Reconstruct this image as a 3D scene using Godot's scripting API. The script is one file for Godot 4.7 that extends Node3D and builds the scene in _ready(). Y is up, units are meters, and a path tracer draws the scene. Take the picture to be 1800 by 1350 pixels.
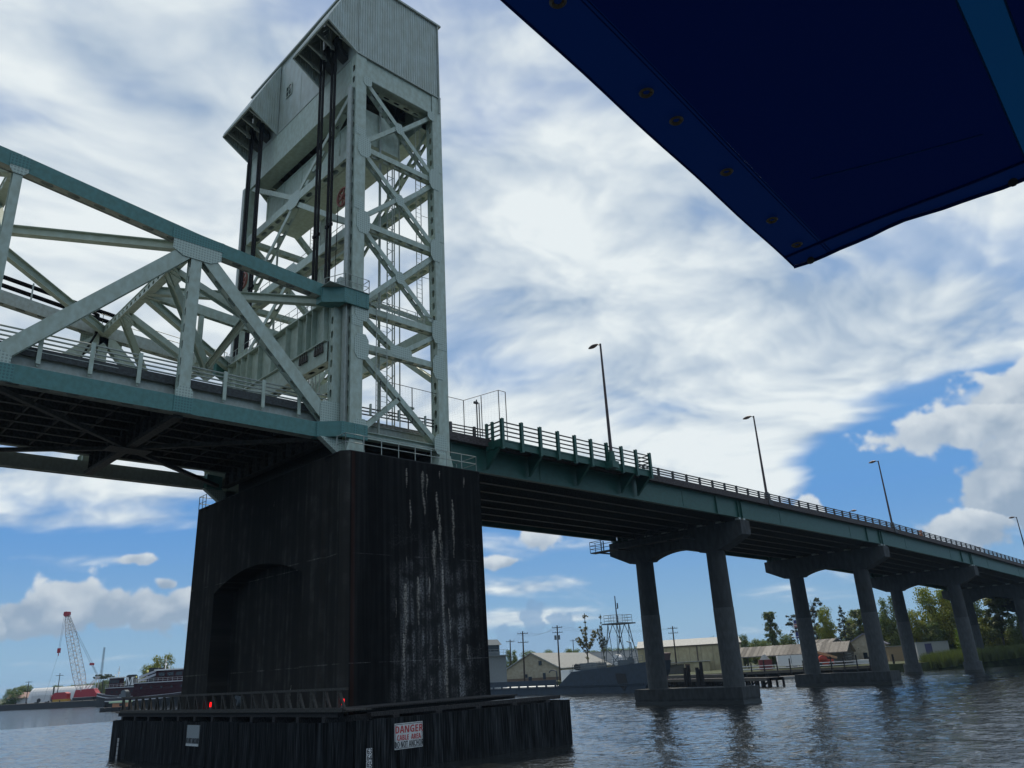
extends Node3D
# A vertical lift bridge over a wide river, seen from low on the water under a boat canopy.
# X runs along the bridge (the shore lies at +X), Z runs down the river towards the viewer, Y is up; metres; Y = 0 is the water.

var M := {}
var counts := {}
var rng := RandomNumberGenerator.new()
const EYE := Vector3(-30.906, 4.5, 51.698)


class MB:
	var v := PackedVector3Array()
	var n := PackedVector3Array()
	var u := PackedVector2Array()
	var c := PackedColorArray()
	var col := Color.WHITE
	var colored := false

	func tri(a: Vector3, b: Vector3, d: Vector3, ua := Vector2.ZERO, ub := Vector2.ZERO, ud := Vector2.ZERO) -> void:
		var nn := (d - a).cross(b - a).normalized()
		v.append(a); v.append(b); v.append(d)
		n.append(nn); n.append(nn); n.append(nn)
		u.append(ua); u.append(ub); u.append(ud)
		if colored:
			c.append(col); c.append(col); c.append(col)

	func tri_n(a: Vector3, b: Vector3, d: Vector3, na: Vector3, nb: Vector3, nd: Vector3) -> void:
		if (d - a).cross(b - a).dot(na + nb + nd) < 0.0:
			var t := b; b = d; d = t
			t = nb; nb = nd; nd = t
		v.append(a); v.append(b); v.append(d)
		n.append(na); n.append(nb); n.append(nd)
		u.append(Vector2.ZERO); u.append(Vector2.ZERO); u.append(Vector2.ZERO)
		if colored:
			c.append(col); c.append(col); c.append(col)

	# a flat quad whose front looks along «out»
	func quad(a: Vector3, b: Vector3, d: Vector3, e: Vector3, out: Vector3, ua := Vector2(0, 1), ub := Vector2(1, 1), ud := Vector2(1, 0), ue := Vector2(0, 0)) -> void:
		if (d - a).cross(b - a).dot(out) < 0.0:
			tri(a, e, d, ua, ue, ud)
			tri(a, d, b, ua, ud, ub)
		else:
			tri(a, b, d, ua, ub, ud)
			tri(a, d, e, ua, ud, ue)

	func box(ctr: Vector3, size: Vector3, bs := Basis.IDENTITY) -> void:
		var hx := bs.x * size.x * 0.5
		var hy := bs.y * size.y * 0.5
		var hz := bs.z * size.z * 0.5
		quad(ctr + hx - hy - hz, ctr + hx - hy + hz, ctr + hx + hy + hz, ctr + hx + hy - hz, hx)
		quad(ctr - hx - hy - hz, ctr - hx - hy + hz, ctr - hx + hy + hz, ctr - hx + hy - hz, -hx)
		quad(ctr + hy - hx - hz, ctr + hy + hx - hz, ctr + hy + hx + hz, ctr + hy - hx + hz, hy)
		quad(ctr - hy - hx - hz, ctr - hy + hx - hz, ctr - hy + hx + hz, ctr - hy - hx + hz, -hy)
		quad(ctr + hz - hx - hy, ctr + hz + hx - hy, ctr + hz + hx + hy, ctr + hz - hx + hy, hz)
		quad(ctr - hz - hx - hy, ctr - hz + hx - hy, ctr - hz + hx + hy, ctr - hz - hx + hy, -hz)

	func span(lo: Vector3, hi: Vector3) -> void:
		box((lo + hi) * 0.5, (hi - lo).abs())

	# a straight bar of rectangular section; «wide» lies along the side vector, «deep» across it
	func bar(p: Vector3, q: Vector3, wide: float, deep: float, side: Vector3) -> void:
		var x := (q - p).normalized()
		var z := (side - x * side.dot(x)).normalized()
		box((p + q) * 0.5, Vector3((q - p).length(), deep, wide), Basis(x, z.cross(x), z))

	# an I or channel section: two flanges and a web; the flanges lie along «side»
	func ibeam(p: Vector3, q: Vector3, wide: float, deep: float, side: Vector3, t := 0.04) -> void:
		var x := (q - p).normalized()
		var z := (side - x * side.dot(x)).normalized()
		var y := z.cross(x)
		var b := Basis(x, y, z)
		var m := (p + q) * 0.5
		var l := (q - p).length()
		box(m, Vector3(l, deep - 2.0 * t, t * 0.7), b)
		box(m + y * (deep - t) * 0.5, Vector3(l, t, wide), b)
		box(m - y * (deep - t) * 0.5, Vector3(l, t, wide), b)

	func tube(p: Vector3, q: Vector3, r: float, r2 := -1.0, sides := 8, caps := true) -> void:
		if r2 < 0.0:
			r2 = r
		var x := (q - p).normalized()
		var y := x.cross(Vector3.UP if absf(x.y) < 0.9 else Vector3.RIGHT).normalized()
		var z := x.cross(y)
		for i in sides:
			var a := TAU * i / sides
			var b := TAU * (i + 1) / sides
			var na := y * cos(a) + z * sin(a)
			var nb := y * cos(b) + z * sin(b)
			tri_n(p + na * r, p + nb * r, q + nb * r2, na, nb, nb)
			tri_n(p + na * r, q + nb * r2, q + na * r2, na, nb, na)
			if caps:
				tri_n(p, p + na * r, p + nb * r, -x, -x, -x)
				tri_n(q, q + na * r2, q + nb * r2, x, x, x)

	func path(pts: Array, r: float, sides := 6) -> void:
		for i in pts.size() - 1:
			tube(pts[i], pts[i + 1], r, r, sides)

	# a prism: a flat outline pushed along «depth» (both ends closed)
	func prism(pts: PackedVector3Array, depth: Vector3) -> void:
		var o := pts[0]
		var e1 := Vector3.ZERO
		for k in range(1, pts.size()):
			if (pts[k] - o).length() > e1.length():
				e1 = pts[k] - o
		e1 = e1.normalized()
		var e2 := depth.normalized().cross(e1)
		var flat := PackedVector2Array()
		var mid := Vector3.ZERO
		for p in pts:
			flat.append(Vector2((p - o).dot(e1), (p - o).dot(e2)))
			mid += p / pts.size()
		var ids := Geometry2D.triangulate_polygon(flat)
		for k in range(0, ids.size(), 3):
			var a := pts[ids[k]]
			var b := pts[ids[k + 1]]
			var d := pts[ids[k + 2]]
			tri_n(a, b, d, -depth.normalized(), -depth.normalized(), -depth.normalized())
			tri_n(a + depth, b + depth, d + depth, depth.normalized(), depth.normalized(), depth.normalized())
		var turn := 0.0
		for k in flat.size():
			turn += flat[k].cross(flat[(k + 1) % flat.size()])
		for k in pts.size():
			var a := pts[k]
			var b := pts[(k + 1) % pts.size()]
			var out := (b - a).cross(depth) * (1.0 if turn > 0.0 else -1.0)
			quad(a, b, b + depth, a + depth, out)

	# a cover plate of length l along x and width w along y with a row of oval hand holes
	func pierced(o: Vector3, x: Vector3, y: Vector3, l: float, w: float, pitch: float, hl: float, hr: float, margin := 0.7) -> void:
		var out := x.cross(y)
		var inner := l - 2.0 * margin
		var count := maxi(0, int(round(inner / pitch)))
		if count == 0:
			quad(o - y * w * 0.5, o - y * w * 0.5 + x * l, o + y * w * 0.5 + x * l, o + y * w * 0.5, out)
			return
		var step := inner / count
		quad(o - y * w * 0.5, o - y * w * 0.5 + x * margin, o + y * w * 0.5 + x * margin, o + y * w * 0.5, out)
		quad(o - y * w * 0.5 + x * (l - margin), o - y * w * 0.5 + x * l, o + y * w * 0.5 + x * l, o + y * w * 0.5 + x * (l - margin), out)
		var s := hl - hr
		var hole := [Vector2(-s - 0.7 * hr, -0.7 * hr), Vector2(-s, -hr), Vector2(s, -hr), Vector2(s + 0.7 * hr, -0.7 * hr), Vector2(hl, 0), Vector2(s + 0.7 * hr, 0.7 * hr), Vector2(s, hr), Vector2(-s, hr), Vector2(-s - 0.7 * hr, 0.7 * hr), Vector2(-hl, 0)]
		var edge := [Vector2(-1, -1), Vector2(-0.5, -1), Vector2(0.5, -1), Vector2(1, -1), Vector2(1, 0), Vector2(1, 1), Vector2(0.5, 1), Vector2(-0.5, 1), Vector2(-1, 1), Vector2(-1, 0)]
		for i in count:
			var c0 := o + x * (margin + step * (i + 0.5))
			for k in 10:
				var j := (k + 1) % 10
				var h1: Vector3 = c0 + x * hole[k].x + y * hole[k].y
				var h2: Vector3 = c0 + x * hole[j].x + y * hole[j].y
				quad(h1, c0 + x * edge[k].x * step * 0.5 + y * edge[k].y * w * 0.5, c0 + x * edge[j].x * step * 0.5 + y * edge[j].y * w * 0.5, h2, out)
				quad(h1, h2, h2 - out * 0.05, h1 - out * 0.05, c0 - h1)

	# a riveted box member: solid webs looking along «face», pierced covers on the two other sides
	func member(p: Vector3, q: Vector3, deep: float, wide: float, face: Vector3, pitch := 1.15, hl := 0.3, hr := 0.12, margin := 0.7) -> void:
		var x := (q - p).normalized()
		var z := (face - x * face.dot(x)).normalized()
		var y := z.cross(x)
		var b := Basis(x, y, z)
		var l := (q - p).length()
		var m := (p + q) * 0.5
		box(m + z * (wide * 0.5 - 0.02), Vector3(l, deep, 0.04), b)
		box(m - z * (wide * 0.5 - 0.02), Vector3(l, deep, 0.04), b)
		var w := wide - 0.084
		pierced(p + y * (deep * 0.5 - 0.05) , x, -z, l, w, pitch, hl, hr, margin)
		pierced(p - y * (deep * 0.5 - 0.05), x, z, l, w, pitch, hl, hr, margin)

	func mesh() -> ArrayMesh:
		var a := []
		a.resize(Mesh.ARRAY_MAX)
		a[Mesh.ARRAY_VERTEX] = v
		a[Mesh.ARRAY_NORMAL] = n
		a[Mesh.ARRAY_TEX_UV] = u
		if colored:
			a[Mesh.ARRAY_COLOR] = c
		var r := ArrayMesh.new()
		r.add_surface_from_arrays(Mesh.PRIMITIVE_TRIANGLES, a)
		return r


func numbered(parent: Node, called: String) -> String:
	var key := str(parent.get_instance_id()) + called
	var k: int = counts.get(key, 0)
	counts[key] = k + 1
	return called if k == 0 else "%s_%03d" % [called, k]


func obj(called: String, m, material: Material, parent: Node = self) -> MeshInstance3D:
	var o := MeshInstance3D.new()
	o.name = numbered(parent, called)
	o.mesh = m.mesh() if m is MB else m
	o.material_override = material
	parent.add_child(o)
	return o


func tag(o: Node, label: String, category := "", group := "", kind := "") -> Node:
	o.set_meta("label", label)
	if category: o.set_meta("category", category)
	if group: o.set_meta("group", group)
	if kind: o.set_meta("kind", kind)
	return o


func thing(called: String, label: String, category: String, at := Vector3.ZERO, turn := 0.0, group := "") -> Node3D:
	var o := Node3D.new()
	o.name = numbered(self, called)
	add_child(o)
	o.position = at
	o.rotation.y = turn
	tag(o, label, category, group)
	return o


func dup(o: Node3D, called: String, at: Vector3, turn: float, size: Vector3, label: String, group := "") -> Node3D:
	var r: Node3D = o.duplicate()
	r.name = numbered(self, called)
	add_child(r)
	r.position = at
	r.rotation.y = turn
	r.scale = size
	r.set_meta("label", label)
	if group: r.set_meta("group", group)
	return r


func struct(called: String, m, material: Material, label := "") -> MeshInstance3D:
	var o := obj(called, m, material)
	o.set_meta("kind", "structure")
	if label: o.set_meta("label", label)
	return o


func one_box(lo: Vector3, hi: Vector3) -> MB:
	var m := MB.new()
	m.span(lo, hi)
	return m


func lin(r: float, g: float, b: float) -> Color:
	return Color(r, g, b).linear_to_srgb()


func noise(freq: float, octaves := 4, sd := 1, kind := FastNoiseLite.TYPE_SIMPLEX_SMOOTH) -> FastNoiseLite:
	var f := FastNoiseLite.new()
	f.noise_type = kind
	f.frequency = freq
	f.seed = sd
	f.fractal_octaves = octaves
	return f


func ntex(freq: float, lo: Color, hi: Color, octaves := 5, sd := 3, size := 512, bias := 0.5) -> NoiseTexture2D:
	var t := NoiseTexture2D.new()
	t.width = size
	t.height = size
	t.seamless = true
	t.noise = noise(freq, octaves, sd)
	var g := Gradient.new()
	g.offsets = PackedFloat32Array([clampf(bias - 0.35, 0.0, 1.0), clampf(bias + 0.35, 0.0, 1.0)])
	g.colors = PackedColorArray([lo, hi])
	t.color_ramp = g
	return t


func mat(c: Color, rough := 0.6, metal := 0.0) -> StandardMaterial3D:
	var m := StandardMaterial3D.new()
	m.albedo_color = c
	m.roughness = rough
	m.metallic = metal
	return m


func textured(c: Color, tex: Texture2D, scale: Vector3, rough := 0.6, metal := 0.0) -> StandardMaterial3D:
	var m := mat(c, rough, metal)
	m.albedo_texture = tex
	m.uv1_triplanar = true
	m.uv1_world_triplanar = true
	m.uv1_scale = scale
	return m


func _ready() -> void:
	rng.seed = 7
	var cam := Camera3D.new()
	cam.name = "camera"
	cam.fov = 52.572
	cam.near = 0.05
	cam.far = 9000.0
	cam.transform = Transform3D(Basis(Vector3(0.72259, -0.053184, 0.689227), Vector3(-0.201789, 0.937383, 0.283891), Vector3(-0.661169, -0.344215, 0.666612)).orthonormalized(), EYE)
	add_child(cam)
	cam.current = true
	var env := Environment.new()
	env.background_mode = Environment.BG_SKY
	var sky := Sky.new()
	var pano := PanoramaSkyMaterial.new()
	pano.panorama = ImageTexture.create_from_image(sky_image())
	sky.sky_material = pano
	env.sky = sky
	env.background_energy_multiplier = 1.0
	env.tonemap_mode = Environment.TONE_MAPPER_LINEAR
	env.tonemap_exposure = 1.0
	env.sdfgi_enabled = true
	env.ssao_enabled = true
	env.ssil_enabled = true
	env.fog_enabled = true
	env.fog_density = 0.00012
	env.fog_light_color = Color(0.62, 0.74, 0.86)
	var we := WorldEnvironment.new()
	we.name = "world_environment"
	we.environment = env
	add_child(we)
	var sun := DirectionalLight3D.new()
	sun.name = "sun"
	sun.light_energy = 1.1
	sun.light_color = Color(1.0, 0.95, 0.87)
	sun.light_angular_distance = 0.5
	sun.shadow_enabled = true
	var to_sun := Vector3(0.36, 0.86, -0.36).normalized()
	sun.basis = Basis.looking_at(-to_sun, Vector3.UP)
	add_child(sun)
	materials()
	materials_more()
	water_and_land()
	tower_pier()
	fender()
	lift_tower()
	lift_span()
	approach_bridge()
	bridge_piers()
	lamps()
	landing_craft()
	docks()
	shore_buildings()
	utility_poles()
	left_bank()
	trees()
	marsh()
	canopy()


func sstep(a: float, b: float, x: float) -> float:
	var t := clampf((x - a) / (b - a), 0.0, 1.0)
	return t * t * (3.0 - 2.0 * t)


# clouds by direction: azimuth (atan2 of z and x) and elevation in degrees
# az, el, reach in azimuth, reach in elevation, more cover, more brightness
const VEIL := [
	[-73.5, 42.5, 6.0, 4.0, 0.5, 0.25], [-84.0, 38.5, 5.0, 3.5, 0.4, 0.15], [-78.5, 40.0, 3.0, 2.0, 0.1, -0.4], [-82.0, 34.5, 4.0, 2.0, -0.35, -0.15], [-74.0, 37.5, 4.0, 2.0, -0.1, -0.3], [-66.0, 40.0, 8.0, 6.0, 0.5, 0.1],
	[-76.0, 31.0, 14.0, 4.5, 0.65, 0.12], [-79.0, 26.0, 12.0, 4.0, 0.4, 0.1], [-72.0, 21.0, 14.0, 3.0, 0.35, 0.05], [-47.0, 43.0, 7.0, 5.0, 0.25, 0.05], [-44.0, 40.0, 5.0, 2.5, -0.15, 0.0],
	[-49.5, 36.0, 4.0, 3.0, -0.1, -0.25], [-46.0, 38.0, 3.0, 2.0, -0.3, 0.0], [-42.0, 32.0, 10.0, 4.5, 0.5, 0.15], [-33.0, 26.5, 15.0, 5.0, 0.6, 0.05], [-43.0, 25.6, 7.0, 1.0, 0.0, -0.35], [-45.0, 21.4, 6.0, 1.8, -0.5, -0.1],
	[-52.0, 19.5, 4.0, 2.4, 0.5, 0.35], [-30.0, 20.0, 10.0, 3.0, 0.4, 0.1], [-22.0, 22.5, 8.0, 2.2, 0.3, -0.3], [-14.5, 16.0, 8.0, 0.7, -0.9, 0.0], [-18.5, 14.4, 4.5, 1.0, -0.8, 0.0], [-16.5, 19.5, 9.0, 3.0, 0.5, -0.1], [-36.0, 17.0, 5.0, 1.5, -0.35, -0.1],
	[-28.0, 15.4, 9.0, 1.6, 0.45, 0.3], [-19.6, 10.4, 4.4, 2.6, -1.7, 0.0], [-23.0, 12.4, 3.0, 1.0, -0.7, 0.0], [-27.5, 10.6, 3.0, 1.5, 0.7, 0.2], [-30.0, 12.5, 5.0, 1.6, 0.6, 0.15], [-24.5, 14.6, 5.0, 0.9, 0.6, 0.1], [-44.0, 15.0, 5.0, 2.0, 0.4, 0.15],
	[-74.0, 8.0, 18.0, 3.0, -0.75, 0.0], [-76.0, 12.6, 11.0, 1.4, 0.45, 0.1], [-79.0, 10.2, 6.0, 0.9, 0.8, 0.05], [-73.0, 8.0, 8.0, 0.6, 0.85, 0.0], [-78.0, 7.2, 5.0, 0.4, 0.6, 0.0], [-71.0, 10.6, 4.0, 0.7, 0.5, 0.0], [-42.0, 6.0, 8.0, 0.7, 0.5, 0.0], [-44.0, 3.4, 6.0, 0.6, 0.8, 0.05], [-47.0, 5.4, 5.0, 0.5, 0.9, 0.05], [-35.0, 5.0, 5.0, 2.5, -0.5, 0.0], [-45.0, 11.0, 9.0, 1.5, -0.3, 0.0]]
# heaped clouds: az, el, reach, reach, brightness, flat base (elevation)
const HEAPS := [
	[-10.8, 9.2, 4.6, 5.0, -0.42, 2.0], [-13.0, 13.2, 6.8, 1.5, 0.05, 2.0], [-9.0, 14.5, 6.0, 1.8, 0.0, 2.0], [-15.5, 6.6, 3.8, 1.4, -0.1, 2.0], [-6.0, 8.0, 6.0, 4.0, 0.0, 2.0],
	[-77.0, 4.6, 2.3, 1.3, -0.35, 3.0], [-74.8, 5.1, 2.6, 1.8, -0.25, 3.0], [-72.6, 4.9, 2.4, 1.5, -0.3, 3.0], [-70.4, 4.8, 2.2, 1.5, -0.3, 3.0], [-68.4, 4.9, 2.0, 1.4, -0.3, 3.0], [-80.0, 4.2, 3.0, 1.0, -0.2, 2.9], [-84.0, 4.5, 3.5, 1.6, 0.0, 2.9], [-65.0, 4.6, 2.5, 1.5, 0.0, 3.1],
	[-71.2, 8.1, 1.2, 0.35, 0.3, 7.6], [-69.5, 6.5, 0.8, 0.5, 0.2, 6.0],
	[-44.0, 8.9, 1.6, 0.9, 0.25, 7.6], [-46.9, 7.3, 1.8, 0.4, 0.1, 6.5], [-24.8, 9.2, 1.0, 1.2, 0.3, 7.0]]
# far towers of cloud in shade near the horizon
const SHADES := [[-44.7, 3.2, 0.75, 1.2], [-46.8, 1.9, 0.9, 1.0], [-45.4, 1.6, 1.0, 0.9], [-42.8, 2.3, 1.0, 1.3], [-43.6, 1.2, 1.6, 1.0], [-47.9, 1.2, 1.2, 0.8], [-40.5, 1.4, 1.3, 1.0]]
var n_big: FastNoiseLite
var n_mid: FastNoiseLite
var n_fine: FastNoiseLite
var n_warp: FastNoiseLite
var n_lump: FastNoiseLite


func sky_color(az: float, el: float, veil: Array, heaps: Array) -> Color:
	var e := deg_to_rad(el)
	var a := deg_to_rad(az)
	var dy := sin(e)
	var px := cos(a) * cos(e) / (dy + 0.16)
	var pz := sin(a) * cos(e) / (dy + 0.16)
	var wx := n_warp.get_noise_2d(px * 60.0, pz * 60.0) * 0.22
	var wz := n_warp.get_noise_2d(pz * 60.0 + 400.0, px * 60.0) * 0.22
	var qx := (px + wx) * 0.8 + (pz + wz) * 0.6
	var qz := (pz + wz) * 0.8 - (px + wx) * 0.6
	var big := n_big.get_noise_2d(qx * 40.0, qz * 75.0)
	var mid := n_mid.get_noise_2d(qx * 100.0, qz * 150.0)
	var fine := n_fine.get_noise_2d((qx + mid * 0.06) * 420.0, (qz + mid * 0.06) * 420.0)
	var t := clampf(el / 45.0, 0.0, 1.0)
	# clear air
	var low := Vector3(0.27, 0.46, 0.65)
	var band := Vector3(0.135, 0.335, 0.68)
	var high := Vector3(0.125, 0.25, 0.58)
	var r := low.lerp(band, sstep(1.0, 11.0, el)).lerp(high, sstep(10.0, 45.0, el))
	# the veil of high cloud
	var cover := lerpf(-0.3, 0.45, sstep(4.0, 16.0, el)) + big * 0.75 + mid * 0.4 + fine * 0.13
	var bright := 0.0
	for f in veil:
		var da: float = (az - f[0]) / f[2]
		var de: float = (el - f[1]) / f[3]
		var q := da * da + de * de
		if q < 5.0:
			var g := exp(-q)
			cover += f[4] * g
			bright += f[5] * g
	var k := maxf(sstep(-0.25, 0.75, cover), 0.62 * sstep(14.0, 24.0, el))
	var lit := clampf(0.60 + bright + mid * 0.75 + fine * 0.36 + big * 0.35 + (cover - 0.5) * 0.2, 0.0, 1.1)
	var cloud := Vector3(0.36, 0.47, 0.61).lerp(Vector3(0.80, 0.865, 0.885), lit)
	r = r.lerp(cloud, k * 0.95)
	if el < 7.0:
		for f in SHADES:
			var da: float = (az - f[0] + n_lump.get_noise_2d(az * 60.0, el * 60.0) * 0.8) / f[2]
			var de: float = (el - f[1] + n_lump.get_noise_2d(el * 70.0, az * 70.0) * 0.6) / f[3]
			r = r.lerp(Vector3(0.225, 0.375, 0.58), sstep(1.15, 0.85, sqrt(da * da + de * de)) * 0.8)
	# heaped clouds, lit from above
	var lump := 0.0
	var lump2 := 0.0
	if heaps.size():
		lump = n_lump.get_noise_2d(az * 22.0, el * 26.0) * 1.15
		lump2 = n_lump.get_noise_2d(az * 70.0 + 90.0, el * 80.0)
	var body := 0.0
	var light := 0.0
	var base := 0.0
	for f in heaps:
		var da: float = (az - f[0]) / f[2]
		var de: float = (el - f[1]) / f[3]
		var q := da * da + de * de
		if q < 4.0:
			var g := exp(-q * 0.9) * sstep(f[5] - 0.15, f[5] + 0.25, el + lump2 * 0.25)
			if g > body:
				light = f[4] + 0.35 * de
				base = f[5]
			body = maxf(body, g)
	if body > 0.02:
		var edge := body + lump * 0.42 + lump2 * 0.14
		var kk := sstep(0.34, 0.56, edge)
		var up := clampf(0.5 + light + lump * 0.6 + lump2 * 0.2 + sstep(0.75, 0.4, edge) * 0.2 - sstep(base + 1.3, base, el) * 0.45, 0.0, 1.0)
		r = r.lerp(Vector3(0.31, 0.405, 0.525).lerp(Vector3(0.68, 0.74, 0.785), up), kk * 0.97)
	# thickness of the air near the horizon
	r = r.lerp(Vector3(0.36, 0.53, 0.68), sstep(5.0, -0.5, el) * 0.45)
	return Color(r.x, r.y, r.z).linear_to_srgb()


func near_row(el: float) -> Array:
	return VEIL.filter(func(f: Array) -> bool: return absf(el - f[1]) < 2.2 * f[3])


func sky_image() -> Image:
	n_big = noise(0.018, 5, 11)
	n_mid = noise(0.02, 5, 23)
	n_fine = noise(0.02, 4, 31)
	n_warp = noise(0.01, 3, 5)
	n_lump = noise(0.012, 5, 47)
	var w := 1024
	var h := 512
	var im := Image.create(w, h, false, Image.FORMAT_RGB8)
	im.fill(Color(0.50, 0.56, 0.62))
	for j in 258:
		var el := 90.0 - (j + 0.5) / h * 180.0
		var row := near_row(el)
		var pile := HEAPS.filter(func(f: Array) -> bool: return absf(el - f[1]) < 2.0 * f[3])
		for i in w:
			im.set_pixel(i, j, sky_color(wrapf(((i + 0.5) / w - 0.25) * 360.0, -180.0, 180.0), el, row, pile))
	im.resize(4096, 2048, Image.INTERPOLATE_CUBIC)
	var x0 := int((-92.0 / 360.0 + 0.25) * 4096.0)
	for j in range(430, 1030):
		var el := 90.0 - (j + 0.5) / 2048.0 * 180.0
		var row := near_row(el)
		var pile := HEAPS.filter(func(f: Array) -> bool: return absf(el - f[1]) < 2.0 * f[3])
		for i in 1047:
			var x := posmod(x0 + i, 4096)
			im.set_pixel(x, j, sky_color(wrapf(((x + 0.5) / 4096.0 - 0.25) * 360.0, -180.0, 180.0), el, row, pile))
	return im


func materials() -> void:
	var wear := ntex(0.02, Color(0.91, 0.895, 0.865), Color(1, 1, 1), 6, 3)
	var streak := ntex(0.03, Color(0.62, 0.60, 0.57), Color(1, 1, 1), 5, 9)
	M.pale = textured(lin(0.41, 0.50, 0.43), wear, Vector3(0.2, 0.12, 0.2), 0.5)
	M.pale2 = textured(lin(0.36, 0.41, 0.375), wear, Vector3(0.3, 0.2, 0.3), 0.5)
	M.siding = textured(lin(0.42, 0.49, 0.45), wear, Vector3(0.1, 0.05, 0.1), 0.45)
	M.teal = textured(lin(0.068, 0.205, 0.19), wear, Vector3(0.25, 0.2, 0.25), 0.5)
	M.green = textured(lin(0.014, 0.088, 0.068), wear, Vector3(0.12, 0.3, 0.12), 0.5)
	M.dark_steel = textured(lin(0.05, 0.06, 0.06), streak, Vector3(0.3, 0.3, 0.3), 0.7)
	M.floor = textured(lin(0.085, 0.095, 0.09), streak, Vector3(0.25, 0.25, 0.25), 0.7)
	M.grease = mat(lin(0.004, 0.004, 0.004), 0.6)
	M.grease.metallic_specular = 0.2
	M.road = textured(lin(0.42, 0.41, 0.37), streak, Vector3(0.2, 0.4, 0.2), 0.9)
	M.rail = textured(lin(0.05, 0.05, 0.05), wear, Vector3.ONE, 0.6)
	M.orange = mat(lin(0.26, 0.09, 0.06), 0.6)
	M.deck = textured(lin(0.10, 0.085, 0.085), streak, Vector3(0.2, 0.4, 0.2), 0.9)
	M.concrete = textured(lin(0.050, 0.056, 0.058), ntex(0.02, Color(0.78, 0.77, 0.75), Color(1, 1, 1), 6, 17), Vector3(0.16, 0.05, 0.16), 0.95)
	M.glass = mat(lin(0.01, 0.015, 0.02), 0.1)
	M.white = mat(lin(0.75, 0.75, 0.73), 0.5)
	M.black = mat(lin(0.012, 0.012, 0.013), 0.6)
	M.red = mat(lin(0.36, 0.02, 0.03), 0.5)
	M.rivet = rivets(lin(0.41, 0.50, 0.43))
	M.rivet_teal = rivets(lin(0.068, 0.205, 0.19))
	M.timber = textured(lin(0.045, 0.042, 0.04), ntex(0.02, Color(0.45, 0.45, 0.45), Color(1, 1, 1), 5, 21), Vector3(1.0, 0.5, 1.0), 0.9)
	M.wood_gray = textured(lin(0.13, 0.125, 0.11), streak, Vector3(1.0, 0.5, 1.0), 0.9)
	M.rail_wood = textured(lin(0.07, 0.068, 0.06), streak, Vector3(1.0, 0.5, 1.0), 0.9)
	M.bark = textured(lin(0.07, 0.055, 0.042), streak, Vector3(2, 0.5, 2), 0.95)
	M.ship = textured(lin(0.026, 0.044, 0.066), wear, Vector3(0.1, 0.1, 0.1), 0.6)
	M.ship_gray = textured(lin(0.12, 0.15, 0.17), wear, Vector3(0.3, 0.3, 0.3), 0.6)


# a plate with rows of domed rivet heads
func rivets(c: Color) -> StandardMaterial3D:
	var s := 64
	var im := Image.create(s, s, false, Image.FORMAT_RGB8)
	var bump := Image.create(s, s, false, Image.FORMAT_RGB8)
	for y in s:
		for x in s:
			var d := Vector2(x - 31.5, y - 31.5).length()
			var k := 1.0 - 0.34 * sstep(20.0, 15.0, d) + 0.28 * sstep(14.0, 8.0, d)
			im.set_pixel(x, y, Color(k, k, k))
			var b := sstep(19.0, 8.0, d)
			bump.set_pixel(x, y, Color(b, b, b))
	var m := textured(c, ImageTexture.create_from_image(im), Vector3.ONE / 0.17, 0.5)
	bump.bump_map_to_normal_map(4.0)
	m.normal_enabled = true
	m.normal_texture = ImageTexture.create_from_image(bump)
	m.normal_scale = 0.8
	return m


func materials_more() -> void:
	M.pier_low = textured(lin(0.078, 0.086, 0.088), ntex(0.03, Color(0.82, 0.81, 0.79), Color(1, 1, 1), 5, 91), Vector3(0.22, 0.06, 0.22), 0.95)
	M.wet = mat(lin(0.02, 0.022, 0.018), 0.5)
	M.lamp = mat(lin(0.05, 0.035, 0.035), 0.45, 0.3)


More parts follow.
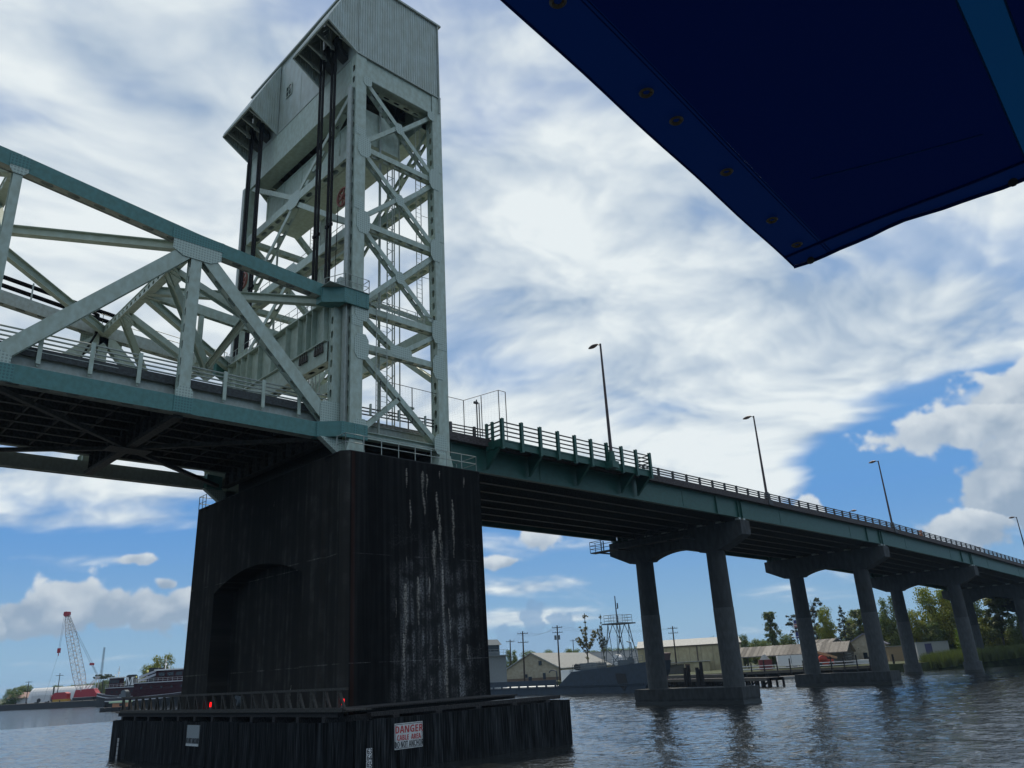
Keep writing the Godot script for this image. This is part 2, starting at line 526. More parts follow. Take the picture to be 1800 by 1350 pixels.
func water_and_land() -> void:
	var wm := mat(lin(0.022, 0.025, 0.025), 0.035)
	wm.metallic_specular = 0.5
	var wn := NoiseTexture2D.new()
	wn.width = 1024
	wn.height = 1024
	wn.seamless = true
	wn.as_normal_map = true
	wn.bump_strength = 8.0
	wn.noise = noise(0.016, 6, 77)
	wm.normal_enabled = true
	wm.normal_texture = wn
	wm.normal_scale = 0.55
	wm.uv1_triplanar = true
	wm.uv1_world_triplanar = true
	wm.uv1_scale = Vector3(0.11, 0.1, 0.075)
	# the river surface: real ripples near the bridge, flat beyond
	var f1 := noise(0.17, 3, 5)
	var f2 := noise(0.5, 3, 8)
	var x0 := -42.0
	var z0 := -96.0
	var nx := 390
	var nz := 360
	var s := 0.4
	var hs := PackedFloat32Array()
	hs.resize((nx + 1) * (nz + 1))
	for j in nz + 1:
		for i in nx + 1:
			var x := x0 + i * s
			var z := z0 + j * s
			var edge := minf(minf(i, nx - i), minf(j, nz - j)) / 12.0
			hs[j * (nx + 1) + i] = (f1.get_noise_2d(x * 1.15 + z * 0.35, (z - x * 0.3) * 0.55) * 0.12 + f2.get_noise_2d(x + z * 0.2, z * 0.8) * 0.085) * clampf(edge, 0.0, 1.0)
	var m := MB.new()
	var ar := []
	ar.resize(Mesh.ARRAY_MAX)
	var vv := PackedVector3Array()
	var nn := PackedVector3Array()
	var ii := PackedInt32Array()
	for j in nz + 1:
		for i in nx + 1:
			var k := j * (nx + 1) + i
			vv.append(Vector3(x0 + i * s, hs[k], z0 + j * s))
			var dx := hs[k + (1 if i < nx else 0)] - hs[k - (1 if i > 0 else 0)]
			var dz := hs[k + (nx + 1 if j < nz else 0)] - hs[k - (nx + 1 if j > 0 else 0)]
			nn.append(Vector3(-dx, 2.0 * s, -dz).normalized())
			if i < nx and j < nz:
				ii.append_array([k, k + 1, k + nx + 2, k, k + nx + 2, k + nx + 1])
	ar[Mesh.ARRAY_VERTEX] = vv
	ar[Mesh.ARRAY_NORMAL] = nn
	ar[Mesh.ARRAY_INDEX] = ii
	var am := ArrayMesh.new()
	am.add_surface_from_arrays(Mesh.PRIMITIVE_TRIANGLES, ar)
	var x1 := x0 + nx * s
	var z1 := z0 + nz * s
	for r in [[-5000.0, x0, -7000.0, 5000.0], [x1, 5000.0, -7000.0, 5000.0], [x0, x1, -7000.0, z0], [x0, x1, z1, 5000.0]]:
		m.quad(Vector3(r[0], 0, r[2]), Vector3(r[1], 0, r[2]), Vector3(r[1], 0, r[3]), Vector3(r[0], 0, r[3]), Vector3.UP)
	var flat := m.mesh()
	am.add_surface_from_arrays(Mesh.PRIMITIVE_TRIANGLES, flat.surface_get_arrays(0))
	struct("river", am, wm, "gray brown river water with small wind ripples")
	# the far bank
	var bank := [Vector2(420, 900), Vector2(260, 260), Vector2(196, 70), Vector2(165, 4), Vector2(141, -8), Vector2(129, -28), Vector2(118, -44), Vector2(106, -58), Vector2(97, -90), Vector2(91, -160), Vector2(86, -250), Vector2(80, -350), Vector2(88, -480), Vector2(95, -900), Vector2(150, -2500), Vector2(300, -7000)]
	var g := MB.new()
	for i in bank.size() - 1:
		var a: Vector2 = bank[i]
		var b: Vector2 = bank[i + 1]
		var p := func(v: Vector2, dx: float, y: float) -> Vector3: return Vector3(v.x + dx, y, v.y)
		g.quad(p.call(a, 0.0, -1.0), p.call(b, 0.0, -1.0), p.call(b, 0.6, 1.5), p.call(a, 0.6, 1.5), Vector3(-1, 1, 0))
		g.quad(p.call(a, 0.6, 1.5), p.call(b, 0.6, 1.5), p.call(b, 60.0, 1.7), p.call(a, 60.0, 1.7), Vector3.UP)
		g.quad(p.call(a, 60.0, 1.7), p.call(b, 60.0, 1.7), Vector3(6000, 2.0, b.y), Vector3(6000, 2.0, a.y), Vector3.UP)
	struct("ground", g, textured(lin(0.07, 0.095, 0.035), ntex(0.02, Color(0.55, 0.5, 0.45), Color(1, 1, 0.9), 6, 61), Vector3(0.05, 0.05, 0.05), 0.95), "grassy low river bank")


# concrete stained black, with paler worn patches and white lime runs; each face has its own picture
func stain_image(w: int, h: int, sd: int, front: bool) -> Image:
	var r := RandomNumberGenerator.new()
	r.seed = sd
	var streak := noise(0.03, 4, sd).get_image(w, 24)
	streak.resize(w, h, Image.INTERPOLATE_CUBIC)
	var fine := noise(0.09, 3, sd + 1).get_image(w, 60)
	fine.resize(w, h, Image.INTERPOLATE_CUBIC)
	var blot := noise(0.012, 5, sd + 2).get_image(w, h)
	var grain := noise(0.11, 4, sd + 3).get_image(w, h)
	var crack := noise(0.035, 4, sd + 4, FastNoiseLite.TYPE_SIMPLEX).get_image(w, h)
	var a := streak.get_data()
	var b := fine.get_data()
	var c := blot.get_data()
	var d := grain.get_data()
	var e := crack.get_data()
	var runs := []
	if front:
		for q in [[0.40, 0.03, 0.10, 5], [0.425, 0.14, 0.24, 4], [0.52, 0.03, 0.11, 9], [0.53, 0.11, 0.19, 7], [0.555, 0.04, 0.09, 5], [0.63, 0.10, 0.20, 7], [0.645, 0.18, 0.34, 9], [0.66, 0.02, 0.05, 3], [0.755, 0.12, 0.33, 7], [0.86, 0.03, 0.07, 4], [0.375, 0.42, 0.60, 11], [0.36, 0.58, 0.72, 8], [0.47, 0.40, 0.56, 9], [0.55, 0.4, 0.48, 4], [0.655, 0.36, 0.6, 8], [0.665, 0.62, 0.86, 8], [0.70, 0.5, 0.6, 4], [0.45, 0.9, 0.99, 6], [0.83, 0.62, 0.68, 4], [0.60, 0.24, 0.40, 12]]:
			runs.append([q[0] * w, q[1] * h, q[2] * h, q[3] * w / 640.0])
	for i in (10 if front else 2):
		var y := r.randf() * h * 0.8
		runs.append([r.randfn(0.58 if front else 0.4, 0.17) * w, y, y + r.randf_range(0.02, 0.09) * h, r.randf_range(0.8, 2.0) * w / 640.0])
	var img := PackedByteArray()
	img.resize(w * h * 3)
	var add := PackedFloat32Array()
	add.resize(w * h)
	for q in runs:
		for y in range(maxi(0, int(q[1])), mini(h, int(q[2]))):
			var t: float = (y - q[1]) / (q[2] - q[1])
			var wob := (c[y * w + clampi(int(q[0]), 0, w - 1)] / 255.0 - 0.5) * 9.0 * w / 640.0 + (e[y * w + clampi(int(q[0]), 0, w - 1)] / 255.0 - 0.5) * 3.0 * w / 640.0
			var half: float = q[3] * (0.3 + 0.7 * sin(PI * pow(t, 0.7))) * (0.5 + d[y * w + clampi(int(q[0]), 0, w - 1)] / 255.0)
			for x in range(int(q[0] + wob - half), int(q[0] + wob + half) + 1):
				if x >= 0 and x < w:
					var k := 1.0 - absf(x - q[0] - wob) / (half + 0.6)
					add[y * w + x] = maxf(add[y * w + x], k * (0.75 - 0.4 * t) * clampf((d[y * w + x] / 255.0 - 0.15) * 2.0, 0.0, 1.0))
	for y in h:
		var v := float(y) / h
		for x in w:
			var u := float(x) / w
			var i := y * w + x
			var st := a[i] / 255.0
			var fi := b[i] / 255.0
			var bl := c[i] / 255.0
			var gr := d[i] / 255.0
			var cr := e[i] / 255.0
			var val := (0.007 if front else 0.024) + 0.020 * maxf(0.0, st - 0.42) + 0.008 * fi * bl
			if front:
				var zone := sstep(0.22, 0.45, u) * sstep(0.97, 0.75, u) * sstep(0.22, 0.5, v)
				val += zone * 0.012
				zone *= clampf((bl - 0.33) * 3.0, 0.0, 1.0) * clampf((st - 0.3) * 2.6, 0.0, 1.0)
				val += zone * clampf((gr - 0.25) * 1.9 * (0.4 + 1.2 * fi), 0.0, 1.0) * 0.13
				val += sstep(0.47, 0.5, cr) * sstep(0.53, 0.5, cr) * sstep(0.2, 0.4, u) * sstep(0.15, 0.3, v) * 0.07 * clampf((bl - 0.35) * 3.0, 0.0, 1.0)
			else:
				val += clampf((bl - 0.45) * 2.0, 0.0, 1.0) * clampf((st - 0.35) * 2.0, 0.0, 1.0) * 0.03 * (0.5 + gr)
				val += sstep(0.5, 1.0, v) * 0.010
			# lift joints of the pour
			for jv in [0.335, 0.665]:
				if absf(v - jv) * h < 1.1:
					val += (0.05 + 0.25 * maxf(0.0, gr - 0.45)) * clampf((bl - 0.3) * 2.0, 0.0, 1.0)
			if front:
				for q in [[0.37, 0.40, 1.0, 0.035, 0.9], [0.47, 0.38, 0.95, 0.028, 0.7], [0.60, 0.22, 0.55, 0.03, 0.9], [0.655, 0.30, 1.0, 0.035, 1.0], [0.72, 0.45, 0.9, 0.04, 0.5], [0.78, 0.5, 1.0, 0.03, 0.6], [0.54, 0.5, 1.0, 0.03, 0.5], [0.52, 0.03, 0.2, 0.014, 0.6], [0.30, 0.55, 1.0, 0.05, 0.35]]:
					var du: float = absf(u - q[0] - (bl - 0.5) * 0.04) / q[3]
					if du < 1.0 and v > q[1] and v < q[2]:
						val += (1.0 - du) * q[4] * sstep(q[1], q[1] + 0.08, v) * sstep(q[2], q[2] - 0.15, v) * clampf((gr - 0.1) * 1.4, 0.0, 1.0) * clampf((fi - 0.2) * 2.0, 0.0, 1.0) * clampf(bl * 1.6, 0.0, 1.0) * 0.12
			var lime := add[i]
			var cr3 := (Vector3(val, val * 1.02, val * 1.02) if front else Vector3(val * 1.06, val * 1.02, val * 0.92)).lerp(Vector3(0.44, 0.41, 0.35), clampf(lime, 0.0, 0.95))
			if front:
				cr3 += Vector3(0.016, 0.003, 0.0) * sstep(0.018, 0.005, absf(u - 0.02))
			var s := Color(cr3.x, cr3.y, cr3.z).linear_to_srgb()
			img[i * 3] = int(s.r * 255.0)
			img[i * 3 + 1] = int(s.g * 255.0)
			img[i * 3 + 2] = int(s.b * 255.0)
	return Image.create_from_data(w, h, false, Image.FORMAT_RGB8, img)


func face_mat(im: Image) -> StandardMaterial3D:
	var m := mat(Color.WHITE, 0.95)
	m.metallic_specular = 0.12
	m.albedo_texture = ImageTexture.create_from_image(im)
	m.texture_repeat = false
	return m


func tower_pier() -> void:
	var t := thing("tower_pier", "massive black stained concrete pier with an arched recess under the lift tower", "bridge pier")
	var top := 17.92
	var bot := -1.0
	var hx := 5.6
	var zt := 11.04
	var zb := 11.38
	var ch := 0.45
	var front := MB.new()
	front.quad(Vector3(-hx + ch, bot, zb), Vector3(hx, bot, zb), Vector3(hx, top, zt), Vector3(-hx + ch, top, zt), Vector3(0, 0, 1))
	var art := face_mat(stain_image(640, 1020, 4, true))
	obj("end_face", front, art, t)
	front = MB.new()
	front.quad(Vector3(hx, bot, -zb), Vector3(-hx + ch, bot, -zb), Vector3(-hx + ch, top, -zt), Vector3(hx, top, -zt), Vector3(0, 0, -1))
	obj("end_face", front, art, t)
	# the long face towards the channel: an outer skin round an arched opening, the recess behind it
	var dark := face_mat(stain_image(1024, 860, 12, false))
	var left := MB.new()
	var uvz := func(p: Vector3) -> Vector2: return Vector2(0.5 + p.z / (2.0 * zb), (top - p.y) / (top - bot))
	var q := func(a: Vector3, b: Vector3, c: Vector3, d: Vector3, out: Vector3) -> void: left.quad(a, b, c, d, out, uvz.call(a), uvz.call(b), uvz.call(c), uvz.call(d))
	var zw := func(y: float) -> float: return lerpf(zb - ch, zt - ch, (y - bot) / (top - bot))
	var x := -hx
	var spring := 10.95
	var zo := 6.45
	var arch := []
	for i in 17:
		var z := -zo + 2.0 * zo * i / 16.0
		arch.append(Vector3(x, spring + 1.25 * (1.0 - (z / zo) * (z / zo)), z))
	var inner := x + 0.35
	for sg in [-1.0, 1.0]:
		# pilaster beside the opening and the slightly set back strip next to it
		q.call(Vector3(x, bot, sg * zo), Vector3(x, bot, sg * 8.6), Vector3(x, top, sg * 8.6), Vector3(x, top, sg * zo), Vector3(-1, 0, 0))
		q.call(Vector3(x, bot, sg * 8.6), Vector3(x + 0.25, bot, sg * 8.75), Vector3(x + 0.25, top, sg * 8.75), Vector3(x, top, sg * 8.6), Vector3(-1, 0, sg))
		q.call(Vector3(x + 0.25, bot, sg * 8.75), Vector3(x, bot, sg * zw.call(bot)), Vector3(x, top, sg * zw.call(top)), Vector3(x + 0.25, top, sg * 8.75), Vector3(-1, 0, 0))
		q.call(Vector3(x, bot, sg * (zb - ch)), Vector3(x + ch, bot, sg * zb), Vector3(x + ch, top, sg * zt), Vector3(x, top, sg * (zt - ch)), Vector3(-1, 0, sg))
		q.call(Vector3(x, bot, sg * zo), Vector3(x + 1.5, bot, sg * zo), Vector3(x + 1.5, spring, sg * zo), Vector3(x, spring, sg * zo), Vector3(0, 0, -sg))
	for i in 16:
		var a: Vector3 = arch[i]
		var b: Vector3 = arch[i + 1]
		q.call(a, b, Vector3(x, top, b.z), Vector3(x, top, a.z), Vector3(-1, 0, 0))
		q.call(a, b, b + Vector3(1.5, 0, 0), a + Vector3(1.5, 0, 0), Vector3(0, -1, 0))
		q.call(Vector3(x + 1.5, bot, a.z), Vector3(x + 1.5, bot, b.z), b + Vector3(1.5, 0, 0), a + Vector3(1.5, 0, 0), Vector3(-1, 0, 0))
	obj("channel_face", left, dark, t)
	var rest := MB.new()
	rest.quad(Vector3(hx, bot, -zb), Vector3(hx, bot, zb), Vector3(hx, top, zt), Vector3(hx, top, -zt), Vector3(1, 0, 0))
	obj("shore_face", rest, dark, t)
	var cap := MB.new()
	cap.prism(PackedVector3Array([Vector3(-hx, top, -zt + ch), Vector3(-hx + ch, top, -zt), Vector3(hx, top, -zt), Vector3(hx, top, zt), Vector3(-hx + ch, top, zt), Vector3(-hx, top, zt - ch)]), Vector3(0, 0.04, 0))
	obj("pier_top", cap, M.concrete, t)
	# bearing blocks under the legs
	for sx in [-1.0, 1.0]:
		for sz in [-1.0, 1.0]:
			obj("pedestal", one_box(Vector3(sx * 3.75 - 0.8, top + 0.05, sz * 9.0 - 0.75), Vector3(sx * 3.75 + 0.8, top + 0.35, sz * 9.0 + 0.75)), M.concrete, t)
	# guard rails round the top
	var y := top + 0.04
	for side in [[Vector3(-5.45, y, 10.9), Vector3(5.45, y, 10.9), 8], [Vector3(-5.45, y, -10.9), Vector3(-5.45, y, -9.6), 2], [Vector3(-5.45, y, 9.9), Vector3(-5.45, y, 10.9), 1], [Vector3(5.45, y, -10.9), Vector3(5.45, y, 10.9), 10], [Vector3(-5.45, y, -10.9), Vector3(5.45, y, -10.9), 8]]:
		var p: Vector3 = side[0]
		var e: Vector3 = side[1]
		for i in side[2] + 1:
			var a := p.lerp(e, float(i) / side[2])
			var post := MB.new()
			post.tube(a, a + Vector3(0, 1.1, 0), 0.03, 0.03, 6)
			obj("rail_post", post, M.pale2, t)
		for hh in [0.55, 1.1]:
			var bar := MB.new()
			bar.tube(p + Vector3(0, hh, 0), e + Vector3(0, hh, 0), 0.028, 0.028, 6)
			obj("hand_rail", bar, M.pale2, t)


func text(parent: Node, called: String, s: String, size: float, color: Material, at: Vector3, turn: Vector3, font := "Droid Sans", squeeze := 1.0) -> void:
	var tm := TextMesh.new()
	var f := SystemFont.new()
	f.font_names = PackedStringArray([font])
	f.font_weight = 700
	tm.font = f
	tm.text = s
	tm.font_size = 64
	tm.pixel_size = size / 46.0
	tm.depth = 0.012
	var o := obj(called, tm, color, parent)
	o.position = at
	o.rotation_degrees = turn
	o.scale = Vector3(squeeze, 1.0, 1.0)


func fender() -> void:
	var t := thing("timber_fender", "dark timber sheeted fender round the foot of the black pier", "fender")
	var hx := 8.63
	var hz := 15.29
	var top := 2.48
	var cut := 1.3
	var corner := [Vector2(-hx, -hz), Vector2(-hx, hz - cut), Vector2(-hx + cut, hz), Vector2(hx, hz), Vector2(hx, -hz), Vector2(-hx, -hz)]
	var pm := []
	for k in 3:
		pm.append(textured(lin(0.045, 0.05, 0.053) * [0.85, 1.0, 1.15][k], ntex(0.03, Color(0.12, 0.12, 0.12), Color(1, 1, 1), 5, 40 + k), Vector3(0.9, 0.025, 0.9), 0.9))
		pm[k].metallic_specular = 0.2
	var r := RandomNumberGenerator.new()
	r.seed = 99
	for i in 5:
		var a: Vector2 = corner[i]
		var b: Vector2 = corner[i + 1]
		var l := a.distance_to(b)
		var d := (b - a) / l
		var out := Vector3(-d.y, 0, d.x) if i < 3 else Vector3(-d.y, 0, d.x)
		if out.dot(Vector3((a.x + b.x) * 0.5, 0, (a.y + b.y) * 0.5)) < 0.0:
			out = -out
		if i >= 3:
			var sheet := MB.new()
			sheet.bar(Vector3(a.x, 0.5, a.y), Vector3(b.x, 0.5, b.y), 0.3, 4.0, out)
			obj("back_sheeting", sheet, pm[0], t)
			continue
		var s := 0.0
		while s < l - 0.01:
			var w := minf(r.randf_range(0.24, 0.34), l - s)
			if l - s - w < 0.12:
				w = l - s
			var m := MB.new()
			var mid := a + d * (s + w * 0.5)
			var push := r.randf_range(-0.012, 0.016)
			var h := top + r.randf_range(-0.025, 0.025)
			m.box(Vector3(mid.x, (h - 1.4) * 0.5, mid.y) + out * push, Vector3(w - 0.012, h + 1.4, 0.3), Basis(Vector3(d.x, 0, d.y), Vector3.UP, out))
			obj("plank", m, pm[r.randi() % 3], t)
			s += w
	var core := MB.new()
	core.span(Vector3(-hx + 0.3, -2.0, -hz + 0.3), Vector3(hx - 0.3, top - 0.35, hz - cut - 0.2))
	obj("core", core, M.black, t)
	# bearing timbers and the walkway deck above the sheeting
	for i in 12:
		var z := -14.4 + i * 2.6
		obj("bearer", one_box(Vector3(-8.45, top - 0.3, z - 0.15), Vector3(-5.6, top + 0.25, z + 0.15)), M.timber, t)
	for i in 5:
		var x := -4.6 + i * 2.9
		obj("bearer", one_box(Vector3(x - 0.2, top - 0.3, 11.5), Vector3(x + 0.2, top + 0.12, 15.1)), M.timber, t)
	obj("wale", one_box(Vector3(-8.3, top + 0.25, -15.7), Vector3(-7.95, top + 0.5, 15.3)), M.timber, t)
	obj("wale", one_box(Vector3(-6.1, top + 0.12, 14.6), Vector3(8.3, top + 0.32, 14.95)), M.timber, t)
	obj("wale", one_box(Vector3(-6.3, top + 0.32, 13.7), Vector3(5.2, top + 0.5, 14.0)), M.timber, t)
	for i in 5:
		obj("deck_board", one_box(Vector3(-8.5 + i * 0.36, top + 0.5, -15.8), Vector3(-8.18 + i * 0.36, top + 0.58, 16.0)), M.rail_wood, t)
	for i in 8:
		obj("deck_board", one_box(Vector3(-6.6, top + 0.5, 11.6 + i * 0.36), Vector3(5.0, top + 0.57, 11.92 + i * 0.36)), M.timber, t)
	# rail with raking posts along the channel side
	var y := top + 0.58
	var rt := thing("walkway_railing", "weathered timber railing with raking braces on the fender walkway", "railing")
	for i in 24:
		var z := -14.6 + i * 1.31 if i > 0 else -14.6
		var p := MB.new()
		p.bar(Vector3(-8.42, y, z), Vector3(-8.42, y + 0.98, z), 0.1, 0.13, Vector3(0, 0, 1))
		p.bar(Vector3(-8.42, y + 0.92, z + 0.07), Vector3(-8.42, y, z + 0.62), 0.1, 0.12, Vector3(1, 0, 0))
		obj("post", p, M.rail_wood, rt)
	for k in 4:
		obj("top_rail", one_box(Vector3(-8.49, y + 0.91 + 0.004 * k, -14.9 + k * 7.8), Vector3(-8.33, y + 1.04, -14.9 + k * 7.8 + 7.78)), M.rail_wood, rt)
	obj("toe_rail", one_box(Vector3(-8.5, y, -14.9), Vector3(-8.36, y + 0.12, 16.0)), M.rail_wood, rt)
	# red navigation lanterns
	for k in 2:
		var z: float = [0.33, 15.6][k]
		var at := Vector3(-8.2, y + 0.12, z)
		var n := thing("navigation_lantern", ["small red lit lantern on the walkway under the arched recess", "red lit lantern at the corner end of the timber walkway rail"][k], "lantern", at)
		var b := MB.new()
		b.tube(Vector3(0, -0.12, 0), Vector3(0, 0.12, 0), 0.13, 0.11)
		obj("base", b, M.ship_gray, n)
		var glow := mat(lin(0.5, 0.02, 0.02), 0.3)
		glow.emission_enabled = true
		glow.emission = Color(1.0, 0.06, 0.04)
		glow.emission_energy_multiplier = 1.6
		var lens := MB.new()
		lens.tube(Vector3(0, 0.12, 0), Vector3(0, 0.40, 0), 0.075, 0.07, 12)
		obj("lens", lens, glow, n)
		var cp := MB.new()
		cp.tube(Vector3(0, 0.40, 0), Vector3(0, 0.47, 0), 0.12, 0.03)
		obj("cap", cp, M.black, n)
		var l := OmniLight3D.new()
		l.name = "lantern_light"
		l.light_color = Color(1, 0.08, 0.05)
		l.light_energy = 0.02
		l.light_size = 0.05
		l.shadow_enabled = true
		l.position = Vector3(0, 0.26, 0)
		n.add_child(l)
	var horn := thing("fog_bell", "gray round fog bell housing on the walkway before the recess", "bell", Vector3(-7.9, y, 3.58))
	var hb := MB.new()
	hb.tube(Vector3(0, 0, 0), Vector3(0, 0.2, 0), 0.36, 0.33, 12)
	obj("base", hb, M.concrete, horn)
	var hd := MB.new()
	hd.tube(Vector3(0.1, 0.52, 0), Vector3(-0.22, 0.52, 0), 0.26, 0.34, 14)
	obj("housing", hd, M.ship_gray, horn)
	var hc := MB.new()
	hc.tube(Vector3(-0.221, 0.52, 0), Vector3(-0.25, 0.52, 0), 0.16, 0.12, 12)
	obj("mouth", hc, M.black, horn)
	# signs
	var sw := textured(lin(0.60, 0.62, 0.60), ntex(0.02, Color(0.85, 0.84, 0.82), Color(1, 1, 1), 6, 55, 512, 0.35), Vector3(0.5, 0.5, 0.5), 0.6)
	var s1 := thing("danger_sign", "white danger cable area sign with red and black lettering on the fender", "sign", Vector3(-4.08, 1.55, 15.47))
	obj("panel", one_box(Vector3(-0.9, -0.62, -0.02), Vector3(0.9, 0.62, 0.02)), sw, s1)
	for e in [[-0.86, -0.58, 0.86, -0.555], [-0.86, 0.555, 0.86, 0.58], [-0.86, -0.555, -0.835, 0.555], [0.835, -0.555, 0.86, 0.555]]:
		obj("border", one_box(Vector3(e[0], e[1], 0.021), Vector3(e[2], e[3], 0.026)), M.black, s1)
	var redp := mat(lin(0.40, 0.03, 0.03), 0.6)
	text(s1, "lettering", "DANGER", 0.34, redp, Vector3(0, 0.31, 0.028), Vector3.ZERO, "Droid Sans", 0.95)
	text(s1, "lettering", "CABLE  AREA", 0.25, redp, Vector3(0, -0.08, 0.028), Vector3.ZERO, "Droid Sans", 0.74)
	text(s1, "lettering", "DO NOT ANCHOR", 0.29, M.black, Vector3(0, -0.40, 0.028), Vector3.ZERO, "Droid Sans", 0.56)
	var s2 := thing("faded_sign", "faded pale sign reading do not anchor on the channel side of the fender", "sign", Vector3(-8.82, 1.70, -0.52))
	obj("panel", one_box(Vector3(-0.02, -0.60, -0.92), Vector3(0.02, 0.60, 0.92)), mat(lin(0.26, 0.29, 0.29), 0.7), s2)
	obj("lower_strip", one_box(Vector3(-0.03, -0.60, -0.92), Vector3(-0.021, -0.48, 0.92)), sw, s2)
	text(s2, "lettering", "DO NOT ANCHOR", 0.3, M.black, Vector3(-0.03, -0.30, 0.0), Vector3(0, -90, 0), "Droid Sans", 0.56)
	# tide boards
	for k in 3:
		var g := thing("tide_board", ["white tide board numbered 63, topmost at the fender corner", "white tide board numbered 64, between two others at the fender corner", "white tide board numbered 65, lowest at the fender corner"][k], "gauge board", Vector3(-6.53, 1.02 - k * 0.30, 15.46), 0.0, "tide boards at the fender corner")
		obj("panel", one_box(Vector3(-0.16, -0.14, -0.015), Vector3(0.16, 0.14, 0.015)), M.white, g)
		text(g, "numeral", ["63", "64", "65"][k], 0.24, M.black, Vector3(0, 0, 0.022), Vector3.ZERO, "Droid Sans", 0.85)
	var g2 := thing("clearance_board", "narrow pale striped tide board near the far end of the fender", "gauge board", Vector3(-8.81, 0.62, -13.6))
	for k in 5:
		obj("panel", one_box(Vector3(-0.015, -0.72 + k * 0.29, -0.14), Vector3(0.015, -0.47 + k * 0.29, 0.14)), mat(lin(0.38, 0.38, 0.36), 0.7), g2)


# corrugated sheet: from «o» along x (length l, ribs) and up y (height h), with the profile standing out
func corrugated(m: MB, o: Vector3, x: Vector3, l: float, up: Vector3, out: Vector3, pitch := 0.3, deep := 0.06) -> void:
	var n := int(l / pitch)
	var p := l / n
	for i in n:
		var s := [0.0, 0.42 * p, 0.52 * p, 0.90 * p, p]
		var d := [0.0, 0.0, deep, deep, 0.0]
		for k in 4:
			var a: Vector3 = o + x * (i * p + s[k]) + out * d[k]
			var b: Vector3 = o + x * (i * p + s[k + 1]) + out * d[k + 1]
			m.quad(a, b, b + up, a + up, out)


func gusset(parent: Node, at: Vector3, w: float, h: float, out: Vector3, material: Material, cut := 0.25) -> void:
	var x := Vector3.UP.cross(out).normalized()
	var pts := PackedVector3Array()
	for q in [[-0.5, -0.5 + cut], [-0.5 + cut, -0.5], [0.5 - cut, -0.5], [0.5, -0.5 + cut], [0.5, 0.5 - cut], [0.5 - cut, 0.5], [-0.5 + cut, 0.5], [-0.5, 0.5 - cut]]:
		pts.append(at + x * q[0] * w + Vector3.UP * q[1] * h)
	var m := MB.new()
	m.prism(pts, out * 0.03)
	obj("gusset_plate", m, material, parent)


func ladder(m: MB, foot: Vector3, h: float, side: Vector3, w := 0.5) -> void:
	for k in [-0.5, 0.5]:
		m.tube(foot + side * w * k, foot + side * w * k + Vector3(0, h, 0), 0.035, 0.035, 5, false)
	var n := int(h / 0.38)
	for i in n:
		var y := Vector3(0, 0.25 + i * 0.38, 0)
		m.tube(foot - side * w * 0.5 + y, foot + side * w * 0.5 + y, 0.018, 0.018, 4, false)


func guard(parent: Node, pts: Array, post_step: float, h: float, bars: Array, material: Material, r := 0.03) -> void:
	for i in pts.size() - 1:
		var a: Vector3 = pts[i]
		var b: Vector3 = pts[i + 1]
		var n := maxi(1, int(round(a.distance_to(b) / post_step)))
		var m := MB.new()
		for k in n + 1:
			var p := a.lerp(b, float(k) / n)
			m.tube(p, p + Vector3(0, h, 0), r, r, 5)
		for y in bars:
			m.tube(a + Vector3(0, y, 0), b + Vector3(0, y, 0), r * 0.9, r * 0.9, 5)
		obj("guard_rail", m, material, parent)


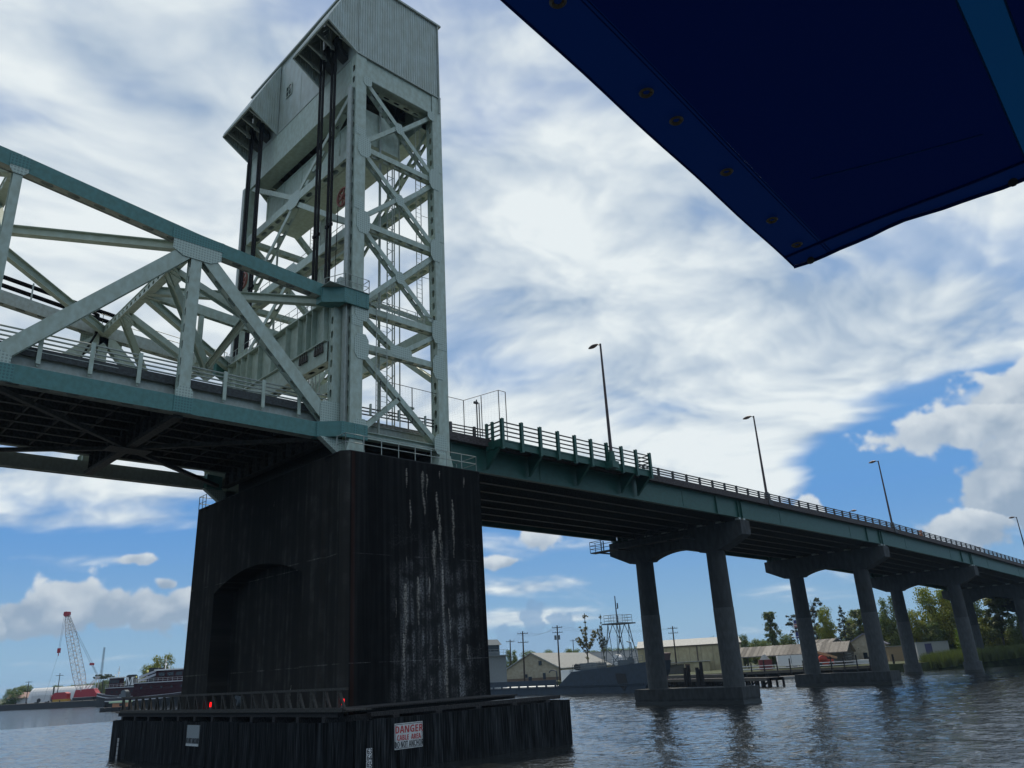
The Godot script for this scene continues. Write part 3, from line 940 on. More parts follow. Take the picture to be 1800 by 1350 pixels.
func lift_tower() -> void:
	var t := thing("lift_tower", "tall pale green steel lift tower with braced legs and a machinery house on top", "bridge tower")
	var base := 18.27
	var floor_y := 51.2
	# legs
	for sx in [-1.0, 1.0]:
		for sz in [-1.0, 1.0]:
			var m := MB.new()
			m.member(Vector3(sx * 3.78, base + 0.7, sz * 9.0), Vector3(sx * 3.78, floor_y, sz * 9.0), 0.95, 0.86, Vector3(0, 0, 1), 1.12, 0.32, 0.16)
			var leg := obj("leg", m, M.pale, t)
			var foot := MB.new()
			foot.prism(PackedVector3Array([Vector3(sx * 3.78 - 0.75, base, sz * 9.0 - 0.5), Vector3(sx * 3.78 + 0.75, base, sz * 9.0 - 0.5), Vector3(sx * 3.78 + 0.48, base + 1.0, sz * 9.0 - 0.5), Vector3(sx * 3.78 - 0.48, base + 1.0, sz * 9.0 - 0.5)]), Vector3(0, 0, 1.0))
			obj("foot", foot, M.pale, leg)
			for y in [26.6, 36.0, 42.6]:
				obj("splice_plate", one_box(Vector3(sx * 3.78 - 0.46, y + 0.9, sz * 9.0 + sz * 0.43 - 0.012), Vector3(sx * 3.78 + 0.46, y + 1.6, sz * 9.0 + sz * 0.43 + 0.022)), M.rivet, leg)
			if sx < 0.0:
				# guide rail for the span along the channel side of the leg
				var g := MB.new()
				g.span(Vector3(-4.50, base + 1.2, sz * 9.0 - 0.07), Vector3(-4.25, 48.0, sz * 9.0 + 0.07))
				g.span(Vector3(-4.58, base + 1.2, sz * 9.0 - 0.22), Vector3(-4.50, 48.0, sz * 9.0 + 0.22))
				obj("guide_rail", g, M.pale2, leg)
	var F := Vector3(0, 0, 1)
	for sz in [-1.0, 1.0]:
		var z: float = sz * 9.0
		var P := func(x: float, y: float) -> Vector3: return Vector3(x, y, z)
		var brace := func(a: Vector3, b: Vector3, d := 0.40) -> void:
			var m := MB.new()
			m.member(a, b, d, 0.54, F, 1.1, 0.36, 0.18, 0.75)
			obj("brace", m, M.pale, t)
		for y in [42.6, 35.95, 26.15]:
			var m := MB.new()
			m.member(P.call(-3.3, y), P.call(3.3, y), 0.46, 0.60, F, 1.1, 0.36, 0.19)
			obj("strut", m, M.pale, t)
		var walk := MB.new()
		walk.member(P.call(-3.3, 29.0), P.call(3.3, 29.0), 0.5, 0.7, F, 1.05, 0.28, 0.11)
		var wk := obj("strut", walk, M.pale, t)
		guard(wk, [P.call(-2.6, 29.25) + Vector3(0, 0, sz * 0.3), P.call(3.0, 29.25) + Vector3(0, 0, sz * 0.3)], 0.8, 0.75, [0.4, 0.75], M.pale2, 0.025)
		var sill := MB.new()
		sill.ibeam(P.call(-3.3, 19.75), P.call(3.3, 19.75), 0.5, 0.5, F)
		obj("strut", sill, M.pale, t)
		# crossed diagonals, three panels
		for q in [[49.0, 43.1], [42.15, 36.45], [35.5, 29.5]]:
			brace.call(P.call(-3.25, q[0]), P.call(3.25, q[1]))
			var m2 := MB.new()
			m2.member(P.call(-3.25, q[1] + 0.15), P.call(-0.22, (q[0] + q[1]) * 0.5), 0.34, 0.48, F, 1.1, 0.34, 0.15)
			m2.member(P.call(0.22, (q[0] + q[1]) * 0.5), P.call(3.25, q[0] - 0.1), 0.34, 0.48, F, 1.1, 0.34, 0.15)
			obj("brace", m2, M.pale, t)
			gusset(t, P.call(0, (q[0] + q[1]) * 0.5) + F * sz * 0.256, 0.8, 1.0, F * sz, M.rivet, 0.3)
		# the two lower panels
		brace.call(P.call(-3.25, 28.5), P.call(-0.25, 26.5))
		brace.call(P.call(3.25, 28.55), P.call(0.3, 26.6), 0.34)
		brace.call(P.call(-3.25, 25.6), P.call(3.25, 20.1))
		brace.call(P.call(-0.1, 22.85), P.call(-3.0, 20.2), 0.34)
		gusset(t, P.call(0.05, 26.45) + F * sz * 0.285, 1.9, 0.85, F * sz, M.rivet, 0.2)
		for sx in [-1.0, 1.0]:
			for y in [42.6, 35.95, 28.9, 26.0, 20.0]:
				gusset(t, P.call(sx * 3.42, y) + F * sz * 0.436, 1.15, 1.9 if y > 22.0 else 1.5, F * sz, M.rivet, 0.22)
			gusset(t, P.call(sx * 3.2, 48.9) + F * sz * 0.436, 0.8, 0.9, F * sz, M.rivet, 0.25)
		# plate girder closing the side below the house
		var sg := MB.new()
		sg.span(Vector3(-3.3, 49.25, z + sz * 0.30), Vector3(3.3, floor_y, z + sz * 0.34))
		sg.span(Vector3(-3.3, 49.22, z - 0.3), Vector3(3.3, 49.26, z + sz * 0.30))
		obj("side_girder", sg, M.pale, t)
		var perf := MB.new()
		perf.pierced(Vector3(-2.7, 48.95, z - sz * 0.3), Vector3(1, 0, 0), Vector3(0, 0, 1), 5.6, 0.5, 1.0, 0.28, 0.12, 0.3)
		obj("bottom_cover", perf, M.pale, t)
		# ladders
		var ld := MB.new()
		ladder(ld, Vector3(2.45, 29.4, z - sz * 0.55), 19.4, Vector3(1, 0, 0))
		for i in 7:
			ld.tube(Vector3(2.7, 31.0 + i * 2.8, z - sz * 0.55), Vector3(3.4, 31.0 + i * 2.8, z - sz * 0.45), 0.025, 0.025, 4)
		obj("ladder", ld, M.pale2, t)
		var l2 := MB.new()
		ladder(l2, Vector3(-1.75, 20.9, z + sz * 0.45), 8.9, Vector3(1, 0, 0), 0.9)
		for i in 3:
			var y := 29.2 + i * 0.35
			for k in 6:
				var a0 := PI * k / 6.0
				var a1 := PI * (k + 1) / 6.0
				l2.tube(Vector3(-1.75 + cos(a0) * 0.5, y, z + sz * (0.45 + sin(a0) * 0.6)), Vector3(-1.75 + cos(a1) * 0.5, y, z + sz * (0.45 + sin(a1) * 0.6)), 0.02, 0.02, 4, false)
		obj("ladder", l2, M.pale2, t)
		var pipe := MB.new()
		pipe.tube(Vector3(-1.2, 20.0, z - sz * 0.7), Vector3(-1.2, 49.5, z - sz * 0.7), 0.1, 0.1, 8)
		obj("conduit", pipe, M.pale2, t)
	# the frames across the roadway
	var X := Vector3(1, 0, 0)
	for sx in [-1.0, 1.0]:
		var x: float = sx * 3.78
		var P := func(y: float, z: float) -> Vector3: return Vector3(x, y, z)
		for y in [42.35, 35.45, 29.2]:
			var m := MB.new()
			m.member(P.call(y, -8.55), P.call(y, 8.55), 0.75 if y > 30.0 else 1.0, 0.75, X, 1.35, 0.4, 0.2)
			obj("portal_strut", m, M.pale, t)
		for sz in [-1.0, 1.0]:
			for q in [[42.75, 0.25, 48.0, 8.45], [41.95, 0.25, 36.1, 8.55], [35.05, 0.25, 29.9, 8.55]]:
				var m := MB.new()
				m.member(P.call(q[0], q[1] * sz), P.call(q[2], q[3] * sz), 0.42, 0.55, X, 1.3, 0.38, 0.17)
				obj("portal_brace", m, M.pale, t)
			if sx > 0.0:
				var kb := MB.new()
				kb.member(P.call(28.7, sz * 4.0), P.call(25.2, sz * 8.5), 0.4, 0.5, X, 1.2, 0.3, 0.1)
				obj("portal_brace", kb, M.pale, t)
		for y in [42.35, 35.45]:
			gusset(t, P.call(y, 0.0) + X * sx * 0.355, 2.0, 1.5, X * sx, M.rivet, 0.25)
		# deep plate girders that carry the machinery floor
		var pg := MB.new()
		pg.span(Vector3(sx * 4.16, 48.0, -8.57), Vector3(sx * 4.12, floor_y, 8.57))
		pg.span(Vector3(sx * 2.75, 47.96, -8.57), Vector3(sx * 4.19, 48.0, 8.57))
		pg.span(Vector3(sx * 2.75, 48.0, -8.57), Vector3(sx * 2.79, floor_y, 8.57))
		for i in 7:
			pg.span(Vector3(sx * 2.70, 48.0, -7.5 + i * 2.5), Vector3(sx * 2.75, floor_y, -7.4 + i * 2.5))
		obj("floor_girder", pg, M.pale, t)
	for i in 10:
		var fb := MB.new()
		fb.ibeam(Vector3(-2.75, 50.3, -8.1 + i * 1.8), Vector3(2.75, 50.3, -8.1 + i * 1.8), 0.35, 1.1, Vector3(0, 0, 1))
		obj("floor_beam", fb, M.dark_steel, t)
	# machinery house
	var top := 59.1
	var hx := 4.1
	var hz := 9.43
	var shell := MB.new()
	shell.span(Vector3(-hx + 0.1, floor_y + 0.02, -hz + 0.1), Vector3(hx - 0.1, floor_y + 0.14, hz - 0.1))
	var house := obj("machinery_house", shell, M.dark_steel, t)
	var trim := MB.new()
	for e in [[Vector3(-hx - 0.1, floor_y - 0.06, -hz - 0.1), Vector3(hx + 0.1, floor_y + 0.06, -hz + 0.05)], [Vector3(-hx - 0.1, floor_y - 0.06, hz - 0.05), Vector3(hx + 0.1, floor_y + 0.06, hz + 0.1)], [Vector3(-hx - 0.1, floor_y - 0.061, -hz + 0.05), Vector3(-hx + 0.05, floor_y + 0.061, hz - 0.05)], [Vector3(hx - 0.05, floor_y - 0.061, -hz + 0.05), Vector3(hx + 0.1, floor_y + 0.061, hz - 0.05)]]:
		trim.span(e[0], e[1])
	obj("base_trim", trim, M.pale2, house)
	var up := Vector3(0, top - floor_y, 0)
	var wall := MB.new()
	corrugated(wall, Vector3(-hx, floor_y, hz), Vector3(1, 0, 0), 2.0 * hx, up, Vector3(0, 0, 1), 0.235, 0.05)
	obj("side_wall", wall, M.siding, house)
	wall = MB.new()
	corrugated(wall, Vector3(-hx, floor_y, -hz), Vector3(1, 0, 0), 2.0 * hx, up, Vector3(0, 0, -1), 0.235, 0.05)
	obj("side_wall", wall, M.siding, house)
	for sx in [-1.0, 1.0]:
		wall = MB.new()
		wall.quad(Vector3(sx * hx, floor_y, -hz), Vector3(sx * hx, floor_y, hz), Vector3(sx * hx, top, hz), Vector3(sx * hx, top, -hz), Vector3(sx, 0, 0))
		for i in 3:
			wall.span(Vector3(sx * hx, floor_y, -3.0 + i * 3.2), Vector3(sx * (hx + 0.015), top, -2.94 + i * 3.2))
		obj("front_wall", wall, M.siding, house)
		var win := MB.new()
		win.span(Vector3(sx * (hx + 0.0), 54.45, -2.35), Vector3(sx * (hx + 0.05), 55.55, -1.5))
		var wo := obj("window", win, M.glass, house)
		var fr := MB.new()
		for e in [[54.38, -2.45, 54.46, -1.4], [55.54, -2.45, 55.62, -1.4], [54.46, -2.45, 55.54, -2.35], [54.46, -1.5, 55.54, -1.4], [54.46, -1.96, 55.54, -1.9], [54.98, -2.35, 55.04, -1.5]]:
			fr.span(Vector3(sx * (hx + 0.05), e[0], e[1]), Vector3(sx * (hx + 0.09), e[2], e[3]))
		obj("frame", fr, M.pale, wo)
		# sloping sheave hoods, open underneath
		for q in ([[3.95, hz], [-9.2, -3.7]] if sx < 0.0 else []):
			var z0: float = q[0]
			var z1: float = q[1]
			var xo: float = sx * 6.86
			var yo := 52.95
			var m := MB.new()
			m.quad(Vector3(xo, yo + 0.3, z0), Vector3(xo, yo + 0.3, z1), Vector3(sx * (hx + 0.06), top, z1), Vector3(sx * (hx + 0.06), top, z0), Vector3(sx, 0.4, 0))
			m.quad(Vector3(xo, yo, z0), Vector3(xo, yo, z1), Vector3(xo, yo + 0.3, z1), Vector3(xo, yo + 0.3, z0), Vector3(sx, 0, 0))
			m.quad(Vector3(xo - sx * 0.1, yo, z0 + 0.1), Vector3(xo - sx * 0.1, yo, z1 - 0.1), Vector3(xo - sx * 0.1, yo + 0.3, z1 - 0.1), Vector3(xo - sx * 0.1, yo + 0.3, z0 + 0.1), Vector3(-sx, 0, 0))
			m.quad(Vector3(xo - sx * 0.25, yo + 0.4, z0 + 0.1), Vector3(xo - sx * 0.25, yo + 0.4, z1 - 0.1), Vector3(sx * (hx + 0.16), top - 0.6, z1 - 0.1), Vector3(sx * (hx + 0.16), top - 0.6, z0 + 0.1), Vector3(-sx, -0.4, 0))
			var hood := obj("sheave_hood", m, M.siding, house)
			var side := MB.new()
			for zz in [[z0, -1.0], [z1, 1.0]]:
				var z: float = zz[0]
				# corrugated cheek, cut to the slope of the hood
				var at := func(k: float, low: bool, dz: float) -> Vector3: return Vector3(lerpf(xo, sx * (hx + 0.06), k), lerpf(yo if low else yo + 0.3, floor_y if low else top, k), z + dz * zz[1])
				for i in 12:
					var ks := [i / 12.0, (i + 0.42) / 12.0, (i + 0.52) / 12.0, (i + 0.9) / 12.0, (i + 1.0) / 12.0]
					var ds := [0.0, 0.0, 0.05, 0.05, 0.0]
					for j in 4:
						side.quad(at.call(ks[j], true, ds[j]), at.call(ks[j + 1], true, ds[j + 1]), at.call(ks[j + 1], false, ds[j + 1]), at.call(ks[j], false, ds[j]), Vector3(0, 0, zz[1]))
				side.bar(Vector3(xo, yo - 0.03, z), Vector3(sx * hx, floor_y - 0.03, z), 0.14, 0.1, Vector3(0, 0, 1))
			side.bar(Vector3(xo, yo - 0.03, z0), Vector3(xo, yo - 0.03, z1), 0.14, 0.1, Vector3(1, 0, 0))
			obj("side_panel", side, M.siding, hood)
			# brackets and the sheave rims inside
			var zc := (z0 + z1) * 0.5
			for k in 4:
				var z := z0 + 0.6 + k * (z1 - z0 - 1.2) / 3.0
				var br := MB.new()
				br.bar(Vector3(xo - sx * 0.2, yo + 0.2, z), Vector3(sx * (hx + 0.2), floor_y + 1.0, z), 0.16, 0.3, Vector3(0, 0, 1))
				br.bar(Vector3(xo - sx * 0.3, yo + 0.3, z), Vector3(sx * (hx + 0.25), floor_y + 5.0, z), 0.14, 0.24, Vector3(0, 0, 1))
				br.bar(Vector3(xo - sx * 1.3, yo + 2.0, z), Vector3(xo - sx * 1.5, yo - 0.6, z), 0.12, 0.2, Vector3(0, 0, 1))
				obj("bracket", br, M.pale2, hood)
			for k in 2:
				var z := zc + (k - 0.5) * 1.75
				var sh := MB.new()
				for i in 24:
					var a0 := TAU * i / 24.0
					var a1 := TAU * (i + 1) / 24.0
					var c := Vector3(sx * 3.55, floor_y + 1.9, z)
					var r := 1.6
					sh.quad(c + Vector3(cos(a0) * r, sin(a0) * r, -0.4), c + Vector3(cos(a1) * r, sin(a1) * r, -0.4), c + Vector3(cos(a1) * r, sin(a1) * r, 0.4), c + Vector3(cos(a0) * r, sin(a0) * r, 0.4), Vector3(cos(a0), sin(a0), 0))
					for e in [-0.4, 0.4]:
						sh.quad(c + Vector3(cos(a0) * r, sin(a0) * r, e), c + Vector3(cos(a1) * r, sin(a1) * r, e), c + Vector3(cos(a1) * 1.2, sin(a1) * 1.2, e), c + Vector3(cos(a0) * 1.2, sin(a0) * 1.2, e), Vector3(0, 0, e))
				obj("sheave", sh, M.dark_steel, hood)
	var roof := MB.new()
	roof.span(Vector3(-hx - 0.22, top, -hz - 0.22), Vector3(hx + 0.22, top + 0.18, hz + 0.22))
	obj("roof", roof, M.pale2, house)
	var spout := MB.new()
	spout.path([Vector3(hx - 0.1, top, hz + 0.12), Vector3(hx - 0.1, 49.5, hz + 0.12)], 0.07)
	obj("downpipe", spout, M.pale2, house)
	# operating drum on the near corner of the roof line and lightning rods
	for sz in [-1.0, 1.0]:
		var rod := MB.new()
		rod.tube(Vector3(0, top + 0.18, sz * 8.5), Vector3(0, top + 2.2, sz * 8.5), 0.03, 0.015, 5)
		obj("lightning_rod", rod, M.pale2, house)
	# small orange rope wheels
	for q in [[8.08, 38.4], [-8.2, 38.15]]:
		var w := MB.new()
		var c := Vector3(-4.35, q[1], q[0])
		for i in 24:
			var a0 := TAU * i / 24.0
			var a1 := TAU * (i + 1) / 24.0
			var d0 := Vector3(0, cos(a0), sin(a0))
			var d1 := Vector3(0, cos(a1), sin(a1))
			for e in [-0.09, 0.09]:
				w.quad(c + d0 * 0.78 + X * e, c + d1 * 0.78 + X * e, c + d1 * 0.66 + X * e, c + d0 * 0.66 + X * e, X * e)
			w.quad(c + d0 * 0.78 - X * 0.09, c + d1 * 0.78 - X * 0.09, c + d1 * 0.82, c + d0 * 0.82, d0)
			w.quad(c + d0 * 0.78 + X * 0.09, c + d1 * 0.78 + X * 0.09, c + d1 * 0.82, c + d0 * 0.82, d0)
			w.quad(c + d0 * 0.66 - X * 0.09, c + d1 * 0.66 - X * 0.09, c + d1 * 0.66 + X * 0.09, c + d0 * 0.66 + X * 0.09, -d0)
		for k in 6:
			var a := TAU * k / 6.0 + 0.2
			w.bar(c, c + Vector3(0, cos(a), sin(a)) * 0.7, 0.1, 0.1, X)
		w.tube(c - X * 0.14, c + X * 0.3, 0.16, 0.16, 10)
		var wo := obj("rope_wheel", w, M.orange, t)
		wo.set_meta("label", "orange spoked rope wheel")
		var ax := MB.new()
		ax.bar(c + X * 0.25, Vector3(-3.9, q[1], signf(q[0]) * 8.65), 0.2, 0.2, Vector3.UP)
		obj("axle", ax, M.pale2, wo)
	var line := MB.new()
	line.tube(Vector3(-4.35, 37.9, 7.4), Vector3(-4.0, 30.0, 6.6), 0.03, 0.03, 5)
	obj("operating_rope", line, M.grease, t)
	# cable trays and lamps on the landing across the tower
	var land := MB.new()
	land.span(Vector3(-3.4, 35.9, -8.3), Vector3(-2.4, 35.98, 8.3))
	var lo := obj("landing", land, M.pale2, t)
	guard(lo, [Vector3(-3.4, 35.98, -8.3), Vector3(-3.4, 35.98, 8.3)], 1.6, 1.1, [0.55, 1.1], M.pale2)
	guard(lo, [Vector3(-2.4, 35.98, -8.3), Vector3(-2.4, 35.98, 8.3)], 1.6, 1.1, [0.55, 1.1], M.pale2)
	for sz in [-1.0, 1.0]:
		var lt := MB.new()
		for k in 4:
			lt.tube(Vector3(1.4 + 0.7 * (k % 2), 21.4, sz * (5.6 + 0.7 * (k / 2))), Vector3(1.4 + 0.7 * (k % 2), 48.4, sz * (5.6 + 0.7 * (k / 2))), 0.05, 0.05, 6)
		for i in 26:
			var y := 21.6 + i
			lt.bar(Vector3(1.4, y, sz * 5.6), Vector3(2.1, y + 0.7, sz * 5.6), 0.05, 0.05, F)
			lt.bar(Vector3(1.4, y, sz * 6.3), Vector3(1.4, y + 0.6, sz * 5.6), 0.05, 0.05, X)
		obj("counterweight_guide", lt, M.pale2, t)
	# counterweight and its ropes
	var cw := thing("counterweight", "huge pale steel clad counterweight block hanging inside the top of the tower", "counterweight")
	var cb := one_box(Vector3(-2.62, 44.2, -8.15), Vector3(0.7, 47.4, 8.15))
	obj("block", cb, M.pale, cw)
	var cs := MB.new()
	for i in 6:
		cs.span(Vector3(-2.66, 44.2, -7.9 + i * 3.1), Vector3(-2.62, 47.4, -7.8 + i * 3.1))
	cs.span(Vector3(-2.66, 47.15, -8.15), Vector3(-2.62, 47.25, 8.15))
	obj("stiffener", cs, M.pale, cw)
	for sz in [-1.0, 1.0]:
		for k in 2:
			var rp := MB.new()
			for i in 6:
				var z: float = sz * 6.55 + (k - 0.5) * 1.75 - 0.3 + i * 0.12
				rp.tube(Vector3(1.9 - 1.2, 47.3, z), Vector3(1.9, 53.0, z), 0.032, 0.032, 5, false)
			obj("rope_set", rp, M.grease, cw)
	# the hoisting ropes on the channel side
	var rl := ["dark rope set left of the near pair, hanging from the hood by the tower corner", "dark rope set at the tower corner, right one of the near pair", "dark rope set at the far edge of the tower, left one of the far pair", "dark rope set of the far pair, the one next to the far hood middle"]
	var zs := [5.65, 7.45, -6.95, -4.95]
	for k in 4:
		var h := thing("hoisting_ropes", rl[k], "wire ropes", Vector3(-5.1, 30.3, zs[k]), 0.0, "hoisting ropes of the lift span")
		for s in 2:
			for i in 4:
				var m := MB.new()
				var dz := -0.36 + s * 0.45 + i * 0.085
				m.tube(Vector3(0, 0, dz), Vector3(0, 23.2, dz), 0.04, 0.04, 6, false)
				obj("rope", m, M.grease, h)
			obj("clamp", one_box(Vector3(-0.1, 5.5, -0.4 + s * 0.45), Vector3(0.1, 5.75, -0.06 + s * 0.45)), M.grease, h)


func lift_span() -> void:
	var t := thing("lift_span", "steel truss lift span with teal chords and pale web members, resting on the tower pier", "bridge span")
	var F := Vector3(0, 0, 1)
	var xs := [-4.75, -14.8, -24.7, -34.6, -44.5]
	var ty := [29.75, 30.5, 31.75, 32.7, 33.2]
	var by := 19.76
	for sz in [-1.0, 1.0]:
		var z: float = 8.25 if sz > 0.0 else -8.85
		var P := func(x: float, y: float) -> Vector3: return Vector3(x, y, z)
		# chords
		for i in 4:
			var m := MB.new()
			m.member(P.call(xs[i] if i else -6.0, by), P.call(xs[i + 1], by), 1.0, 0.64, F, 1.35, 0.34, 0.17, 0.8)
			var bc := obj("bottom_chord", m, M.pale2, t)
			var sk := MB.new()
			sk.bar(P.call(xs[i] if i else -6.0, by) + F * sz * 0.328, P.call(xs[i + 1], by) + F * sz * 0.328, 0.02, 1.0, F)
			obj("outer_web", sk, M.teal, bc)
			m = MB.new()
			m.member(P.call(xs[i] if i else -5.6, ty[i] if i else 29.8), P.call(xs[i + 1], ty[i + 1]), 0.95, 0.64, F, 1.35, 0.34, 0.17, 0.8)
			var tc := obj("top_chord", m, M.pale2, t)
			sk = MB.new()
			sk.bar(P.call(xs[i] if i else -5.6, ty[i] if i else 29.8) + F * sz * 0.328, P.call(xs[i + 1], ty[i + 1]) + F * sz * 0.328, 0.02, 0.95, F)
			obj("outer_web", sk, M.teal, tc)
		# end blocks that jog out round the guide rail
		for y in [[19.25, 20.28], [28.9, 30.05]]:
			var m := MB.new()
			var o := PackedVector3Array()
			for q in [[-6.2, 8.6], [-4.9, 9.62], [-2.95, 9.62], [-2.95, 9.46], [-4.8, 9.46], [-4.8, 8.3], [-6.2, 7.95]]:
				o.append(Vector3(q[0], y[0], sz * q[1]))
			m.prism(o, Vector3(0, y[1] - y[0], 0))
			var e := obj("end_block", m, M.teal, t)
			for xx in [-6.1, -4.88, -3.9, -3.1]:
				var zz: float = 8.68 if xx < -6.0 else 9.625
				obj("rivet_strip", one_box(Vector3(xx - 0.1, y[0] + 0.05, sz * zz - 0.008), Vector3(xx + 0.1, y[1] - 0.05, sz * zz + 0.008)), M.rivet_teal, e)
			if y[0] > 25.0:
				obj("top_plate", one_box(Vector3(-6.2, y[1], sz * 8.3), Vector3(-2.95, y[1] + 0.03, sz * 9.7)), M.pale2, e)
				guard(e, [Vector3(-5.6, y[1], sz * 8.0), Vector3(-4.9, y[1], sz * 9.6), Vector3(-2.95, y[1], sz * 9.6), Vector3(-2.95, y[1], sz * 8.0)], 1.0, 1.1, [0.55, 1.1], M.pale2, 0.03)
				obj("guide_shoe", one_box(Vector3(-5.1, y[1], sz * 8.75), Vector3(-4.6, y[1] + 0.9, sz * 9.25)), M.pale2, e)
			else:
				var sh := MB.new()
				sh.prism(PackedVector3Array([Vector3(-6.1, 19.24, sz * 8.5), Vector3(-3.6, 19.24, sz * 8.5), Vector3(-3.6, 18.05, sz * 8.5), Vector3(-4.5, 18.05, sz * 8.5)]), Vector3(0, 0, sz * 0.45))
				obj("bearing_shoe", sh, M.rivet, e)
		# web members
		var mm := MB.new()
		mm.member(P.call(-4.75, 20.2), P.call(-4.75, 29.2), 0.7, 0.57, F, 1.05, 0.3, 0.15)
		obj("end_post", mm, M.pale, t)
		for i in range(1, 5):
			mm = MB.new()
			mm.member(P.call(xs[i], by + 0.4), P.call(xs[i], ty[i] - 0.3), 0.66 if i % 2 else 0.45, 0.58, F, 1.05, 0.28, 0.1)
			obj("vertical", mm, M.pale, t)
		for q in [[0, 1], [2, 1], [2, 3], [4, 3]]:
			mm = MB.new()
			mm.member(P.call(xs[q[0]], by + 0.3), P.call(xs[q[1]], ty[q[1]] - 0.3), 0.84, 0.58, F, 1.3, 0.34, 0.16)
			obj("diagonal", mm, M.pale, t)
		# joint plates
		for i in range(1, 5):
			var big := i % 2 == 1
			gusset(t, P.call(xs[i], ty[i] - (0.55 if big else 0.2)) + F * sz * 0.325, 3.0 if big else 0.9, 1.5 if big else 1.1, F * sz, M.rivet, 0.22)
			obj("joint_plate", one_box(P.call(xs[i] - (1.6 if big else 0.5), ty[i] - 0.3) + F * sz * 0.34, P.call(xs[i] + (1.6 if big else 0.5), ty[i] + 0.36) + F * sz * 0.375), M.rivet_teal, t).rotation = Vector3.ZERO
			gusset(t, P.call(xs[i], by + 0.55) + F * sz * 0.325, 1.0 if big else 2.4, 1.2, F * sz, M.rivet, 0.22)
			obj("joint_plate", one_box(P.call(xs[i] - (0.55 if big else 1.4), by - 0.48) + F * sz * 0.34, P.call(xs[i] + (0.55 if big else 1.4), by + 0.47) + F * sz * 0.375), M.rivet_teal, t)
		gusset(t, P.call(-5.0, by + 1.1) + F * sz * 0.325, 1.9, 2.0, F * sz, M.rivet, 0.12)
	# cross frames and the top bracing
	var X := Vector3(1, 0, 0)
	for i in 5:
		var m := MB.new()
		var y: float = ty[i] - 0.1
		m.member(Vector3(xs[i], y, -8.5), Vector3(xs[i], y, 7.9), 0.55, 0.62, Vector3.UP, 0.85, 0.2, 0.15)
		obj("top_strut", m, M.pale, t)
	for i in 4:
		for sz in [-1.0, 1.0]:
			# the bracing meets the middle of every second strut
			var a := Vector3(xs[i], ty[i] - 0.15, 7.8 if sz > 0.0 else -8.4)
			var b := Vector3(xs[i + 1], ty[i + 1] - 0.15, sz * 0.4)
			if i == 0:
				b = Vector3(xs[1], ty[1] - 0.15, sz * 0.4)
			var m := MB.new()
			m.ibeam(a, b, 0.42, 0.6, X.cross(Vector3.UP))
			obj("top_lateral", m, M.pale, t)
		if i > 0:
			continue
		var s := MB.new()
		s.member(Vector3(xs[i], ty[i] - 0.1, 0), Vector3(xs[i + 1], ty[i + 1] - 0.1, 0), 0.75, 0.4, F, 1.3, 0.34, 0.14)
		obj("top_spine", s, M.pale, t)
	# bracing between the sloping end members
	var slope := func(k: float, z: float) -> Vector3: return Vector3(-14.8 + 10.05 * k, 30.2 - 10.4 * k, z)
	for sz in [-1.0, 1.0]:
		for q in [[-0.01, 4.5, 0.34, 7.95, 0.4], [-0.01, 4.0, 0.44, 0.35, 0.6], [0.44, 0.45, 0.36, 7.95, 0.4]]:
			var m := MB.new()
			m.ibeam(slope.call(q[0], sz * q[1]), slope.call(q[2], sz * q[3]), 0.45, q[4], Vector3(1.0, 0.95, 0))
			obj("portal_brace", m, M.pale, t)
		for i in [2, 3, 4]:
			var m := MB.new()
			m.ibeam(Vector3(xs[i], ty[i] - 0.5, sz * 4.0), Vector3(xs[i], ty[i] - 4.2, sz * 7.9), 0.3, 0.4, X)
			obj("knee_brace", m, M.pale, t)
	var hang := MB.new()
	hang.bar(Vector3(-10.9, 29.8, 0), Vector3(-10.9, 26.0, 0), 0.3, 0.3, F)
	obj("hanger", hang, M.pale, t)
	# cable trays and a hand rail along the top of the far chord
	var tray := obj("cable_tray_posts", MB.new() if false else one_box(Vector3(-44.4, 33.7, -8.9), Vector3(-44.2, 35.0, -8.8)), M.pale2, t)
	var chord_y := func(x: float) -> float:
		for i in 4:
			if x >= xs[i + 1]:
				return lerpf(ty[i], ty[i + 1], (xs[i] - x) / (xs[i] - xs[i + 1])) + 0.48
		return ty[4] + 0.48
	for h in [[0.5, 0.2], [1.15, 0.2]]:
		var x := -44.0
		var m := MB.new()
		while x < -16.0:
			var a := Vector3(x, chord_y.call(x) + h[0], -8.85)
			var b := Vector3(x + 2.3, chord_y.call(x + 2.3) + h[0], -8.85)
			for e in [-0.2, 0.2]:
				m.bar(a + F * e, b + F * e, 0.04, 0.14, F)
			for k in 9:
				var c := a.lerp(b, k / 9.0)
				m.bar(c - F * 0.2, c + F * 0.2, 0.05, 0.05, X)
			for e in [-0.12, 0.0, 0.12]:
				m.tube(a + F * e + Vector3(0, 0.05, 0), b + F * e + Vector3(0, 0.05, 0), 0.05, 0.05, 5, false)
			x += 2.3
		obj("cable_tray", m, M.grease, tray)
	var px := -43.0
	while px < -16.0:
		var m := MB.new()
		m.bar(Vector3(px, chord_y.call(px) - 0.1, -8.6), Vector3(px, chord_y.call(px) + 1.35, -8.6), 0.1, 0.1, F)
		obj("post", m, M.pale2, tray)
		px += 2.3
	var loop := MB.new()
	for e in [-0.15, 0.0, 0.15]:
		loop.path([Vector3(-16.4, 31.7, -8.85 + e), Vector3(-15.9, 31.9, -8.6 + e), Vector3(-15.5, 31.6, -8.3 + e), Vector3(-15.5, 30.0, -8.2 + e), Vector3(-16.0, 28.6, -8.2 + e), Vector3(-16.4, 27.6, -8.0 + e)], 0.07)
	obj("hanging_cables", loop, M.grease, tray)
	var gr := MB.new()
	for y in [0.55, 1.0]:
		gr.path([Vector3(-15.2, chord_y.call(-15.2) + y, -8.85), Vector3(-5.0, chord_y.call(-5.0) + y, -8.85)], 0.03)
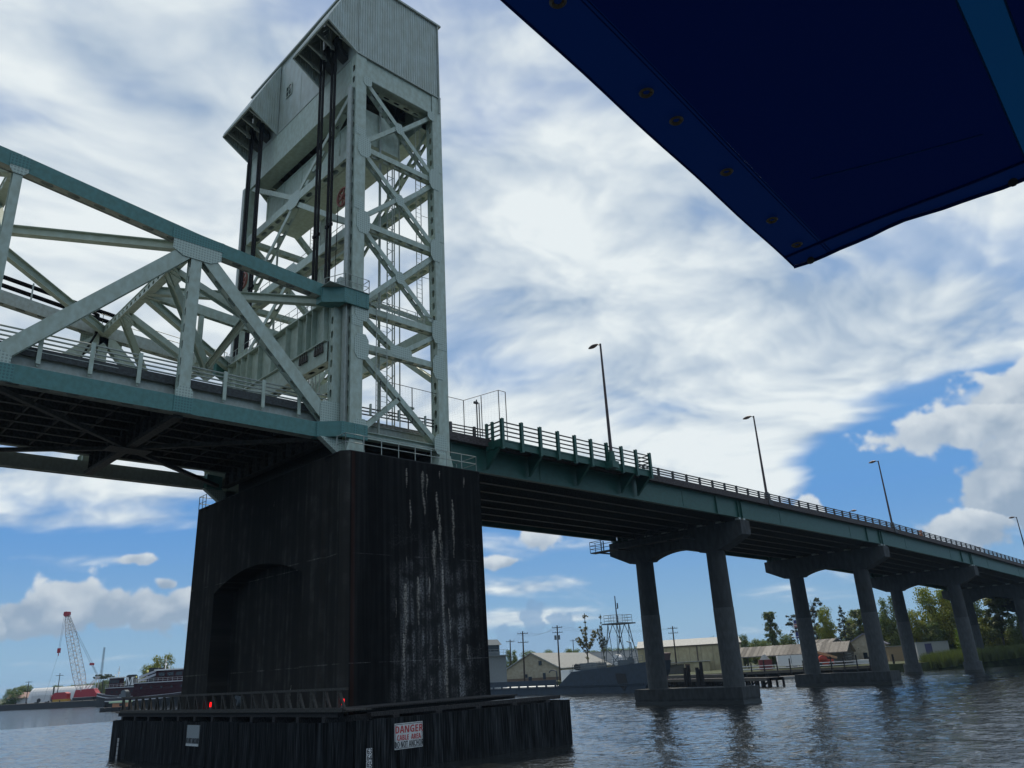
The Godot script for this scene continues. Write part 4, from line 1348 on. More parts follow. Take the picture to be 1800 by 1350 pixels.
	for i in 6:
		var x := -15.0 + i * 2.0
		gr.tube(Vector3(x, chord_y.call(x), -8.85), Vector3(x, chord_y.call(x) + 1.0, -8.85), 0.03, 0.03, 5)
	obj("guard_rail", gr, M.pale2, tray)
	# lifting girder between the end posts
	var lg := MB.new()
	lg.span(Vector3(-4.98, 26.55, -7.9), Vector3(-4.92, 29.5, 7.9))
	lg.span(Vector3(-5.4, 29.5, -7.9), Vector3(-4.2, 29.56, 7.9))
	lg.span(Vector3(-5.4, 26.48, -7.9), Vector3(-4.2, 26.55, 7.9))
	var go := obj("lifting_girder", lg, M.pale, t)
	for i in 11:
		var st := MB.new()
		var z: float = [-7.6, -6.0, -5.2, -4.0, -2.2, 0.0, 2.2, 4.0, 5.2, 6.0, 7.6][i]
		st.span(Vector3(-5.36, 26.55, z - 0.025), Vector3(-4.985, 29.5, z + 0.025))
		obj("stiffener", st, M.pale, go)
	guard(go, [Vector3(-5.35, 29.56, -7.6), Vector3(-5.35, 29.56, 7.6)], 1.3, 1.05, [0.5, 1.05], M.pale2, 0.025)
	var low := MB.new()
	low.member(Vector3(-4.8, 25.7, -7.9), Vector3(-4.8, 25.7, 7.9), 1.5, 0.8, X, 1.3, 0.36, 0.16)
	obj("portal_beam", low, M.pale, t)
	for z in [4.9, 7.0, -4.9, -7.0]:
		var sk := MB.new()
		for k in 4:
			sk.tube(Vector3(-5.3, 25.75, z - 0.5 + k * 0.3), Vector3(-5.3, 26.2, z - 0.5 + k * 0.3), 0.105, 0.08, 8)
			sk.tube(Vector3(-5.3, 26.2, z - 0.5 + k * 0.3), Vector3(-5.3, 26.48, z - 0.5 + k * 0.3), 0.045, 0.045, 6)
		obj("rope_sockets", sk, mat(lin(0.07, 0.06, 0.05), 0.7), go)
	# floor: cross beams, stringers, deck and curbs
	for i in 5:
		var m := MB.new()
		m.ibeam(Vector3(xs[i], 20.15, -7.95), Vector3(xs[i], 20.15, 7.95), 0.6, 1.7, X, 0.05)
		var fb := obj("floor_beam", m, M.floor, t)
		for k in 12:
			var z := -7.2 + k * 1.3
			obj("stiffener", one_box(Vector3(xs[i] - 0.28, 19.4, z - 0.02), Vector3(xs[i] + 0.28, 20.9, z + 0.02)), M.floor, fb)
	for k in 9:
		var m := MB.new()
		var z := -7.0 + k * 1.75
		m.ibeam(Vector3(-45.0, 20.75, z), Vector3(-3.9, 20.75, z), 0.3, 0.75, F)
		obj("stringer", m, M.floor, t)
	for i in 20:
		var m := MB.new()
		var x := -43.5 + i * 2.05
		m.bar(Vector3(x, 20.6, -7.0), Vector3(x, 20.6, 7.0), 0.12, 0.25, X)
		obj("cross_brace", m, M.floor, t)
	obj("deck", one_box(Vector3(-45.0, 21.13, -7.6), Vector3(-3.8, 21.32, 7.6)), M.floor, t)
	obj("roadway", one_box(Vector3(-45.0, 21.324, -7.4), Vector3(-3.8, 21.36, 7.4)), M.road, t)
	for sz in [-1.0, 1.0]:
		var m := MB.new()
		m.ibeam(Vector3(-45.0, 20.95, sz * 7.72), Vector3(-3.9, 20.95, sz * 7.62), 0.62, 0.95, F)
		obj("fascia_beam", m, M.pale2, t)
		obj("curb_angle", one_box(Vector3(-45.0, 21.08, sz * 7.935), Vector3(-3.9, 21.6, sz * 7.965)), M.dark_steel, t)
		var x := -44.75
		while x < -4.0:
			var p := MB.new()
			p.span(Vector3(x - 0.11, 20.72, sz * 7.97), Vector3(x + 0.11, 22.57, sz * 8.04))
			p.span(Vector3(x - 0.04, 20.6, sz * 7.78), Vector3(x + 0.04, 22.5, sz * 7.93))
			obj("rail_post", p, M.pale, t)
			x += 2.505
		for y in [21.75, 22.0, 22.25, 22.5]:
			var b := MB.new()
			b.tube(Vector3(-45.0, y, sz * 7.8), Vector3(-3.9, y, sz * 7.8), 0.055, 0.055, 8)
			obj("rail", b, M.pale2, t)
	# bottom laterals crossing under the floor
	for i in 4:
		for sz in [-1.0, 1.0]:
			var m := MB.new()
			var mid := Vector3(xs[1] if i < 2 else xs[3], 19.2, 0)
			var end := Vector3([xs[0] - 0.6, xs[2], xs[2], xs[4]][i], 19.4, sz * 7.9)
			m.bar(mid, end, 0.3, 0.24, F)
			obj("bottom_lateral", m, M.floor, t)
	for sz in [-1.0, 1.0]:
		gusset_flat(t, Vector3(-14.75, 30.0, sz * 4.25))
	gusset_flat(t, Vector3(-10.35, 25.55, 0.0))
	for i in [1, 3]:
		var m := MB.new()
		m.bar(Vector3(xs[i], 19.22, -8.0), Vector3(xs[i], 19.22, 8.0), 0.55, 0.2, X)
		m.span(Vector3(xs[i] - 1.3, 19.02, -0.7), Vector3(xs[i] + 1.3, 19.06, 0.7))
		obj("bottom_strut", m, M.floor, t)


func gusset_flat(t: Node, at: Vector3) -> void:
	var m := MB.new()
	var x := Vector3(10.05, -10.4, 0).normalized()
	m.prism(PackedVector3Array([at - x * 0.35 - Vector3(0, 0, 1.1), at - x * 0.35 + Vector3(0, 0, 1.1), at + x * 0.7 + Vector3(0, 0, 0.7), at + x * 0.7 - Vector3(0, 0, 0.7)]), x.cross(Vector3(0, 0, 1)) * 0.04)
	obj("gusset_plate", m, M.rivet, t)


# underside of the girders along the approach
func soffit(x: float) -> float:
	var k := [[-10.0, 18.72], [20.0, 18.68], [45.0, 18.52], [82.0, 18.14], [119.4, 17.1], [156.6, 15.7], [194.0, 14.1], [231.0, 12.3], [270.0, 10.2], [420.0, 3.0]]
	for i in k.size() - 1:
		if x <= k[i + 1][0]:
			var t: float = (x - k[i][0]) / (k[i + 1][0] - k[i][0])
			return lerpf(k[i][1], k[i + 1][1], t)
	return 3.0


const PIERS := [45.4, 82.6, 119.8, 157.0, 194.2, 231.4]


func approach_bridge() -> void:
	var t := thing("approach_bridge", "long approach bridge with green plate girders and a dark three bar railing", "bridge")
	var F := Vector3(0, 0, 1)
	var ends := [4.6, 45.4, 82.6, 119.8, 157.0, 194.2, 231.4, 270.0]
	for i in ends.size() - 1:
		var a: float = ends[i] + 0.06
		var b: float = ends[i + 1] - 0.06
		var n := 3
		for k in 8:
			var z := -8.5 + k * 17.04 / 7.0
			var m := MB.new()
			for s in n:
				var x0 := lerpf(a, b, float(s) / n)
				var x1 := lerpf(a, b, float(s + 1) / n)
				m.ibeam(Vector3(x0, soffit(x0) + 0.98, z), Vector3(x1, soffit(x1) + 0.98, z), 0.42, 1.96, F, 0.05)
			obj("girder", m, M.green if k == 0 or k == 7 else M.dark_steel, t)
		for z in [-8.5, 8.54]:
			for x in [a + 0.3, b - 0.3, b - 4.5]:
				var st := MB.new()
				st.span(Vector3(x - 0.04, soffit(x) + 0.06, z - 0.2), Vector3(x + 0.04, soffit(x) + 1.9, z + 0.2))
				obj("stiffener", st, M.green, t)
		for k in 2:
			var x := lerpf(a, b, 0.25 + 0.5 * k)
			for zz in [8.575, -8.535]:
				obj("splice_plate", one_box(Vector3(x - 0.35, soffit(x) + 0.2, zz - 0.012), Vector3(x + 0.35, soffit(x) + 1.75, zz + 0.012)), M.green, t)
		for k in 5:
			var x := lerpf(a, b, (k + 0.5) / 5.0)
			var cf := MB.new()
			cf.bar(Vector3(x, soffit(x) + 1.0, -8.4), Vector3(x, soffit(x) + 1.0, 8.4), 0.2, 0.5, Vector3(1, 0, 0))
			obj("cross_frame", cf, M.dark_steel, t)
	# deck slab, curbs
	var xs := [4.4, 20.0, 45.0, 82.0, 119.4, 156.6, 194.0, 231.0, 270.0]
	for i in xs.size() - 1:
		var a := Vector3(xs[i], soffit(xs[i]), 0)
		var b := Vector3(xs[i + 1], soffit(xs[i + 1]), 0)
		var m := MB.new()
		m.bar(a + Vector3(0, 2.13, 0), b + Vector3(0, 2.13, 0), 18.3, 0.3, F)
		obj("deck_slab", m, M.deck, t)
		m = MB.new()
		m.bar(a + Vector3(0, 2.30, 0), b + Vector3(0, 2.30, 0), 17.4, 0.03, F)
		obj("roadway", m, M.road, t)
		for sz in [-1.0, 1.0]:
			m = MB.new()
			m.bar(a + Vector3(0, 2.28, sz * 9.0), b + Vector3(0, 2.28, sz * 9.0), 0.42, 0.62, F)
			obj("curb", m, M.deck, t)
	# railing: posts with three bars
	for sz in [-1.0, 1.0]:
		var x := -2.4
		while x < 268.0:
			var wide: bool = x > 8.0 and x < 27.4 and sz > 0.0
			if not wide:
				var y := soffit(x)
				var p := MB.new()
				var pw := 0.1 if x > 4.4 else 0.045
				p.span(Vector3(x - pw, y + 2.55, sz * 9.1 - 0.09), Vector3(x + pw, y + 3.36, sz * 9.1 + 0.09))
				obj("rail_post", p, M.rail if x > 4.4 else M.pale2, t)
			x += 2.35
		for yy in [2.82, 3.06, 3.30]:
			for i in xs.size() - 1:
				var m := MB.new()
				var a := Vector3(xs[i] if i > 0 else -3.6, soffit(xs[i]) + yy, sz * (9.1 if i > 0 else 8.3))
				var b := Vector3(xs[i + 1], soffit(xs[i + 1]) + yy, sz * 9.1)
				if sz > 0.0 and i == 0:
					b = Vector3(8.4, soffit(8.4) + yy, 9.1)
				if sz < 0.0 and i == 0:
					a.z = -8.3
				if sz > 0.0 and i == 1:
					a = Vector3(27.3, soffit(27.3) + yy, 9.1)
				m.bar(a, b, 0.09, 0.1 if i > 0 else 0.07, F)
				obj("rail_bar", m, M.rail, t)
	# floor of the roadway through the tower
	obj("tower_deck", one_box(Vector3(-3.7, 21.0, -7.9), Vector3(4.38, 21.3, 7.9)), M.road, t)
	for k in 7:
		var z := -7.8 + k * 2.6
		var m := MB.new()
		m.ibeam(Vector3(-3.7, 20.5, z), Vector3(4.38, 20.5, z), 0.35, 0.98, F)
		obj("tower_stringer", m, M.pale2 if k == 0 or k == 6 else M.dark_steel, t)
	for x in [-3.4, 4.2]:
		var m := MB.new()
		m.ibeam(Vector3(x, 19.4, -8.3), Vector3(x, 19.4, 8.3), 0.4, 1.2, Vector3(1, 0, 0))
		obj("tower_cross_beam", m, M.dark_steel, t)
	# bump-out for the bridge tender on the near side
	var w := obj("side_platform", one_box(Vector3(8.3, 20.88, 9.22), Vector3(27.3, 21.0, 10.55)), M.green, t)
	obj("edge_beam", one_box(Vector3(8.3, 20.40, 10.38), Vector3(27.3, 20.88, 10.5)), M.green, w)
	obj("end_beam", one_box(Vector3(8.3, 20.42, 9.22), Vector3(8.42, 20.88, 10.38)), M.green, w)
	obj("end_beam", one_box(Vector3(27.18, 20.42, 9.22), Vector3(27.3, 20.88, 10.38)), M.green, w)
	for x in [8.4, 13.0, 18.8, 24.8, 27.2]:
		var m := MB.new()
		m.prism(PackedVector3Array([Vector3(x, 20.86, 8.77), Vector3(x, 20.86, 10.37), Vector3(x, 20.42, 10.37), Vector3(x, 19.0, 8.77)]), Vector3(0.09, 0, 0))
		m.bar(Vector3(x + 0.045, 18.98, 8.77), Vector3(x + 0.045, 20.4, 10.37), 0.26, 0.05, Vector3(1, 0, 0))
		obj("bracket", m, M.green, w)
	obj("soffit_plate", one_box(Vector3(8.5, 20.80, 8.8), Vector3(27.1, 20.84, 10.3)), M.green, w)
	for i in 10:
		var x := 8.5 + i * 18.65 / 9.0
		var m := MB.new()
		m.span(Vector3(x - 0.13, 20.2, 10.51), Vector3(x + 0.13, 22.62, 10.58))
		m.span(Vector3(x - 0.05, 20.3, 10.585), Vector3(x + 0.05, 22.58, 10.70))
		m.span(Vector3(x - 0.13, 20.2, 10.705), Vector3(x + 0.13, 22.62, 10.74))
		obj("rail_post", m, M.green, w)
	for y in [21.35, 21.7, 22.05, 22.4]:
		for e in [[Vector3(8.5, y, 10.46), Vector3(27.2, y, 10.46)], [Vector3(8.45, y, 9.1), Vector3(8.45, y, 10.45)], [Vector3(27.25, y, 9.1), Vector3(27.25, y, 10.45)]]:
			var m := MB.new()
			m.bar(e[0], e[1], 0.08, 0.1, Vector3.UP)
			obj("rail_bar", m, M.rail, w)
	for z in [9.1, 9.75]:
		obj("rail_post", one_box(Vector3(8.2, 20.3, z - 0.1), Vector3(8.38, 22.5, z + 0.1)), M.green, w)
	# tall wire fence that closes the platform
	var fence := thing("wire_fence", "tall thin wire mesh fence closing off the end of the side platform", "fence")
	var corners := [Vector3(-1.6, 21.3, 9.1), Vector3(6.0, 21.3, 9.12), Vector3(8.45, 21.0, 10.45), Vector3(9.2, 21.0, 10.45)]
	for q in [[0, 0.0, 24.0], [0, 0.36, 24.0], [0, 0.7, 24.0], [1, 0.0, 24.0], [1, 0.5, 24.4], [2, 0.0, 24.95], [2, 1.0, 24.95]]:
		var p: Vector3 = corners[q[0]].lerp(corners[q[0] + 1], q[1])
		var m := MB.new()
		m.tube(p, Vector3(p.x, q[2], p.z), 0.035, 0.035, 6)
		obj("fence_post", m, M.rail, fence)
	var top := [Vector3(-1.6, 24.0, 9.1), Vector3(6.0, 24.0, 9.12), Vector3(8.45, 24.95, 10.45), Vector3(9.2, 24.95, 10.45)]
	for i in 3:
		var m := MB.new()
		m.tube(top[i], top[i + 1], 0.025, 0.025, 5)
		obj("top_wire", m, M.rail, fence)
		var mesh := MB.new()
		var l: float = corners[i].distance_to(corners[i + 1])
		var n := int(l / 0.25)
		for k in n:
			var u := (k + 0.5) / n
			mesh.tube(corners[i].lerp(corners[i + 1], u), top[i].lerp(top[i + 1], u), 0.002, 0.002, 3, false)
		for k in 20:
			var u := (k + 0.5) / 20.0
			mesh.tube(corners[i].lerp(top[i], u), corners[i + 1].lerp(top[i + 1], u), 0.002, 0.002, 3, false)
		obj("wire_mesh", mesh, M.rail, fence).set_meta("kind", "stuff")
	# a low camera mast on the platform, a gate arm behind and a barrel further on
	var mast := thing("signal_mast", "short thin mast with a camera behind the platform fence", "mast", Vector3(6.9, 21.0, 9.6))
	var mm := MB.new()
	mm.tube(Vector3.ZERO, Vector3(0, 3.1, 0), 0.05, 0.05)
	mm.tube(Vector3(0.25, 0, 0), Vector3(0.25, 2.9, 0), 0.04, 0.04)
	obj("pole", mm, M.rail, mast)
	obj("camera_box", one_box(Vector3(-0.25, 2.75, -0.08), Vector3(0.1, 2.92, 0.08)), M.rail, mast)
	var gate := thing("floodlight", "small floodlight on a thin post behind the tower leg", "lamp", Vector3(2.2, 21.2, 7.2))
	mm = MB.new()
	mm.tube(Vector3.ZERO, Vector3(0, 2.0, 0), 0.05, 0.05)
	obj("pole", mm, M.rail, gate)
	obj("head", one_box(Vector3(-0.1, 1.95, -0.1), Vector3(0.5, 2.1, 0.1)), M.pale2, gate)
	var brl := thing("traffic_barrel", "small orange traffic barrel behind the distant railing", "barrel", Vector3(98.5, soffit(98.5) + 2.6, 8.7))
	var bm := MB.new()
	bm.tube(Vector3.ZERO, Vector3(0, 1.0, 0), 0.3, 0.24, 12)
	obj("body", bm, mat(lin(0.7, 0.2, 0.03), 0.5), brl)
	bm = MB.new()
	bm.tube(Vector3(0, 0.5, 0), Vector3(0, 0.65, 0), 0.283, 0.275, 12)
	obj("band", bm, M.white, brl)


func bridge_piers() -> void:
	var names := ["concrete bridge pier on a low footing nearest to the black tower pier", "second concrete bridge pier from the tower, on a low footing", "third bridge pier from the tower, bare columns standing in the water", "fourth bridge pier from the tower, half hidden at the right shore", "fifth bridge pier from the tower, on the shaded shore", "sixth bridge pier from the tower, farthest visible"]
	for i in PIERS.size():
		var x: float = PIERS[i]
		var top := soffit(x) - 0.28
		var t := thing("bridge_pier", names[i], "bridge pier", Vector3(x, 0, 0), 0.0, "concrete piers of the approach bridge")
		var half := 0.95
		var pts := PackedVector3Array()
		for q in [[-9.05, 0.0], [-9.05, -1.5], [-6.2, -2.75], [-3.6, -2.78]]:
			pts.append(Vector3(-half, top + q[1], q[0]))
		for k in 11:
			var z := -3.3 + k * 0.66
			pts.append(Vector3(-half, top - 2.62 + 0.62 * (1.0 - pow(z / 3.4, 2.0)), z))
		for q in [[3.6, -2.78], [6.2, -2.75], [9.05, -1.5], [9.05, 0.0]]:
			pts.append(Vector3(-half, top + q[1], q[0]))
		var cap := MB.new()
		cap.prism(pts, Vector3(2.0 * half, 0, 0))
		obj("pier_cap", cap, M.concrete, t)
		for z in [-4.75, 4.95]:
			var c := MB.new()
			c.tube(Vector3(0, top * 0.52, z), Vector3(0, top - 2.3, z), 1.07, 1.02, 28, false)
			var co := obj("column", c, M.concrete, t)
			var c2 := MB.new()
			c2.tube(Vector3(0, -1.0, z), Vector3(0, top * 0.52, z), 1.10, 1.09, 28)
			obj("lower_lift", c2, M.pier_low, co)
			if i >= 2:
				var wt := MB.new()
				wt.tube(Vector3(0, -1.0, z), Vector3(0, 0.42, z), 1.47, 1.46, 28)
				obj("wet_band", wt, M.wet, co)
			if i >= 2:
				var ring := MB.new()
				ring.tube(Vector3(0, -1.0, z), Vector3(0, 1.7, z), 1.45, 1.42, 28)
				obj("collar", ring, M.pier_low, co)
		if i < 2:
			var f := MB.new()
			f.span(Vector3(-1.7, -1.2, -6.75), Vector3(1.7, 1.62, 6.75))
			f.span(Vector3(-1.75, 0.55, -6.8), Vector3(1.75, 1.3, 6.8))
			var fo := obj("footing", f, M.concrete, t)
			obj("wet_band", one_box(Vector3(-1.77, -1.1, -6.82), Vector3(1.77, 0.34, 6.82)), M.wet, fo)
		for k in 8:
			var z := -8.5 + k * 17.04 / 7.0
			for dx in [-0.45, 0.45]:
				obj("bearing", one_box(Vector3(dx - 0.2, top + 0.002, z - 0.25), Vector3(dx + 0.2, top + 0.275, z + 0.25)), M.pale2 if k > 0 else M.green, t)
	# small inspection platform hung at the far end of the first pier cap
	var p := thing("inspection_platform", "small railed steel platform hung at the far end of the nearest pier cap", "platform")
	var x0: float = PIERS[0] - 3.1
	obj("floor", one_box(Vector3(x0, 17.1, -10.3), Vector3(x0 + 1.0, 17.22, 3.4)), M.dark_steel, p)
	guard(p, [Vector3(x0, 17.22, 3.4), Vector3(x0, 17.22, -10.3), Vector3(x0 + 1.0, 17.22, -10.3), Vector3(x0 + 1.0, 17.22, -9.3)], 1.7, 1.25, [0.4, 0.8, 1.25], M.dark_steel, 0.04)
	for z in [-9.0, -6.0, -2.5, 1.0, 3.2]:
		var m := MB.new()
		m.bar(Vector3(x0, 17.05, z), Vector3(PIERS[0] - 0.9, 17.05, z), 0.14, 0.16, Vector3(0, 0, 1))
		m.bar(Vector3(x0 + 1.0, 17.2, z), Vector3(x0 + 1.0, soffit(45.0), z), 0.1, 0.1, Vector3(0, 0, 1))
		obj("hanger", m, M.dark_steel, p)


func lamps() -> void:
	var nm := ["tall street lamp rising from the green side platform", "tall street lamp on the railing above the nearest bridge pier", "tall street lamp on the railing, third from the tower", "tall street lamp at the far right of the bridge railing", "short looking lamp on the far railing, left one", "short looking lamp on the far railing, right one"]
	var at := [Vector3(21.2, 20.9, 10.9), Vector3(51.5, 0, 8.9), Vector3(87.2, 0, 8.9), Vector3(155.0, 0, 8.9), Vector3(116.5, 0, -8.9), Vector3(186.0, 0, -8.9)]
	for i in 6:
		var p: Vector3 = at[i]
		if i > 0:
			p.y = soffit(p.x) + 2.6
		var s := -1.0 if p.z > 0.0 else 1.0
		var t := thing("street_lamp", nm[i], "street lamp", p, 0.0, "street lamps along the bridge")
		var h: float = [11.1, 10.1, 10.1, 10.0, 9.2, 9.4][i]
		var m := MB.new()
		m.tube(Vector3.ZERO, Vector3(0, h, 0), 0.155, 0.085, 10)
		obj("pole", m, M.lamp, t)
		var b := MB.new()
		b.tube(Vector3(0, -0.5, 0), Vector3(0, 0.9, 0), 0.38, 0.26, 8)
		b.span(Vector3(-0.45, -0.6, -0.4), Vector3(0.45, 0.0, 0.4))
		obj("base", b, M.green if i == 0 else M.rail, t)
		var a := MB.new()
		a.tube(Vector3(0, h - 0.15, 0), Vector3(0, h + 0.05, s * 0.35), 0.05, 0.05, 6)
		obj("arm", a, M.lamp, t)
		var hd := MB.new()
		for k in 5:
			var w0 := 0.06 + 0.13 * sin(PI * k / 5.0)
			var w1 := 0.06 + 0.13 * sin(PI * (k + 1) / 5.0)
			hd.tube(Vector3(0, h + 0.05 - 0.012 * k, s * (0.3 + 0.22 * k)), Vector3(0, h + 0.04 - 0.012 * k, s * (0.52 + 0.22 * k)), w0, w1, 8)
		obj("lamp_head", hd, M.lamp, t)


func landing_craft() -> void:
	var t := thing("landing_craft", "moored blue gray landing craft with a high bow and an open mast platform", "ship")
	var prof := [[-86.0, -1.0], [-86.0, 1.2], [-48.2, 1.2], [-44.6, 3.55], [-34.0, 4.15], [-34.0, -1.0]]
	var pts := PackedVector3Array()
	for q in prof:
		pts.append(Vector3(75.0, q[1], q[0]))
	var m := MB.new()
	m.prism(pts, Vector3(9.0, 0, 0))
	var hull := obj("hull", m, M.ship, t)
	var bo := MB.new()
	bo.prism(PackedVector3Array([Vector3(75.0, -1.0, -34.0), Vector3(75.0, 4.15, -34.0), Vector3(75.0, 4.5, -28.4), Vector3(75.0, 4.6, -27.2), Vector3(75.0, 3.0, -27.6), Vector3(75.0, 1.3, -28.6), Vector3(75.0, -1.0, -30.4)]), Vector3(5.0, 0, 0))
	obj("bow", bo, M.ship, t)
	for y in [1.05, 1.25]:
		var r := MB.new()
		r.bar(Vector3(74.93, y, -86.0), Vector3(74.93, y + 0.1, -29.3), 0.16, 0.1, Vector3(1, 0, 0))
		obj("rub_strake", r, M.ship, hull)
	var bw := MB.new()
	for i in 15:
		var z := -82.9 + i * 2.3
		bw.span(Vector3(75.05, 1.55, z), Vector3(75.15, 2.4, z + 2.28))
		bw.span(Vector3(75.0, 1.2, z + 1.9), Vector3(75.14, 1.56, z + 2.3))
	obj("bulwark", bw, M.ship, t)
	var dk := MB.new()
	dk.span(Vector3(75.3, 1.2, -85.5), Vector3(83.7, 1.26, -48.5))
	obj("cargo_deck", dk, mat(lin(0.62, 0.64, 0.62), 0.8), t)
	var pocket := MB.new()
	pocket.prism(PackedVector3Array([Vector3(74.94, 3.0, -34.9), Vector3(74.94, 2.9, -32.8), Vector3(74.94, 1.2, -32.6), Vector3(74.94, 0.3, -33.4), Vector3(74.94, 1.5, -34.6)]), Vector3(0.05, 0, 0))
	obj("anchor_pocket", pocket, M.black, hull)
	# bow ramp stored upright
	var rp := MB.new()
	rp.prism(PackedVector3Array([Vector3(75.2, 5.75, -27.6), Vector3(75.2, 5.65, -27.0), Vector3(75.2, 1.4, -28.3), Vector3(75.2, 1.4, -28.9)]), Vector3(4.7, 0, 0))
	obj("bow_ramp", rp, mat(lin(0.13, 0.09, 0.09), 0.8), t)
	var dz := -7.4
	# deckhouse and pilothouse aft
	var dh := MB.new()
	dh.span(Vector3(76.0, 1.26, -67.0 + dz), Vector3(83.0, 7.2, -61.9 + dz))
	dh.span(Vector3(75.7, 7.2, -67.2 + dz), Vector3(83.3, 7.35, -61.2 + dz))
	var d := obj("deckhouse", dh, M.ship_gray, t)
	obj("door", one_box(Vector3(75.93, 1.5, -64.2 + dz), Vector3(75.99, 6.6, -63.3 + dz)), M.black, d)
	var ph := MB.new()
	ph.span(Vector3(77.0, 7.35, -66.0 + dz), Vector3(82.0, 8.1, -62.6 + dz))
	ph.prism(PackedVector3Array([Vector3(76.7, 9.3, -66.2 + dz), Vector3(76.7, 9.3, -62.2 + dz), Vector3(76.7, 10.4, -63.4 + dz), Vector3(76.7, 10.4, -65.4 + dz)]), Vector3(5.6, 0, 0))
	for q in [[77.05, -65.9 + dz], [77.05, -64.6 + dz], [77.05, -62.75 + dz], [81.9, -65.9 + dz], [81.9, -62.75 + dz]]:
		ph.span(Vector3(q[0] - 0.1, 8.1, q[1] - 0.12), Vector3(q[0] + 0.1, 9.3, q[1] + 0.12))
	var po := obj("pilothouse", ph, M.ship_gray, t)
	obj("window", one_box(Vector3(77.1, 8.1, -65.8 + dz), Vector3(77.14, 9.3, -62.8 + dz)), mat(lin(0.3, 0.4, 0.45), 0.1), po)
	obj("window", one_box(Vector3(77.2, 8.1, -62.74 + dz), Vector3(81.8, 9.3, -62.7 + dz)), M.glass, po)
	guard(d, [Vector3(75.9, 7.35, -61.3 + dz), Vector3(75.9, 7.35, -62.4 + dz)], 0.8, 1.0, [0.5, 1.0], M.ship_gray)
	guard(d, [Vector3(75.9, 7.35, -61.3 + dz), Vector3(83.0, 7.35, -61.3 + dz)], 1.2, 1.0, [0.5, 1.0], M.ship_gray)
	m = MB.new()
	m.tube(Vector3(79.0, 10.4, -64.4 + dz), Vector3(79.0, 13.6, -64.4 + dz), 0.12, 0.08)
	m.tube(Vector3(79.0, 11.8, -65.2 + dz), Vector3(79.0, 11.8, -63.5 + dz), 0.25, 0.25, 10)
	obj("radar_mast", m, M.white, po)
	# foredeck rails, winch and reels
	var fd := [Vector3(75.2, 3.6, -44.4), Vector3(75.2, 4.45, -29.2)]
	guard(t, fd, 1.6, 1.05, [0.35, 0.7, 1.05], M.ship_gray, 0.035)
	guard(t, [fd[0], Vector3(83.5, 3.6, -44.4)], 1.6, 1.05, [0.35, 0.7, 1.05], M.ship_gray, 0.035)
	obj("locker", one_box(Vector3(76.2, 3.6, -43.6), Vector3(78.6, 4.85, -39.6)), M.ship_gray, t)
	m = MB.new()
	m.tube(Vector3(75.8, 4.3, -44.1), Vector3(76.6, 4.3, -44.1), 0.55, 0.55, 14)
	obj("reel", m, M.black, t)
	m = MB.new()
	m.tube(Vector3(77.0, 5.1, -36.2), Vector3(77.9, 5.1, -36.2), 0.85, 0.85, 16)
	obj("winch_drum", m, M.white, t)
	m = MB.new()
	m.span(Vector3(76.2, 4.1, -35.0), Vector3(77.4, 5.0, -32.6))
	m.tube(Vector3(75.9, 4.9, -32.2), Vector3(76.2, 4.9, -32.2), 0.5, 0.5, 14)
	obj("deck_gear", m, M.ship_gray, t)
	# lattice of legs with a railed platform
	var legs := MB.new()
	for q in [[76.4, -38.0, -36.7], [76.4, -33.4, -34.8], [79.6, -38.0, -36.7], [79.6, -33.4, -34.8]]:
		legs.tube(Vector3(q[0], 3.9, q[1]), Vector3(q[0], 10.8, q[2]), 0.08, 0.08, 6)
		legs.tube(Vector3(q[0], 3.9, -35.7 + signf(q[1] + 35.7) * 0.4), Vector3(q[0], 10.8, q[2]), 0.06, 0.06, 6)
		legs.tube(Vector3(q[0], 7.4, q[1] * 0.5 + q[2] * 0.5), Vector3(q[0], 10.8, -35.7), 0.06, 0.06, 6)
	for x in [76.4, 79.6]:
		legs.tube(Vector3(x, 6.8, -37.4), Vector3(x, 4.0, -34.6), 0.06, 0.06, 6)
		legs.tube(Vector3(x, 6.8, -34.0), Vector3(x, 4.0, -36.8), 0.06, 0.06, 6)
	obj("mast_legs", legs, M.ship_gray, t).set_meta("kind", "stuff")
	var ml := MB.new()
	ladder(ml, Vector3(76.2, 4.0, -38.2), 6.8, Vector3(0, 0, 1), 0.5)
	obj("ladder", ml, M.ship_gray, t)
	obj("mast_platform", one_box(Vector3(75.9, 10.75, -37.6), Vector3(80.2, 10.95, -33.7)), M.ship_gray, t)
	guard(t, [Vector3(76.1, 10.95, -37.2), Vector3(76.1, 10.95, -34.2), Vector3(79.9, 10.95, -34.2), Vector3(79.9, 10.95, -37.2), Vector3(76.1, 10.95, -37.2)], 1.4, 1.3, [0.4, 0.85, 1.3], M.ship_gray, 0.035)
	m = MB.new()
	m.tube(Vector3(77.6, 10.95, -35.6), Vector3(77.6, 15.4, -35.6), 0.12, 0.08, 8)
	m.tube(Vector3(77.6, 13.3, -35.2), Vector3(77.6, 14.2, -35.2), 0.11, 0.11, 8)
	m.tube(Vector3(77.6, 13.3, -35.6), Vector3(77.6, 13.3, -35.2), 0.05, 0.05, 6)
	obj("mast", m, M.ship, t)
	m = MB.new()
	m.tube(Vector3(75.6, 4.2, -31.6), Vector3(75.6, 7.6, -31.6), 0.1, 0.1, 8)
	m.tube(Vector3(75.6, 7.6, -31.6), Vector3(75.6, 7.8, -32.4), 0.08, 0.08, 8)
	obj("davit", m, M.ship_gray, t)
	m = MB.new()
	m.tube(Vector3(75.9, 1.3, -48.9), Vector3(75.9, 3.6, -48.9), 0.1, 0.1, 8)
	for k in 6:
		m.tube(Vector3(75.9, 3.6 + sin(PI * k / 6) * 0.4, -48.9 - 0.9 + 0.9 * cos(PI * k / 6)), Vector3(75.9, 3.6 + sin(PI * (k + 1) / 6) * 0.4, -48.9 - 0.9 + 0.9 * cos(PI * (k + 1) / 6)), 0.1, 0.1, 8)
